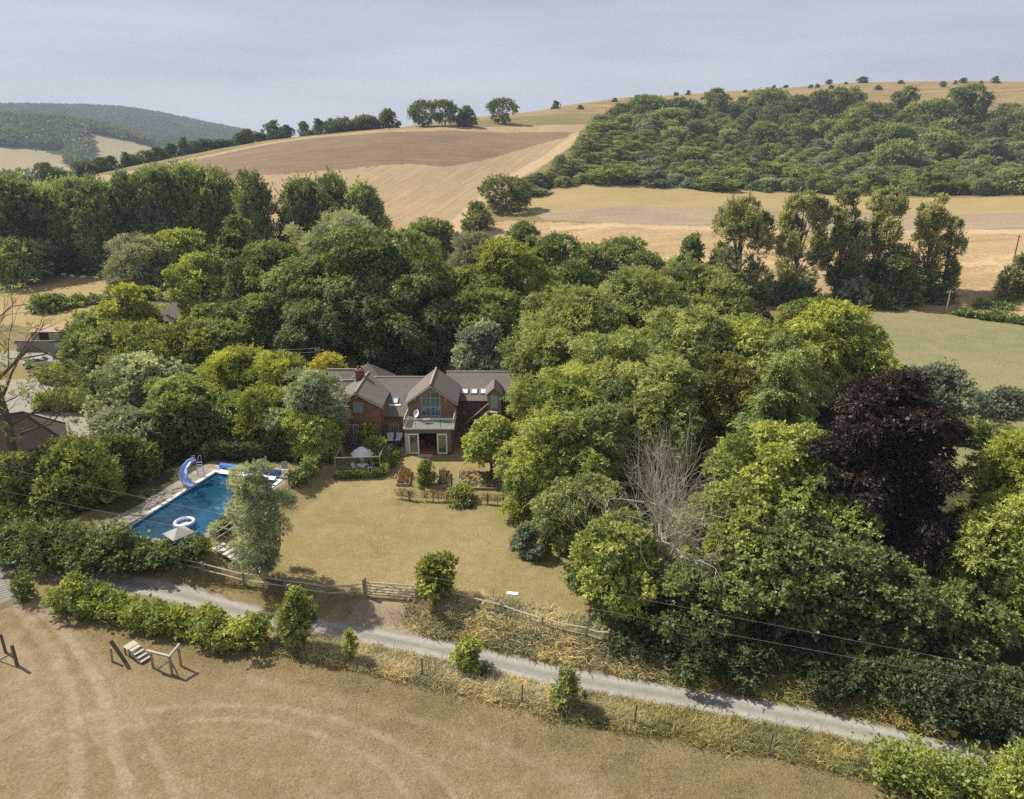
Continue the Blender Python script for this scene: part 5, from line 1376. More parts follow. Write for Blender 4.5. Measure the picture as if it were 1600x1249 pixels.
def build_house():
    h = thing('brick_house', 'brown brick house with tiled gables, glazed balcony room and open garden doors', 'house', (HOUSE_O[0], HOUSE_O[1], 0))
    B = -0.9
    w_ = MB()
    # lower bay of the garden room
    w_.box(-2.5, -2.16, 0, 0.22, B, 2.92); w_.box(1.98, 2.5, 0, 0.22, B, 2.92); w_.box(-2.16, 1.98, 0, 0.22, 2.40, 2.92); w_.box(-2.16, 1.98, 0, 0.22, B, 0.10)
    w_.box(-2.5, -2.28, 0.22, 4.3, B, 2.92); w_.box(2.28, 2.5, 0.22, 4.3, B, 2.92)
    w_.build('bay_wall', GREYBOARD, h)
    inn = MB().box(-2.28, 2.28, 5.2, 5.4, 0, 2.92); inn.box(-2.28, -2.2, 0.22, 5.2, 0.1, 2.92); inn.box(2.2, 2.28, 0.22, 5.2, 0.1, 2.92)
    inn.build('inner_wall', DARKBRICK, h)
    MB().box(-2.28, 2.28, 0.0, 5.2, -0.1, 0.12).build('tiled_floor', TERRA, h)
    # upper gable wall with its glazed opening
    S = 0.74; ap = 6.62
    up = MB()
    for s in (-1, 1):
        x0, x1 = (-2.55, -1.05) if s < 0 else (0.95, 2.55)
        f = lambda x: ap - S * abs(x - 0.03)
        pol = [(x0, 3.3, 3.05), (x1, 3.3, 3.05), (x1, 3.3, f(x1)), (x0, 3.3, f(x0))]
        up = MB().prism(pol, (0, 0.25, 0))
        xw = -2.55 if s < 0 else 2.3
        up.box(xw, xw + .25, 3.55, 9.2, B, 4.70)
        up.build('gable_wall', BRICK, h)
    # main range, left wing, right range walls
    mr = MB().box(-5.3, -2.55, 4.3, 4.55, B, 2.86)
    mr.build('main_wall', BRICK, h)
    lw = MB()
    lx0, lx1, lap, lsl = -10.4, -5.27, 6.10, 0.576; lm = (lx0 + lx1) / 2
    lw.prism([(lx0, 2.4, B), (lx1, 2.4, B), (lx1, 2.4, lap - lsl * (lx1 - lm)), (lm, 2.4, lap), (lx0, 2.4, lap - lsl * (lm - lx0))], (0, 0.25, 0))
    lw.box(lx1 - 0.25, lx1, 2.65, 7.5, B, 4.60); lw.box(lx0, lx0 + 0.25, 2.65, 7.5, B, 4.60)
    lw.build('wing_wall', BRICK, h)
    rw = MB().box(2.55, 10.4, 7.0, 7.25, B, 3.68)
    rw.prism([(10.15, 7.25, B), (10.15, 15.3, B), (10.15, 15.3, 3.68), (10.15, 11.2, 5.6), (10.15, 7.25, 3.68)], (0.25, 0, 0))
    rw.build('range_wall', DARKBRICK, h)
    tw = MB().box(-11, -5.8, 9.6, 14.6, B, 4.35); tw.box(-14.2, -10.9, 4.6, 14.2, B, 3.9)
    tw.build('rear_wall', BRICK, h)
    # roofs: slabs 0.14 thick
    def slab(mb, pts, th=0.14):
        a, b, c = Vector(pts[0]), Vector(pts[1]), Vector(pts[2])
        n = (b - a).cross(c - a).normalized()
        if n.z < 0: pts = pts[::-1]; n = -n
        mb.prism([Vector(p) - n * th for p in pts], n * th)
    def roof(name, slabs, ridges, mat=TILE):
        mb = MB()
        for s in slabs: slab(mb, s)
        r = mb.build(name, mat, h)
        for a, b in ridges:
            MB().tube([a, b], 0.10, 8).build('ridge_tile', VERGE, r)
        return r
    # main range
    rm = roof('main_roof', [[(-8, 3.85, 2.83), (0.0, 3.85, 2.83), (0.0, 9, 5.78), (-8, 9, 5.78)], [(-8, 9.02, 5.76), (0, 9.02, 5.76), (0, 14, 3.2), (-8, 14, 3.2)]], [((-7.6, 9, 5.80), (-0.8, 9, 5.80))])
    # garden gable: ridge x=0.03
    rg = roof('gable_roof', [[(-2.88, 2.85, 4.66), (0.03, 2.85, 6.80), (0.03, 9.3, 6.80), (-2.88, 9.3, 4.66)], [(2.92, 2.85, 4.66), (0.03, 2.85, 6.80), (0.03, 9.3, 6.80), (2.92, 9.3, 4.66)],
                            [(-2.88, 9.3, 4.66), (0.03, 9.3, 6.80), (2.92, 9.3, 4.66), (1.4, 11.3, 4.66)]], [((0.03, 2.85, 6.82), (0.03, 9.3, 6.82))])
    for s in (-1, 1):
        MB().beam((0.03, 2.80, 6.66), (0.03 + s * 2.9, 2.80, 4.52), 0.07, 0.24, (0, 1, 0)).build('bargeboard', VERGE, rg)
    MB().box(2.84, 2.96, 2.85, 9.2, 4.50, 4.60).build('gutter', DARK, rg)
    # left wing
    rl = roof('wing_roof', [[(-5.05, 1.95, 4.66), (-7.83, 1.95, 6.26), (-7.83, 9.5, 6.26), (-5.05, 7.6, 4.66)], [(-10.62, 1.95, 4.66), (-7.83, 1.95, 6.26), (-7.83, 9.5, 6.26), (-10.62, 9.5, 4.66)]], [((-7.83, 1.95, 6.28), (-7.83, 9.5, 6.28))])
    for s in (-1, 1):
        MB().beam((-7.83, 1.90, 6.12), (-7.83 + s * 2.76, 1.90, 4.53), 0.07, 0.22, (0, 1, 0)).build('bargeboard', VERGE, rl)
    # right range
    rr_ = roof('range_roof', [[(1.0, 6.75, 3.66), (10.6, 6.75, 3.66), (10.6, 11.2, 5.75), (1.0, 11.2, 5.75)], [(1.0, 11.22, 5.74), (10.6, 11.22, 5.74), (10.6, 15.6, 3.6), (1.0, 15.6, 3.6)]], [((1.0, 11.2, 5.77), (10.6, 11.2, 5.77))])
    MB().box(2.56, 6.05, 6.66, 6.78, 3.52, 3.63).build('gutter', DARK, rr_)
    # rear tower and left ranges
    apx = (-8.35, 12, 6.62); bs = [(-11.2, 9.4, 4.3), (-5.6, 9.4, 4.3), (-5.6, 14.8, 4.3), (-11.2, 14.8, 4.3)]
    roof('tower_roof', [[bs[i], bs[(i + 1) % 4], apx] for i in range(4)], [(apx, (-8.35, 12.02, 6.7))])
    for (yy, zz, x0) in ((5.6, 5.15, -13.2), (8.8, 5.45, -13.4), (12.2, 5.75, -13.4)):
        roof('side_roof', [[(x0, yy - 1.75, zz - 1.35), (-9.0, yy - 1.75, zz - 1.35), (-9.0, yy, zz), (x0, yy, zz)], [(x0, yy + 1.6, zz - 1.25), (-9.0, yy + 1.6, zz - 1.25), (-9.0, yy, zz), (x0, yy, zz)]], [((x0, yy, zz + .02), (-9.2, yy, zz + .02))])
    # chimney
    ch = MB().box(-8.85, -8.0, 7.2, 7.9, 4.8, 6.95); ch.box(-8.92, -7.93, 7.13, 7.97, 6.95, 7.10)
    c_ = ch.build('chimney', DARKBRICK, h)
    for x in (-8.62, -8.2):
        MB().lathe([(0.14, 7.10), (0.15, 7.16), (0.11, 7.22), (0.10, 7.48), (0.13, 7.52)], 10, (x, 7.55, 0)).build('chimney_pot', TERRA, c_)
    # glazed gable window
    f = lambda x: ap - 0.10 - S * abs(x - 0.03)
    wf = MB()
    for (a, b) in [((-1.05, 3.1), (-1.05, f(-1.05))), ((0.95, 3.1), (0.95, f(0.95))), ((-0.05, 3.1), (-0.05, f(-0.05))), ((-0.06, 3.1), (-0.06, 3.12))]:
        wf.beam((a[0], 3.34, a[1]), (b[0], 3.34, b[1]), 0.09, 0.10, (0, 1, 0))
    for (a, b) in [((-1.09, 3.13), (0.99, 3.13)), ((-1.05, 5.15), (0.95, 5.15)), ((-1.05, 4.12), (0.95, 4.12)), ((-1.05, f(-1.05)), (0.0, f(0.0))), ((0.95, f(0.95)), (0.0, f(0.0)))]:
        wf.beam((a[0], 3.335, a[1]), (b[0], 3.335, b[1]), 0.085, 0.11, (0, 1, 0))
    for x in (-0.55, 0.45): wf.beam((x, 3.342, 3.1), (x, 3.342, 5.1), 0.06, 0.07, (0, 1, 0))
    win = wf.build('window', SAGE, h)
    MB().prism([(-1.02, 3.40, 3.1), (0.92, 3.40, 3.1), (0.92, 3.40, f(0.92)), (0.03, 3.40, f(0.03)), (-1.02, 3.40, f(-1.02))], (0, 0.02, 0)).build('pane', GLASS, win)
    for x0, x1 in ((-1.0, -0.62), (-0.5, -0.1), (0.02, 0.38), (0.5, 0.9)):
        cu = MB()
        k = 7
        for i in range(k):
            a = x0 + (x1 - x0) * i / k; b = x0 + (x1 - x0) * (i + 1) / k
            cu.prism([(a, 3.56 + 0.03 * (i % 2), 3.1), (b, 3.56 + 0.03 * ((i + 1) % 2), 3.1), (b, 3.56 + 0.03 * ((i + 1) % 2), 5.1), (a, 3.56 + 0.03 * (i % 2), 5.1)], (0, 0.015, 0))
        cu.build('curtain', CURTAIN, win)
    MB().prism([(-2.2, 4.6, 3.0), (2.25, 4.6, 3.0), (2.25, 4.6, 4.6), (.03, 4.6, 6.2), (-2.2, 4.6, 4.6)], (0, .1, 0)).build('room_wall', simple('room_plaster', (0.40, 0.42, 0.40), 0.9), h)
    # wall lamps beside the big window, light on the left gable
    for x, z in ((-1.75, 5.0), (1.62, 5.0)):
        MB().lathe([(0.05, -0.1), (0.09, -0.06), (0.09, 0.12), (0.03, 0.2)], 8, (x, 3.20, z)).build('wall_lamp', CREAM, h)
    MB().lathe([(0.02, -0.14), (0.13, -0.1), (0.16, 0), (0.13, 0.1), (0.02, 0.14)], 12, (-7.83, 2.36, 5.55), 1, 0.5).build('wall_lamp', CREAM, h)
    for zx, zy, v in ((945, 443, 7.0), (1145, 445, 7.0)):
        u, z = hloc(zx, zy, v - .1)
        MB().lathe([(0.02, -0.12), (0.11, -0.06), (0.11, 0.06), (0.02, 0.12)], 8, (u, v - 0.1, z)).build('wall_lamp', CREAM, h)
    # windows of the left wing, french doors of the main wall
    def window(x0, x1, z0, z1, y, mul=1, trans=None, mat=WHITE, glass=GLASS, name='window'):
        m = MB(); t_ = 0.07
        m.box(x0, x1, y - 0.05, y + 0.03, z0, z0 + t_); m.box(x0, x1, y - 0.05, y + 0.03, z1 - t_, z1)
        m.box(x0, x0 + t_, y - 0.048, y + 0.03, z0 + t_, z1 - t_); m.box(x1 - t_, x1, y - 0.048, y + 0.03, z0 + t_, z1 - t_)
        for i in range(1, mul + 1):
            x = x0 + (x1 - x0) * i / (mul + 1); m.box(x - t_ * .45, x + t_ * .45, y - 0.046, y + 0.03, z0 + t_, z1 - t_)
        if trans: m.box(x0 + t_, x1 - t_, y - 0.044, y + 0.03, trans - 0.03, trans + 0.03)
        o = m.build(name, mat, h)
        MB().box(x0 + .03, x1 - .03, y - 0.012, y - 0.004, z0 + .03, z1 - .03).build('pane', glass, o)
        return o
    DG = simple('dark_glass', (0.10, 0.13, 0.14), 0.06, 0.1, 1.0, 0.0, spec=0.8)
    LG = simple('sky_glass', (0.30, 0.40, 0.42), 0.06, 0.1, 1.0, 0.0, spec=0.8)
    u0, z1 = hloc(215, 375, 2.4); u1, z0 = hloc(285, 442, 2.4)
    window(u0, u1, z0, z1, 2.4, 1, None, SAGE, LG)
    u0, z1 = hloc(215, 520, 2.4); u1, z0 = hloc(262, 605, 2.4)
    window(u0, u1, 0.15, z1, 2.4, 1, None, WHITE, DG, 'french_door')
    u0, z1 = hloc(450, 515, 4.3); u1, z0 = hloc(520, 600, 4.3)
    window(u0, u1, 0.12, z1, 4.3, 3, None, CREAM, DG, 'french_door')
    # the two open leaves of the garden doors
    for x0, x1, aa in ((-2.13, -1.02, 0.10), (0.87, 1.95, -0.10)):
        m = MB(); m.box(x0, x1, -0.10, -0.03, 0.10, 0.24); m.box(x0, x1, -0.10, -0.03, 2.24, 2.38)
        m.box(x0, x0 + 0.14, -0.098, -0.03, 0.24, 2.24); m.box(x1 - 0.14, x1, -0.098, -0.03, 0.24, 2.24)
        o = m.build('garden_door', WHITE, h)
        MB().box(x0 + .12, x1 - .12, -0.066, -0.058, 0.2, 2.3).build('pane', CLEARGLASS, o)
        MB().box(x0 + .12, x1 - .12, -0.05, -0.04, 0.2, 2.3).build('blind', BLIND, o)
    MB().box(-2.5, -2.16, -0.03, -0.004, 0.05, 2.4).build('door_panel', CREAM, h)
    MB().box(-1.25, 0.35, -0.75, -0.04, -0.25, 0.06).build('doorstep', STONE, h)
    # balcony
    bal = MB().box(-2.58, 2.70, -0.12, 3.28, 2.93, 3.05).build('balcony', simple('deck_boards', (0.33, 0.33, 0.30), 0.8, 0.12, 2.5), h)
    MB().box(-2.62, 2.74, -0.20, -0.125, 2.90, 3.10).build('fascia', WHITE, bal)
    rl_ = MB(); rl_.box(-2.56, 2.68, -0.10, -0.02, 3.96, 4.01); rl_.box(-2.56, -2.48, -0.02, 3.2, 3.96, 4.01); rl_.box(2.60, 2.68, -0.02, 3.2, 3.96, 4.01)
    rl_.build('handrail', GREYRAIL, bal)
    for x in (-2.52, -1.28, 0.0, 1.30, 2.64):
        MB().box(x - 0.035, x + 0.035, -0.09, -0.02, 3.05, 3.96).build('baluster_post', WHITE if abs(x) > 2 else DARK, bal)
    for x0, x1 in ((-2.46, -1.34), (-1.22, -0.06), (0.06, 1.24), (1.36, 2.58)):
        MB().box(x0, x1, -0.062, -0.05, 3.12, 3.94).build('glass_panel', CLEARGLASS, bal)
    for x in (-2.52, 2.64):
        for yy in (1.0, 2.1, 3.1): MB().box(x - 0.035, x + 0.035, yy - 0.035, yy + 0.035, 3.05, 3.96).build('baluster_post', WHITE, bal)
        for y0, y1 in ((0.02, 0.94), (1.06, 2.04), (2.16, 3.04)): MB().box(x - 0.006, x + 0.006, y0, y1, 3.12, 3.94).build('glass_panel', CLEARGLASS, bal)
    # skylights lying on the slopes
    def skylight(zx, zy, wpx, hpx, p0, nrm):
        n = Vector(nrm).normalized(); p0 = Vector(p0)
        def hit(x, y):
            d = Vector(ray(500 + x / 4.21, 540 + y / 4.21)); o = Vector((-HOUSE_O[0], -HOUSE_O[1], CAMH))
            return o + d * ((p0 - o).dot(n) / d.dot(n))
        c = hit(zx, zy); ux = Vector((1, 0, 0)); uy = n.cross(ux).normalized()
        hw = (hit(zx + wpx / 2, zy) - hit(zx - wpx / 2, zy)).length / 2; hh = (hit(zx, zy - hpx / 2) - hit(zx, zy + hpx / 2)).length / 2
        q = lambda a, b, e: c + ux * a + uy * b + n * e
        m = MB()
        for (a0, a1, b0, b1) in ((-hw, hw, -hh, -hh + .09), (-hw, hw, hh - .09, hh), (-hw, -hw + .09, -hh + .09, hh - .09), (hw - .09, hw, -hh + .09, hh - .09)):
            m.prism([q(a0, b0, 0), q(a1, b0, 0), q(a1, b1, 0), q(a0, b1, 0)], n * 0.11)
        o = m.build('skylight', simple('skylight_frame', (0.25, 0.25, 0.25), 0.5), h)
        MB().prism([q(-hw + .08, -hh + .08, 0.02), q(hw - .08, -hh + .08, 0.02), q(hw - .08, hh - .08, 0.02), q(-hw + .08, hh - .08, 0.02)], n * 0.05).build('pane', SKYLIGHT, o)
        return c, uy, n, hw, hh, o
    nm = (0, -(5.78 - 2.83), 5.15)
    c, uy, n, hw, hh, o = skylight(497, 364, 36, 38, (0, 3.85, 2.83), nm)
    MB().prism([c + Vector((-hw - .35, 0, 0)) - uy * (hh + .32), c + Vector((hw + .35, 0, 0)) - uy * (hh + .32), c + Vector((hw + .35, 0, 0)) - uy * (hh + .12), c + Vector((-hw - .35, 0, 0)) - uy * (hh + .12)], n * 0.06).build('flashing', WHITE, o)
    nr_ = (0, -(5.75 - 3.66), 4.45)
    for zx in (952, 1014, 1075): skylight(zx, 302, 46, 36, (0, 6.75, 3.66), nr_)
    # dormer over the timber stairs
    dm = MB(); dx = 6.75
    dm.prism([(dx - .75, 5.9, 2.9), (dx + .75, 5.9, 2.9), (dx + .75, 5.9, 4.75), (dx, 5.9, 5.42), (dx - .75, 5.9, 4.75)], (0, 2.6, 0))
    d_ = dm.build('dormer', simple('dormer_boards', (0.23, 0.215, 0.15), 0.85), h)
    mb = MB()
    for s in (-1, 1):
        slab(mb, [(dx + s * 1.0, 5.6, 4.62), (dx, 5.6, 5.55), (dx, 9.2, 5.55), (dx + s * 1.0, 9.2, 4.62)], 0.1)
    mb.build('dormer_roof', TILE, d_)
    MB().box(dx - .42, dx + .42, 5.85, 5.896, 2.95, 4.6).build('dormer_door', SAGE, d_)
    # timber stairs to the dormer
    st = MB()
    for k in range(10):
        x = 3.6 + 0.26 * k; z = 0.55 + 0.235 * k
        st.box(x, x + 0.30, 5.0, 6.0, z, z + 0.05)
    s_ = st.build('timber_stairs', TIMBER, h)
    for yy in (5.0, 6.0): MB().beam((3.45, yy, 0.35), (6.2, yy, 2.85), 0.06, 0.26, (0, 1, 0)).build('stringer', DARKTIMBER, s_)
    MB().box(6.1, 7.6, 4.9, 5.9, 2.80, 2.88).build('landing', TIMBER, s_)
    MB().beam((3.5, 4.98, 1.55), (6.15, 4.98, 3.95), 0.08, 0.12, (0, 1, 0)).build('handrail', GREYRAIL, s_)
    for k in range(5): MB().box(3.8 + 0.55 * k, 3.88 + 0.55 * k, 4.95, 5.02, 0.75 + 0.5 * k, 1.8 + 0.5 * k).build('baluster_post', DARKTIMBER, s_)
    for x in (6.15, 7.5): MB().box(x, x + .1, 4.92, 5.02, -0.6, 3.9).build('baluster_post', DARKTIMBER, s_)
    # black steel stairs off the balcony
    bs_ = MB()
    for k in range(12):
        bs_.box(2.75 + 0.22 * k, 3.0 + 0.22 * k, 1.9, 2.8, 2.80 - 0.235 * k, 2.84 - 0.235 * k)
    b_ = bs_.build('steel_stairs', DARK, h)
    for yy in (1.9, 2.8):
        MB().beam((2.7, yy, 2.95), (5.5, yy, 0.05), 0.05, 0.2, (0, 1, 0)).build('stringer', DARK, b_)
        MB().tube([(2.75, yy, 4.0), (3.1, yy, 4.0), (5.5, yy, 1.3), (5.5, yy, 0.0)], 0.03, 6).build('handrail', DARK, b_)
    MB().tube([(2.42, -0.06, -0.6), (2.42, -0.06, 2.9)], 0.045, 8).build('downpipe', DARK, h)
    MB().tube([(-5.2, 2.3, -0.6), (-5.2, 2.3, 4.5)], 0.045, 8).build('downpipe', DARK, h)
    # flower basket on the range wall
    return h
build_house()

HZ = lambda x, y: tz(HOUSE_O[0] + x, HOUSE_O[1] + y)
def HL(x, y, z=0.0): return (HOUSE_O[0] + x, HOUSE_O[1] + y, z)
def HG(zx, zy):
    p = at(500 + zx / 4.21, 540 + zy / 4.21); return p

# satellite dish on the balcony, small deck table
d = thing('satellite_dish', 'white satellite dish tilted up on the balcony of the house', 'satellite dish', HL(-1.45, 2.2, 3.05))
m = MB(); rings = []
for i in range(5):
    r = 0.44 * i / 4; rings.append((max(r, 0.01), 0.11 * (i / 4) ** 2))
m.lathe(rings + [(0.45, 0.10), (0.02, -0.03)], 20)
o = m.build('dish', WHITEPLASTIC, d, smooth=True); o.location = (0, 0, 0.75); o.rotation_euler = (math.radians(40), math.radians(-58), 0)
MB().tube([(0, 0.1, 0), (0, 0.1, 0.7)], 0.04, 8).build('stand', DARK, d)
d = thing('deck_table', 'low small table on the balcony deck', 'table', HL(-0.35, 1.3, 3.05))
MB().box(-.4, .4, -.25, .25, .38, .42).build('table_top', GREYRAIL, d)
for sx in (-1, 1):
    for sy in (-1, 1): MB().box(sx * .35 - .02, sx * .35 + .02, sy * .2 - .02, sy * .2 + .02, 0, .38).build('leg', DARK, d)
# dining table and chair in the open garden room, red cushion on the doorstep
d = thing('dining_table', 'dark red wooden table inside the open garden room', 'table', HL(-0.15, 3.0, 0.12))
MB().box(-.55, .55, -.5, .5, .70, .75).build('table_top', REDWOOD, d)
for sx in (-1, 1):
    for sy in (-1, 1): MB().box(sx * .48 - .03, sx * .48 + .03, sy * .42 - .03, sy * .42 + .03, 0, .70).build('leg', REDWOOD, d)
d = thing('wooden_chair', 'red wooden chair by the left door leaf of the garden room', 'chair', HL(-0.85, 1.2, 0.12))
MB().box(-.2, .2, -.2, .2, .42, .46).build('seat', REDWOOD, d); MB().box(-.2, .2, .17, .2, .5, .95).build('backrest', REDWOOD, d)
for sx in (-1, 1):
    for sy in (-1, 1): MB().box(sx * .17 - .02, sx * .17 + .02, sy * .17 - .02, sy * .17 + .02, 0, .42).build('leg', REDWOOD, d)
m = MB().box(-.55, .45, -.35, .35, 0, .03); m.box(-.5, .4, -.3, .3, .03, .036)
tag(m.build('door_mat', TERRA, None, HL(-0.55, 0.55, 0.122)), 'terracotta mat in the open garden doorway', 'mat')

# patio lounge chairs
def lounge_chair(loc, rz, label):
    t = thing('patio_chair', label, 'chair', loc, rz, 'white chairs on the house patio')
    MB().box(-.36, .36, -.35, .35, .28, .40).build('seat', WHITEPLASTIC, t, bevel=.03)
    o = MB().box(-.36, .36, -.06, .06, 0, .62).build('backrest', WHITEPLASTIC, t, (0, .34, .36), bevel=.03); o.rotation_euler = (math.radians(-14), 0, 0)
    for s in (-1, 1): MB().box(s * .38 - .04, s * .38 + .04, -.33, .33, .42, .54).build('armrest', DARK, t)
    for sx in (-1, 1):
        for sy in (-1, 1): MB().box(sx * .32 - .025, sx * .32 + .025, sy * .3 - .025, sy * .3 + .025, 0, .28).build('leg', DARK, t)
    return t
lounge_chair(HL(-4.65, 3.3, HZ(-4.65, 3.3)), 0.1, 'white cushioned chair left of the pair before the patio doors')
lounge_chair(HL(-3.75, 3.35, HZ(-3.75, 3.35)), -0.1, 'white cushioned chair right of the pair before the patio doors')
d = thing('patio_table', 'round dark table in the shade of the patio', 'table', HL(-3.6, 2.2, HZ(-3.6, 2.2)))
MB().lathe([(.5, .40), (.52, .42), (.52, .45), (.0, .45)], 20).build('table_top', DARK, d); MB().lathe([(.05, 0), (.05, .40)], 8).build('leg', DARK, d)

# garden seating frame with parasol, table and chairs
fx = HOUSE_O[0] - 6.4; fy = HOUSE_O[1] - 4.0; fz = tz(fx, fy)
fr = thing('pergola_frame', 'open timber post frame around the white garden seats', 'pergola', (fx, fy, fz))
for x, y in ((-2.15, -1.55), (2.15, -1.2), (-2.15, 1.6), (2.15, 1.7)):
    MB().box(x - .06, x + .06, y - .06, y + .06, -.3, 1.95).build('post', TIMBER, fr)
for a, b in (((-2.2, -1.55, 1.98), (2.2, -1.2, 1.98)), ((-2.15, -1.55, 1.985), (-2.15, 1.65, 1.985)), ((2.15, -1.2, 1.985), (2.15, 1.7, 1.985))):
    MB().beam(a, b, .08, .09).build('rail', TIMBER, fr)
hedge('box_hedge', None, .7, .75, 'hedge', 'low clipped box hedge in front of the garden seats', world=[(fx - 2.3, fy - 1.95, 0), (fx + 2.35, fy - 1.6, 0)], leaf=.13, square=.3, top_rough=.02)
hedge('box_hedge', None, .55, .8, 'lime', 'low sunlit box hedge on the right side of the garden seats', world=[(fx + 2.5, fy - 1.5, 0), (fx + 2.45, fy + .3, 0)], leaf=.13, square=.3, top_rough=.02)  # lit copy of the box hedge: yellower leaf colour stands in for sun
ps = thing('garden_parasol', 'drooping lilac white parasol over the garden table', 'parasol', (fx + .15, fy + .35, fz))
m = MB(); m.lathe([(1.18, 1.55), (1.16, 1.66), (.85, 2.0), (.45, 2.24), (.04, 2.36)], 8, sx=1.0, sy=.85); m.build('canopy', LILAC, ps)
MB().tube([(0, 0, 0), (0, 0, 2.45)], .025, 8).build('pole', WHITE, ps); MB().lathe([(.3, 0), (.3, .06), (.05, .12)], 14).build('base', STONE, ps)
tb = thing('garden_table', 'round white table below the lilac parasol', 'table', (fx + .2, fy - .25, fz))
MB().lathe([(.50, .68), (.52, .70), (.52, .73), (.0, .735)], 20).build('table_top', WHITEPLASTIC, tb)
for k in range(3): MB().tube([(.38 * math.cos(k * 2.1), .38 * math.sin(k * 2.1), 0), (.1 * math.cos(k * 2.1), .1 * math.sin(k * 2.1), .68)], .025, 6).build('leg', WHITEPLASTIC, tb)
def garden_chair(x, y, rz, label):
    t = thing('garden_chair', label, 'chair', (x, y, tz(x, y)), rz, 'white chairs around the garden table')
    MB().box(-.25, .25, -.23, .23, .40, .44).build('seat', WHITEPLASTIC, t, bevel=.015)
    m = MB(); m.prism([(-.25, .20, .46), (.25, .20, .46), (.27, .30, .82), (.14, .33, .92), (-.14, .33, .92), (-.27, .30, .82)], (0, .035, .01)); m.build('backrest', WHITEPLASTIC, t)
    for s in (-1, 1):
        m = MB(); m.box(s * .27 - .025, s * .27 + .025, -.22, .22, .62, .65); m.box(s * .27 - .02, s * .27 + .02, -.22, -.18, .44, .62); m.build('armrest', WHITEPLASTIC, t)
    for sx in (-1, 1):
        for sy in (-1, 1): MB().tube([(sx * .25, sy * .23, 0), (sx * .21, sy * .19, .40)], .022, 6).build('leg', WHITEPLASTIC, t)
garden_chair(fx - .45, fy - .45, 1.2, 'white plastic garden chair at the left of the round table')
garden_chair(fx + .05, fy + .55, 0.05, 'white plastic garden chair behind the round table')
garden_chair(fx + .95, fy - .25, -1.5, 'white plastic garden chair at the right of the round table')
garden_chair(fx + .55, fy - .9, 2.7, 'white plastic garden chair in front of the round table')

# box balls in a double row
def ball(x, y, r, label):
    TREE_SEED[0] += 1
    rng = np.random.default_rng(TREE_SEED[0]); n = 420
    u = rsphere(rng, n); u[:, 2] = np.where(u[:, 2] < -.5, -u[:, 2], u[:, 2])
    P = u * r * (0.86 + 0.14 * rng.random(n))[:, None] + np.array([0, 0, r * .85])
    D = unit(u + rng.normal(size=u.shape) * .8); N = unit(u + rng.normal(size=u.shape) * .3)
    V, Q, T = leaf_quads(P, D, N, np.full(n, .15), np.full(n, .11), np.clip(rng.normal(.5, .18, n), 0, 1))
    o = link('box_ball', np_mesh('box_ball', V, Q, T), LEAF, None, (x, y, tz(x, y))); o.color = col('lime', -.35)
    tag(o, label, 'shrub', 'clipped box balls leading to the patio')
for zx, zy, lab in [(470, 795, 'nearest and largest clipped box ball of the group'), (492, 772, 'second clipped box ball, just right behind the nearest'), (500, 748, 'third clipped box ball from the front'), (505, 728, 'fourth clipped box ball from the front'), (494, 712, 'clipped box ball farthest back by the patio step')]:
    p = HG(zx, zy); ball(p.x, p.y, .42, lab)

# raised beds
def bed(pts, label, soil, name='raised_bed'):
    P = [HG(*p) for p in pts]; c = sum(P, Vector()) / 4
    t = thing(name, label, 'raised bed', c)
    Lp = [p - c for p in P]
    for i in range(4):
        a, b = Lp[i].copy(), Lp[(i + 1) % 4].copy(); a.z += .1; b.z += .1
        MB().beam(a, b, .07, .32).build('side_board', TIMBER, t)
    m = MB(); m.prism([(p.x * .97, p.y * .97, p.z - .1) for p in Lp], (0, 0, .26)); m.build('soil', soil, t)
    return c, Lp
def bed_plants(c, Lp, n, leaf, color, label, hgt, name='bed_plants', cat='plants', frac=1.0):
    rng = np.random.default_rng(int(abs(c.x * 100)) + n)
    a = rng.random(n) * frac; b = rng.random(n)
    A = np.array([[p.x, p.y, 0] for p in Lp])
    P = (A[0] * (1 - a)[:, None] + A[1] * a[:, None]) * (1 - b)[:, None] + (A[3] * (1 - a)[:, None] + A[2] * a[:, None]) * b[:, None]
    P = P * .9; P[:, 2] = .12 + rng.random(n) * hgt * (0.6 + .4 * np.sin(P[:, 0] * 4) * np.sin(P[:, 1] * 3))
    D = unit(rsphere(rng, n) + np.array([0, 0, .7])); N = unit(rsphere(rng, n) + np.array([0, 0, .6]))
    V, Q, T = leaf_quads(P, D, N, leaf * (.6 + .8 * rng.random(n)), np.full(n, leaf * .6), np.clip(rng.normal(.5, .25, n), 0, 1))
    o = link(name, np_mesh(name, V, Q, T), LEAF, None, c); o.color = col(color); tag(o, label, cat)
c, L_ = bed([(503, 925), (588, 927), (602, 832), (522, 828)], 'narrow timber edged bed of dried plants, leftmost of the beds', SOIL)
bed_plants(c, L_, 900, .2, (.22, .15, .07), 'dried brown plants filling the leftmost raised bed', .7)
c, L_ = bed([(773, 940), (858, 938), (852, 842), (784, 838)], 'narrow timber edged bed of withered plants, right of the green bush', SOIL)
bed_plants(c, L_, 800, .2, (.17, .14, .08), 'withered dull plants in the bed right of the tall green bush', .6)
c, L_ = bed([(908, 948), (1164, 954), (1152, 850), (916, 838)], 'wide timber edged bed of bare dry soil, largest bed', SOIL)
bed_plants(c, L_, 520, .24, (.10, .13, .06), 'sparse green plants at the back of the wide soil bed', .35, frac=1.0)
bed_plants(c, L_, 260, .34, (.45, .33, .24), 'dry pale stalks lying on the wide soil bed', .2, name='dry_stalks')
p = HG(690, 938)
T_('garden_bush', 'bush', 663.5, 721, 27, 62, 'bright', 'tall upright green bush standing between the two narrow beds', cat='bush', base=p + Vector((0, .8, 0)), leaf=.16, trunk=False, jit=-.25)

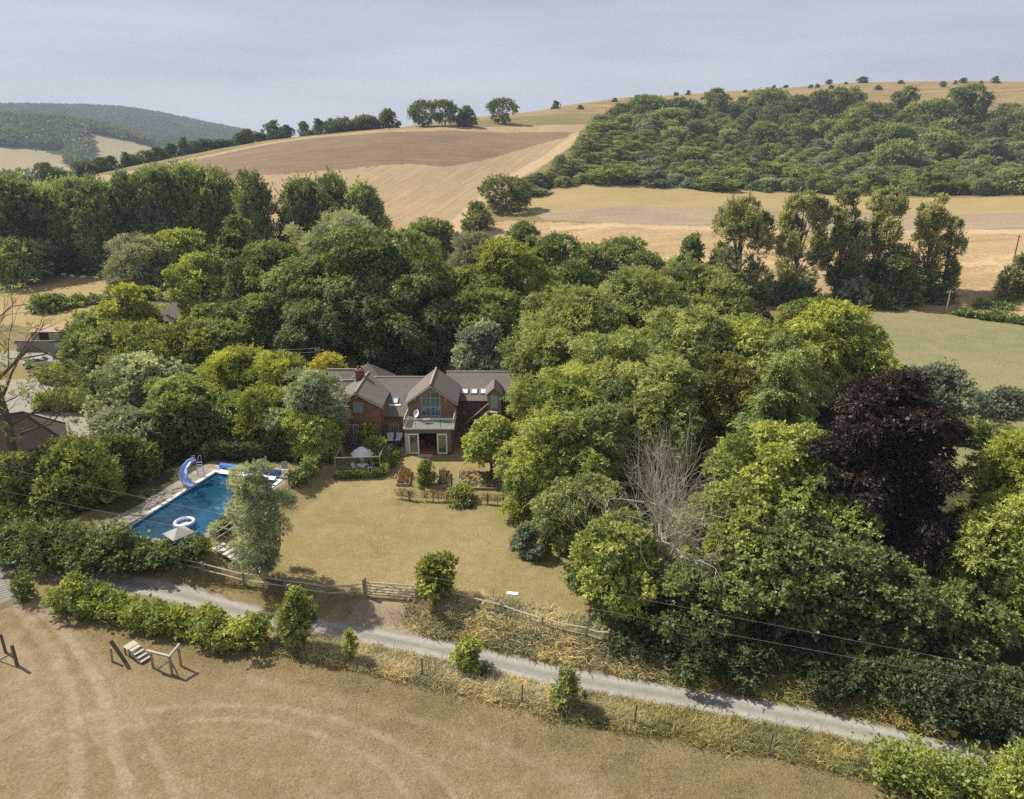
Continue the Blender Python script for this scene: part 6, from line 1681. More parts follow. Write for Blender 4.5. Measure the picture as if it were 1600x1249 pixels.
# espalier fence with trained trees
pts = [HG(500, 1005), HG(588, 1022), HG(745, 1028), HG(848, 1030), HG(935, 1035), HG(1105, 1045), HG(1208, 1053)]
e0 = pts[0]; es = thing('espalier_fence', 'post and wire fence with trained fruit trees below the beds', 'fence', e0)
for q in pts[1:]:
    q_ = q - e0; MB().box(q_.x - .05, q_.x + .05, q_.y - .05, q_.y + .05, q_.z - .2, q_.z + 1.05).build('post', DARKTIMBER, es)
for hgt in (.35, .65, .95):
    MB().tube([(q - e0) + Vector((0, 0, hgt)) for q in pts], .012, 5).build('wire', GREYRAIL, es)
for i in range(9):
    f = (i + .6) / 9.2; k = f * (len(pts) - 1); a = pts[int(k)].lerp(pts[min(int(k) + 1, len(pts) - 1)], k - int(k))
    t = thing('espalier_tree', 'thin brownish fruit tree trained flat along the garden wires', 'tree', a + Vector((0, .12, 0)), 0, 'fruit trees trained on the wires')
    tm = MB(); tm.tube([(0, 0, -.1), (.02, 0, 1.0)], [.03, .015], 6)
    for hgt in (.35, .65, .9):
        for s in (-1, 1): tm.tube([(0, 0, hgt - .06), (s * .25, 0, hgt), (s * .55, 0, hgt + .02)], [.018, .012, .006], 5)
    tm.build('trunk', BARK, t)
    rng = np.random.default_rng(400 + i); n = 240
    P = np.stack([rng.normal(0, .34, n), rng.normal(0, .06, n), .3 + .75 * rng.random(n)], 1); D = rsphere(rng, n); N = rsphere(rng, n)
    V, Q, T = leaf_quads(P, D, N, np.full(n, .13), np.full(n, .08), rng.random(n))
    o = link('crown', np_mesh('crown', V, Q, T), LEAF, t); o.color = col((.25, .19, .07))
T_('espalier_bush', 'bush', 720, 764, 44, 60, 'bright', 'bushy green shrub growing on the espalier fence', cat='bush', base=HG(925, 1020), leaf=.16, trunk=False, jit=-.1)
b = thing('plastic_crate', 'black plastic crate lying on the lawn below the espalier fence', 'crate', HG(972, 1060))
m = MB(); m.box(-.42, .42, -.3, .3, 0, .05)
for s in (-1, 1): m.box(-.42, .42, s * .3 - .02, s * .3 + .02, .05, .45); m.box(s * .42 - .02, s * .42 + .02, -.28, .28, .05, .45)
m.build('body', BLACKPLASTIC, b); MB().box(-.46, .46, -.34, .34, .45, .50).build('lid', BLACKPLASTIC, b)
b = thing('watering_can', 'blue watering can on the lawn beside the black crate', 'watering can', HG(918, 1060))
MB().lathe([(.18, 0), (.2, .02), (.18, .3), (.08, .36)], 14).build('body', BLUEPLASTIC, b)
MB().tube([(.15, 0, .08), (.35, 0, .28), (.45, 0, .4)], [.035, .025, .05], 8).build('spout', BLUEPLASTIC, b)
MB().tube([(-.17, 0, .08), (-.32, 0, .2), (-.25, 0, .36), (-.05, 0, .4)], .02, 6).build('handle', BLUEPLASTIC, b)
for px, py, lab in ((796, 928, 'left of the two small white slabs on the lawn'), (805, 929, 'right of the two small white slabs on the lawn')):
    m = MB().box(-.22, .22, -.17, .17, 0, .09); tag(m.build('white_slab', WHITE, None, at(px, py), bevel=.02), lab, 'slab', 'white slabs on the lawn')
# striped swing seat by the tree belt
s0 = HG(1418, 935); sw = thing('swing_seat', 'garden swing seat with white and dark stripes at the lawn edge', 'swing seat', s0, -.25)
for s in (-1, 1):
    m = MB(); m.beam((s * .95, -.6, 0), (s * .95, 0, 1.9), .06, .06); m.beam((s * .95, .6, 0), (s * .95, 0, 1.9), .06, .06); m.build('side_frame', WHITE, sw)
MB().beam((-1, 0, 1.92), (1, 0, 1.92), .07, .07).build('top_bar', WHITE, sw)
def striped(name, y0, z0, y1, z1):
    m = MB(); m2 = MB(); n = 9
    for i in range(n):
        x0 = -.95 + 1.9 * i / n; x1 = -.95 + 1.9 * (i + 1) / n
        (m if i % 2 == 0 else m2).prism([(x0, y0, z0), (x1, y0, z0), (x1, y1, z1), (x0, y1, z1)], Vector((0, z0 - z1, y1 - y0)).normalized() * .06)
    o = m.build(name, WHITEPLASTIC, sw); m2.build('dark_stripes', DARK, o)
striped('canopy', -.75, 1.75, .55, 2.2); striped('seat', -.5, .45, .05, .45); striped('backrest', .05, .5, .25, 1.05)
d = thing('garden_bench', 'small grey bench in the shade right of the round garden tree', 'bench', HG(1240, 825))
MB().box(-.6, .6, -.2, .2, .42, .47).build('seat', GREYRAIL, d); MB().box(-.6, .6, .18, .22, .55, .85).build('backrest', GREYRAIL, d)
for sx in (-1, 1):
    for sy in (-1, 1): MB().box(sx * .52 - .03, sx * .52 + .03, sy * .17 - .03, sy * .17 + .03, 0, .42).build('leg', GREYRAIL, d)

# ------------------------------------------------------------------ pool
def water_mat():
    t = NT('pool_water'); P = t.pos()
    nrm = t.bump(t.noise(P, 2.2, 4.0, 0.6, 0.6), 0.25, 0.06)
    tr = t.n('ShaderNodeBsdfTransparent'); tr.inputs[0].default_value = (0.42, 0.64, 0.70, 1)
    d = t.n('ShaderNodeBsdfDiffuse'); d.inputs['Color'].default_value = (0.018, 0.105, 0.175, 1)
    g = t.n('ShaderNodeBsdfGlossy'); g.inputs['Roughness'].default_value = 0.05; t.L(nrm, g.inputs['Normal'])
    fr = t.n('ShaderNodeFresnel'); fr.inputs[0].default_value = 1.33; t.L(nrm, fr.inputs['Normal'])
    m0 = t.n('ShaderNodeMixShader'); m0.inputs[0].default_value = 0.45; t.L(tr.outputs[0], m0.inputs[1]); t.L(d.outputs[0], m0.inputs[2])
    m = t.n('ShaderNodeMixShader'); t.L(fr.outputs[0], m.inputs[0]); t.L(m0.outputs[0], m.inputs[1]); t.L(g.outputs[0], m.inputs[2])
    t.L(m.outputs[0], t.out.inputs['Surface']); return t.m
PRZ = math.atan2(PU[1], PU[0])
pz = POOL_Z + 0.02
pool = thing('swimming_pool', 'rectangular blue swimming pool with pale coping', 'swimming pool', (POOL_C[0], POOL_C[1], pz), PRZ)
hw, hl = POOL_W / 2, POOL_L / 2
LINER = simple('pool_liner', (0.085, 0.33, 0.50), 0.5, 0.10, 1.5, 0.0)
m = MB(); m.box(-hw - .15, hw + .15, -hl - .15, hl + .15, -1.75, -1.6)
m.box(-hw - .15, -hw, -hl - .15, hl + .15, -1.6, -.02); m.box(hw, hw + .15, -hl - .15, hl + .15, -1.6, -.02); m.box(-hw, hw, -hl - .15, -hl, -1.6, -.02); m.box(-hw, hw, hl, hl + .15, -1.6, -.02)
for k in range(3): m.box(-hw, hw, hl - .35 * (k + 1), hl - .35 * k, -1.6, -.35 - .3 * k)
m.build('basin', LINER, pool)
m = MB(); cw = .36
m.box(-hw - cw, -hw + .04, -hl - cw, hl + cw, -.02, .06); m.box(hw - .04, hw + cw, -hl - cw, hl + cw, -.02, .06); m.box(-hw + .04, hw - .04, -hl - cw, -hl + .04, -.02, .06); m.box(-hw + .04, hw - .04, hl - .04, hl + cw, -.02, .06)
m.build('coping', COPING, pool)
wm = MB().add([(-hw, -hl, -.16), (hw, -hl, -.16), (hw, hl, -.16), (-hw, hl, -.16)], [(0, 1, 2, 3)]).build('water', water_mat(), pool)
def ground_px_(px, py, z):
    d = ray(px, py); t = (z - CAMH) / d[2]; return Vector((d[0] * t, d[1] * t, z))
def PL(u, v, z=0.0): x, y = pool_uv(u, v); return (x, y, pz + z)
# slide
sp_ = ground_px_(301, 757, pz)
sl = thing('water_slide', 'curved pale blue water slide at the far left pool corner', 'slide', sp_, 0.0)
cp = [(-.05, 1.35, 1.85), (-.40, 1.05, 1.74), (-.72, .60, 1.34), (-.78, .12, .88), (-.52, -.36, .52), (-.08, -.68, .30), (.32, -.84, .24)]
m = MB(); ring = []
for i, p in enumerate(cp):
    a = Vector(cp[max(i - 1, 0)]); b = Vector(cp[min(i + 1, len(cp) - 1)]); t_ = (b - a).normalized(); sd = t_.cross(Vector((0, 0, 1))).normalized(); un = sd.cross(t_)
    ring.append([Vector(p) + sd * x + un * z for x, z in ((-.34, .24), (-.29, .06), (-.16, 0), (.16, 0), (.29, .06), (.34, .24), (.38, .24), (.33, .02), (.18, -.05), (-.18, -.05), (-.33, .02), (-.38, .24))])
v = [p for r in ring for p in r]; k = 12; f = []
for i in range(len(ring) - 1):
    for j in range(k): f.append((i * k + j, i * k + (j + 1) % k, (i + 1) * k + (j + 1) % k, (i + 1) * k + j))
m.add(v, f); m.build('chute', PALEBLUE, sl, smooth=True)
for s in (-1, 1):
    MB().tube([(.1 + s * .3, 1.75, 0), (.1 + s * .3, 1.6, 1.7), (.1 + s * .3, 1.65, 2.2), (.0 + s * .3, 1.4, 2.3), (-.1 + s * .3, 1.25, 1.9)], .03, 6).build('handrail', GREYRAIL, sl)
m = MB()
for i in range(5): m.box(-.18, .38, 1.66 + .02 * (5 - i), 1.76 + .02 * (5 - i), .25 + .3 * i, .29 + .3 * i)
m.build('ladder', PALEBLUE, sl)
for p, hgt in (((-.70, .6), 1.28), ((-.55, -.3), .5)): MB().tube([(p[0], p[1], -.02), (p[0], p[1], hgt)], .035, 6).build('support', PALEBLUE, sl)
# cover roller
rl = thing('cover_roller', 'blue pool cover rolled up on a reel across the far pool end', 'pool cover', PL(.2, hl + .55, .06), PRZ)
m = MB(); m.tube([(-hw + .1, 0, .42), (hw - .4, 0, .42)], .30, 16); m.build('rolled_cover', BLUEPLASTIC, rl, smooth=True)
m = MB(); m.prism([(-hw + .3, -.25, .25), (hw - .6, -.25, .25), (hw - .6, -.75, -.02), (-hw + .3, -.75, -.02)], (0, .02, .03)); m.build('loose_cover', BLUEPLASTIC, rl)
for s in (-hw - .05, hw - .2):
    m = MB(); m.beam((s, -.35, 0), (s, 0, .45), .05, .05); m.beam((s, .35, 0), (s, 0, .45), .05, .05); m.build('stand', WHITEPLASTIC, rl)
# float ring and parasol at the near end
def ground_px(px, py, z):
    d = ray(px, py); t = (z - CAMH) / d[2]; return Vector((d[0] * t, d[1] * t, z))
q = ground_px(289, 822, pz - .1)
fl = thing('inflatable_pool', 'round blue and white inflatable ring floating in the pool', 'pool float', q)
def torus(R, r, z, a=28, b=10):
    m = MB(); v = []; f = []
    for i in range(a):
        for j in range(b):
            t = 2 * math.pi * i / a; s = 2 * math.pi * j / b
            v.append(((R + r * math.cos(s)) * math.cos(t), (R + r * math.cos(s)) * math.sin(t), z + r * math.sin(s)))
    for i in range(a):
        for j in range(b): f.append((i * b + j, ((i + 1) % a) * b + j, ((i + 1) % a) * b + (j + 1) % b, i * b + (j + 1) % b))
    return m.add(v, f)
torus(.74, .16, .12).build('lower_ring', BLUEPLASTIC, fl, smooth=True); torus(.73, .13, .36).build('upper_ring', WHITEPLASTIC, fl, smooth=True)
MB().lathe([(.62, .05), (.62, .12), (.02, .12)], 24).build('floor', WHITEPLASTIC, fl)
q = ground_px(279, 833, pz + 1.5); gz = tz(q.x, q.y)
ps = thing('pool_parasol', 'square grey parasol over the near end of the pool', 'parasol', (q.x, q.y, pz - 1.6 if abs((q.x - POOL_C[0]) * PV[0] + (q.y - POOL_C[1]) * PV[1]) < hl else gz), 0.9)
zt = q.z - ps.location.z
m = MB(); a = .85; m.add([(-a, -a, zt), (a, -a, zt), (a, a, zt), (-a, a, zt), (0, 0, zt + .5), (-a, -a, zt - .1), (a, -a, zt - .1), (a, a, zt - .1), (-a, a, zt - .1)], [(0, 1, 4), (1, 2, 4), (2, 3, 4), (3, 0, 4), (0, 5, 6, 1), (1, 6, 7, 2), (2, 7, 8, 3), (3, 8, 5, 0)]); m.build('canopy', GREYCANVAS, ps)
MB().tube([(0, 0, 0), (0, 0, zt + .55)], .03, 8).build('pole', GREYRAIL, ps)
d = thing('sun_chair', 'white folding chair on the paving at the far end of the pool', 'chair', PL(hw - .3, hl + 1.6, 0), 0.4)
MB().box(-.3, .3, -.3, .3, .36, .40).build('seat', GREYRAIL, d); o = MB().box(-.3, .3, -.02, .02, 0, .7).build('backrest', GREYRAIL, d, (0, .3, .38)); o.rotation_euler = (-.35, 0, 0)
for sx in (-1, 1):
    for sy in (-1, 1): MB().box(sx * .26 - .02, sx * .26 + .02, sy * .26 - .02, sy * .26 + .02, 0, .36).build('leg', DARK, d)
# stone steps
a = at(343, 857); b = at(414, 893); sp = thing('garden_steps', 'row of pale stone steps with dark risers leading down from the pool', 'steps', a)
n = 10; dv = b - a; dirv = Vector((dv.x, dv.y, 0)).normalized(); pv = Vector((-dirv.y, dirv.x, 0))
for i in range(n):
    p = Vector((a.x + dv.x * i / (n - 1), a.y + dv.y * i / (n - 1), 0)); z = max(tz(p.x, p.y), a.z + (b.z - a.z) * i / (n - 1)) + .16 - a.z; p = p - Vector((a.x, a.y, 0))
    q = [p - dirv * .24 - pv * .55, p + dirv * .22 - pv * .55, p + dirv * .22 + pv * .55, p - dirv * .24 + pv * .55]
    MB().prism([(w_.x, w_.y, z - .07) for w_ in q], (0, 0, .07)).build('tread', STONE, sp)
    MB().prism([((w_.x * .995 + p.x * .005), w_.y, z - .4) for w_ in [p - dirv * .2 - pv * .5, p + dirv * .16 - pv * .5, p + dirv * .16 + pv * .5, p - dirv * .2 + pv * .5]], (0, 0, .328)).build('riser', DARKTIMBER, sp)  # dark material painted in for the shadow between the treads

# ------------------------------------------------------------------ fences and gates
def rail_fence(name, pix, label, posts_h=1.1, rails=(0.42, 0.92), mat_post=TIMBER, mat_rail=GREYRAIL, seed=1, wob=.06, last=True, world=None):
    rng = random.Random(seed)
    P = world or [at(*p) for p in pix]
    t = thing(name, label, 'fence', P[0])
    L_ = [p - P[0] for p in P]
    for i, q in enumerate(L_):
        if i == len(L_) - 1 and not last: continue
        hh = posts_h + rng.uniform(-.06, .08); lx, ly = rng.uniform(-.05, .05), rng.uniform(-.05, .05)
        MB().beam((q.x, q.y, q.z - .3), (q.x + lx, q.y + ly, q.z + hh), .13, .11).build('post', mat_post, t)
    for a, b in zip(L_[:-1], L_[1:]):
        for r in rails:
            z0, z1 = rng.uniform(-wob, wob), rng.uniform(-wob, wob)
            mid = (a + b) / 2
            MB().tube([a + Vector((0, 0, r + z0)), mid + Vector((rng.uniform(-.04, .04), rng.uniform(-.04, .04), r + rng.uniform(-wob, wob) - .03)), b + Vector((0, 0, r + z1))], [.045, .055, .045], 6).build('rail', mat_rail, t)
    return t
rail_fence('rail_fence', [(250, 880), (266, 884), (318, 897), (381, 914), (447, 925), (512, 934), (566, 931)], 'weathered post and rail fence left of the field gate', seed=3, last=False)
rail_fence('rail_fence', [(655, 936), (713, 946), (782, 963), (847, 984), (916, 1001), (950, 1008)], 'weathered post and rail fence right of the field gate, running under the round tree', seed=4)
rail_fence('pool_fence', [(338, 850), (372, 826), (402, 806)], 'timber rail fence beside the near pool corner', seed=5)
rail_fence('pool_fence', [(452, 758), (470, 748), (488, 734), (502, 722)], 'timber rail fence between the pool and the lawn, far part', seed=6)
g0, g1 = at(571, 932), at(653, 938)
for nm, q, lab in (('gate_post', g0, 'thick timber gatepost at the hinge of the five bar gate'), ('gate_post', g1, 'thick timber gatepost by the small bright tree')):
    t = thing(nm, lab, 'gatepost', q); MB().box(-.12, .12, -.12, .12, -.3, 1.45).build('post', TIMBER, t); MB().lathe([(.16, 1.45), (.14, 1.5), (.02, 1.56)], 4).build('cap', TIMBER, t)
gt = thing('field_gate', 'closed five bar timber gate between the lawn and the lane', 'gate', g0)
D_ = g1 - g0; e = D_.normalized(); a = e * .16; b = D_ - e * .16
for z in (.22, .42, .64, .88, 1.15): MB().beam(a + Vector((0, 0, z)), b + Vector((0, 0, z)), .045, .09).build('bar', PALEBARK, gt)
off = Vector((-e.y, e.x, 0)) * -.05
for s, tt in ((a, 0), (b, 0)): MB().beam(s + Vector((0, 0, .15)) + off, s + Vector((0, 0, 1.22)) + off, .08, .07, (0, 1, 0)).build('stile', PALEBARK, gt)
mid = (a + b) / 2
for s in (a, b): MB().beam(s + Vector((0, 0, .2)) + off, mid + Vector((0, 0, 1.12)) + off, .06, .05, (0, 1, 0)).build('brace', PALEBARK, gt)
for s in (a, b): MB().beam(s + Vector((0, 0, 1.12)) - off, mid + Vector((0, 0, .25)) - off, .06, .05, (0, 1, 0)).build('brace', PALEBARK, gt)
# wire fence along the paddock
wp = [at(437, 1015), at(660, 1060), at(815, 1101), at(990, 1134), at(1199, 1180), at(1414, 1231)]
wfn = thing('wire_fence', 'thin post and wire fence along the near side of the lane', 'fence', wp[0])
rng_ = random.Random(9)
for i, q in enumerate(wp):
    q_ = q - wp[0]; tilt = (.0, .02, .05, .10, .14, .02)[i]
    MB().beam((q_.x, q_.y, q_.z - .3), (q_.x + tilt, q_.y, q_.z + 1.45), .10 if i == 0 else .075, .10 if i == 0 else .075).build('post', DARKTIMBER, wfn)
for hgt in (.45, .8, 1.15): MB().tube([(q - wp[0]) + Vector((0, 0, hgt)) for q in wp], .006, 4).build('wire', CABLE, wfn)
# old sheep hurdle corner with broken steps
p0 = at(239.5, 1044); p1 = at(269, 1054); p2 = at(283, 1041)
oc = thing('broken_rail_corner', 'broken grey rail corner with braces standing in the paddock', 'fence', p0)
for q in (p0, p1, p2):
    q_ = q - p0; MB().beam((q_.x, q_.y, q_.z - .2), (q_.x + .03, q_.y, q_.z + 1.35), .11, .11).build('post', TIMBER, oc)
MB().beam((-.2, 0, 1.28), (p1 - p0) + Vector((0.1, 0, 1.30)), .12, .14).build('rail', GREYRAIL, oc)
MB().beam((p1 - p0) + Vector((0, 0, 1.30)), (p2 - p0) + Vector((.1, .1, 1.55)), .12, .14).build('rail', GREYRAIL, oc)
MB().beam((.3, -.2, .02), (p1 - p0) + Vector((0, 0, 1.0)), .08, .08).build('brace', TIMBER, oc)
MB().beam((p1 - p0) + Vector((.05, 0, 1.1)), (p2 - p0) + Vector((.3, -1.0, .05)), .08, .08).build('brace', TIMBER, oc)
q = at(176, 1026); t = thing('leaning_post', 'dark post leaning sharply beside the broken steps', 'post', at(197, 1035))
MB().beam((0, 0, -.1), (-.75, .1, 1.55), .16, .16).build('post', DARKTIMBER, t); MB().beam((-.9, .05, -.1), (-.82, .1, 1.0), .12, .12).build('prop', TIMBER, t)
t = thing('wooden_steps', 'small broken flight of grey wooden steps in the paddock', 'steps', at(212, 1024), -.55); t.scale = (.72, .72, .72)
for k in range(4): MB().box(-.1 + .42 * k, .36 + .42 * k, -.45, .45, .78 - .2 * k, .84 - .2 * k).build('tread', GREYRAIL, t)
MB().box(-.9, -.1, -.5, .5, .82, .89).build('platform', GREYRAIL, t)
for yy in (-.46, .46): MB().beam((-.1, yy, .75), (1.7, yy, 0), .05, .18, (0, 1, 0)).build('stringer', DARKTIMBER, t)
for x in (-.8, -.15):
    for yy in (-.42, .42): MB().box(x - .05, x + .05, yy - .05, yy + .05, -.1, .82).build('leg', DARKTIMBER, t)
# left gate and posts
q0 = at(28, 932); t = thing('tall_gate_post', 'tall dark timber gatepost by the ivy at the left', 'gatepost', q0)
MB().box(-.13, .13, -.13, .13, -.3, 2.0).build('post', DARKTIMBER, t); MB().box(.5, .62, -.5, -.38, -.3, 1.2).build('short_post', DARKTIMBER, t)
q1 = at(-70, 965); t = thing('metal_gate', 'grey metal bar gate at the left border, casting striped shadows', 'gate', q0)
D_ = q1 - q0; e = D_.normalized()
for k in range(6): MB().tube([e * .2 + Vector((0, 0, .25 + .19 * k)), D_ + Vector((0, 0, .25 + .19 * k))], .025, 6).build('bar', GREYRAIL, t)
for f in (.05, .5, .98): MB().tube([D_ * f + Vector((0, 0, .2)), D_ * f + Vector((0, 0, 1.22))], .028, 6).build('upright', GREYRAIL, t)
t = thing('corner_post', 'dark braced fence post at the left border, nearest the camera', 'post', at(27, 1040))
MB().box(-.07, .07, -.07, .07, -.3, 1.5).build('post', DARKTIMBER, t); MB().beam((-1.4, .4, .05), (-.06, 0, .95), .07, .07).build('brace', DARKTIMBER, t)
t = thing('corner_post', 'plain dark fence post at the left border, behind the braced one', 'post', at(9, 1020)); MB().box(-.06, .06, -.06, .06, -.3, 1.4).build('post', DARKTIMBER, t)

# ------------------------------------------------------------------ outbuildings on the left
def barn():
    dd = Vector((.83, .55, 0)).normalized(); nn = Vector((-dd.y, dd.x, 0)); C = Vector((-44.4, 65.9, 0)); Lb, Wb = 15.0, 6.4
    g = tz(C.x - 5, C.y); t = thing('tiled_barn', 'low barn with a dark hipped tile roof at the left border', 'barn', (C.x, C.y, 0))
    def q(l, w_, z): return dd * -l + nn * w_ + Vector((0, 0, z))
    m = MB(); m.prism([q(.4, .4, -.5), q(.4, Wb - .4, -.5), q(Lb, Wb - .4, -.5), q(Lb, .4, -.5)], (0, 0, 3.4)); m.build('wall', DARKTIMBER, t)
    r = MB(); ez, rz = 2.75, 5.7
    for s in ([q(0, 0, ez), q(3.3, Wb / 2, rz), q(Lb, Wb / 2, rz), q(Lb, 0, ez)], [q(0, Wb, ez), q(3.3, Wb / 2, rz), q(Lb, Wb / 2, rz), q(Lb, Wb, ez)], [q(0, 0, ez), q(0, Wb, ez), q(3.3, Wb / 2, rz)]):
        a, b, c = s[0], s[1], s[2]; n = (b - a).cross(c - a).normalized(); n = n if n.z > 0 else -n
        r.prism([p - n * .12 for p in s], n * .12)
    ro = r.build('roof', OLDTILE, t)
    for a, b in ((q(3.3, Wb / 2, rz), q(Lb, Wb / 2, rz)), (q(0, 0, ez), q(3.3, Wb / 2, rz)), (q(0, Wb, ez), q(3.3, Wb / 2, rz))): MB().tube([a, b], .1, 6).build('ridge_tile', OLDTILE, ro)
barn()
def gabled(name, label, cat, px, fwd, Lx, Wy, he, hr, rz, wall, rmat, gable=None):
    p = atf(px, fwd, he); t = thing(name, label, cat, p, rz)
    MB().prism([(-Lx / 2, -Wy / 2, -.6), (-Lx / 2, Wy / 2, -.6), (-Lx / 2, Wy / 2, he), (-Lx / 2, 0, hr - .12), (-Lx / 2, -Wy / 2, he)], (Lx, 0, 0)).build('wall', gable or wall, t)
    r = MB(); o = .3; sl = (hr - he) / (Wy / 2)
    for s in (-1, 1):
        a = [(-Lx / 2 - o, s * (Wy / 2 + o), he - sl * o), (Lx / 2 + o, s * (Wy / 2 + o), he - sl * o), (Lx / 2 + o, 0, hr), (-Lx / 2 - o, 0, hr)]
        n = Vector((0, s * sl, 1)).normalized(); r.prism([Vector(x) - n * .02 for x in a], n * .12)
    ro = r.build('roof', rmat, t); MB().tube([(-Lx / 2 - o, 0, hr + .1), (Lx / 2 + o, 0, hr + .1)], .09, 6).build('ridge_tile', rmat, ro)
    return t, p
gabled('tiled_cottage', 'cottage with a plain brown tile roof showing between the trees', 'cottage', 266, 124, 9.5, 6.5, 2.9, 5.3, -.06, BRICK, TILE)
t, p = gabled('slate_outbuilding', 'small white gabled outbuilding with a grey slate roof', 'outbuilding', 118, 103, 5.6, 4.4, 2.2, 4.0, .62, RENDERW, SLATE)
MB().box(-2.84, -2.805, -.5, .5, -.3, 1.7).build('door', SAGE, t)
p = atf(77, 117, 1.5); t = thing('rusty_shed', 'open fronted shed with a flat rusty pink roof', 'shed', p, .05)
MB().box(-2.3, 2.3, 1.3, 1.4, -.4, 2.3).build('rear_wall', SHEDWALL, t); MB().box(-2.3, -2.2, -1.3, 1.3, -.4, 2.15).build('side_wall', SHEDWALL, t); MB().box(2.2, 2.3, -1.3, 1.3, -.4, 2.15).build('side_wall', SHEDWALL, t)
MB().box(-2.2, -1.0, -1.3, -1.2, -.4, 2.0).build('front_wall', SHEDWALL, t); MB().box(.6, 2.2, -1.3, -1.2, -.4, 2.0).build('front_wall', SHEDWALL, t)
r = MB()
for i in range(24):
    x0 = -2.55 + 5.1 * i / 24; x1 = -2.55 + 5.1 * (i + 1) / 24; zz = .05 * (i % 2)
    r.prism([(x0, -1.7, 2.15 + zz), (x1, -1.7, 2.15 + .05 - zz), (x1, 1.6, 2.50 + .05 - zz), (x0, 1.6, 2.50 + zz)], (0, 0, .04))
r.build('roof', RUST, t)
p = atf(62, 111, .8); t = thing('garden_wall', 'grey brick garden wall below the rusty shed', 'wall', p)
MB().box(-3.8, 4.0, -.12, .12, -.4, 1.7).build('wall', GREYWALL, t); MB().box(-3.85, 4.05, -.17, .17, 1.7, 1.8).build('coping', GREYWALL, t)
# parked car
p = atf(62, 102, .7); car = thing('parked_car', 'silver car parked in front of the garden wall', 'car', p, .35)
m = MB(); prof = [(-2.05, .32), (2.05, .32), (2.1, .62), (1.95, .82), (1.1, .95), (-1.85, .98), (-2.1, .75)]
m.prism([(x, -.82, z) for x, z in prof], (0, 1.64, 0)); m.build('body', CARPAINT, car, bevel=.06)
m = MB(); m.prism([(x, -.70, z) for x, z in [(-1.75, .97), (1.15, .95), (.45, 1.42), (-1.2, 1.45)]], (0, 1.40, 0)); m.build('cabin', CARPAINT, car, bevel=.06)
for s in (-1, 1):
    m = MB(); m.prism([(x, s * .70, z) for x, z in [(-1.45, 1.0), (.85, 1.0), (.38, 1.36), (-1.1, 1.38)]], (0, s * .015, 0)); m.build('side_window', DARK, car)
MB().prism([(1.08, -.6, 1.0), (1.08, .6, 1.0), (.55, .58, 1.38), (.55, -.58, 1.38)], (.03, 0, .03)).build('windscreen', DARK, car)
for x in (-1.3, 1.3):
    for s in (-1, 1):
        w0 = MB(); w0.tube([(x, s * .68, .31), (x, s * .84, .31)], .31, 16); w_ = w0.build('wheel', RUBBER, car); MB().tube([(x, s * .83, .31), (x, s * .85, .31)], .18, 10).build('rim', GREYRAIL, w_)
for s in (-1, 1): MB().box(2.06, 2.12, s * .6 - .16, s * .6 + .16, .58, .72).build('headlight', WHITEPLASTIC, car)
# sheep
def sheep(px, py, rz, lab):
    p = at(px, py); t = thing('sheep', lab, 'sheep', p, rz, 'sheep in the shade of the poplars')
    m = MB(); cs = [(-.55, .10, .62), (-.45, .24, .64), (-.2, .30, .66), (.15, .30, .68), (.42, .24, .70), (.55, .14, .76), (.66, .12, .88), (.80, .09, .86), (.95, .05, .78)]
    v = []; f = []; k = 10
    for x, r, z in cs:
        for j in range(k): a = 2 * math.pi * j / k; v.append((x, r * .85 * math.cos(a), z + r * math.sin(a)))
    for i in range(len(cs) - 1):
        for j in range(k): f.append((i * k + j, i * k + (j + 1) % k, (i + 1) * k + (j + 1) % k, (i + 1) * k + j))
    f.append(tuple(range(k - 1, -1, -1))); f.append(tuple((len(cs) - 1) * k + j for j in range(k))); m.add(v, f)
    for x in (-.35, .32):
        for s in (-1, 1): m.tube([(x, s * .14, .5), (x - .02, s * .14, .25), (x, s * .14, 0)], [.06, .035, .04], 6)
    m.build('body', WOOL, t, smooth=True)
for px, py, rz, lab in ((99, 433, .3, 'leftmost pale sheep at the edge of the poplar shade'), (114, 435.5, 2.8, 'second pale sheep from the left at the poplar shade'), (130, 437, .1, 'whitest sheep, third from the left, out in the sun'), (152, 438, 3.3, 'rightmost pale sheep at the edge of the poplar shade')):
    sheep(px, py, rz, lab)

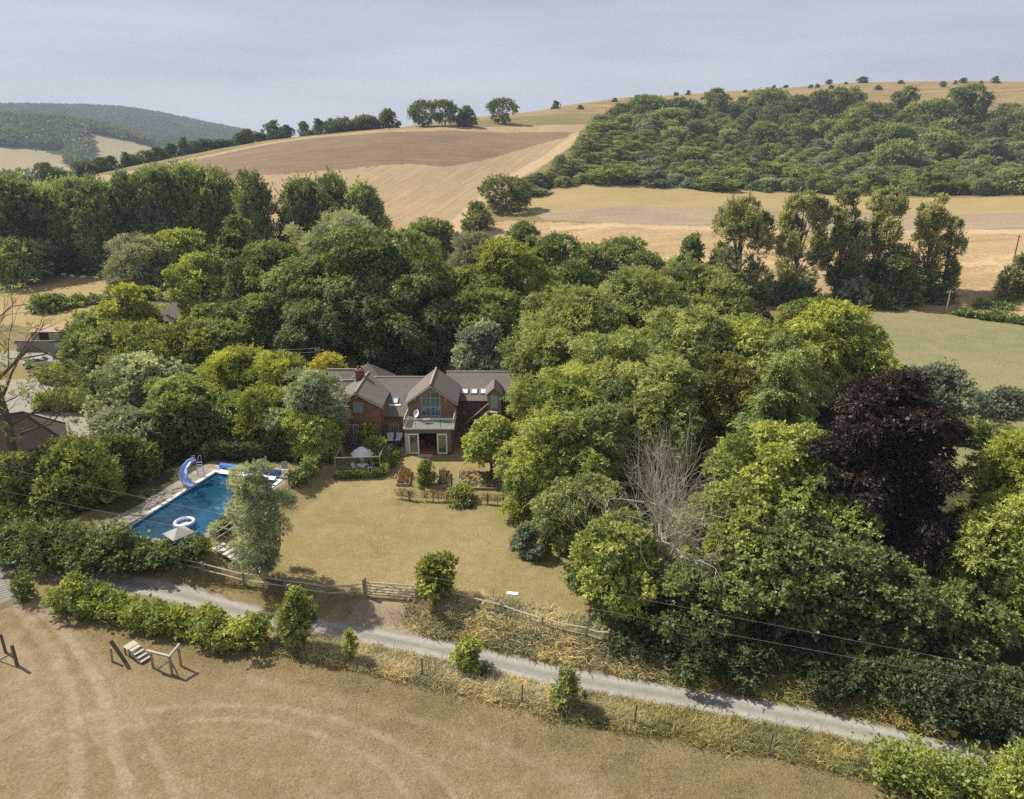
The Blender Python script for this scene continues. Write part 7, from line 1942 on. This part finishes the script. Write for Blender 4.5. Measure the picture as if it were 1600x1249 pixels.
# ------------------------------------------------------------------ poles and cables
def pole(px, fwd, top, label, mat, r=.11, cross=True, base_py=None):
    p = atf(px, fwd, 4) if base_py is None else at(px, base_py)
    d = ray(px, top); hgt = max(CAMH + p.y / d[1] * d[2] - p.z, 3)
    t = thing('utility_pole', label, 'pole', p)
    MB().tube([(0, 0, -.3), (0, 0, hgt)], [r, r * .75], 8).build('post', mat, t)
    if cross:
        MB().box(-.6, .6, -.05, .05, hgt - .45, hgt - .35).build('crossarm', mat, t)
        for x in (-.5, .5): MB().lathe([(.04, 0), (.06, .06), (.03, .14)], 8, (x, 0, hgt - .35)).build('insulator', WHITEPLASTIC, t)
    return p, hgt
pole(1478, 141, 454, 'pale utility pole at the far edge of the meadow', GREYRAIL, .13, base_py=490)
pole(1583, 230, 367, 'dark utility pole standing in the stubble strips at the right', DARKTIMBER, .16, base_py=411)
pa, ha = pole(501, 90, 543, 'grey cable pole at the left behind the house', TIMBER, .10)
pb, hb_ = pole(316, 80, 588, 'short wooden cable pole among the golden shrubs', DARKTIMBER, .10)
def cable(pts, label, r=.012, sag=.6, name='overhead_cable'):
    a, b = Vector(pts[0]), Vector(pts[1]); m = MB(); n = 24
    P = [a.lerp(b, i / n) - a - Vector((0, 0, sag * 4 * (i / n) * (1 - i / n))) for i in range(n + 1)]
    m.tube(P, r, 5); o = m.build(name, CABLE, None, a); tag(o, label, 'cable'); return o
def far_left(px, py, z): d = ray(px, py); t = (z - CAMH) / d[2]; return Vector((d[0] * t, d[1] * t, z))
for (la, ra, lab) in (((0, 764), (1600, 1074), 'lower of two overhead cables crossing the garden in front of the trees'), ((0, 728), (1600, 1049), 'upper of two overhead cables crossing the garden in front of the trees')):
    a = far_left(la[0], la[1], 6.2); b = far_left(ra[0], ra[1], 6.2); e = (b - a)
    cable([a - e * .12, b + e * .12], lab, .007, .35)
for k, lab in ((0, 'thin cable running left from the grey pole behind the house, upper one'), (1, 'thin cable running left from the grey pole behind the house, lower one')):
    a = pa + Vector((0, 0, ha - .1 - .5 * k)); b = atf(345, 88, ha) ; b.z = a.z + .2
    cable([a, b], lab, .03, .12)

# ------------------------------------------------------------------ air
def haze():
    t = NT('haze_air')
    v = t.n('ShaderNodeVolumePrincipled'); v.inputs['Color'].default_value = (0.70, 0.82, 1.0, 1); v.inputs['Density'].default_value = 0.000145
    v.inputs['Anisotropy'].default_value = 0.0
    t.L(v.outputs[0], t.out.inputs['Volume'])
    o = MB().box(-4760, 4760, -4760, 4760, -220, 262).build('haze', t.m)
    tag(o, 'thin blue summer haze over the far hills', 'haze', kind='stuff')
haze()
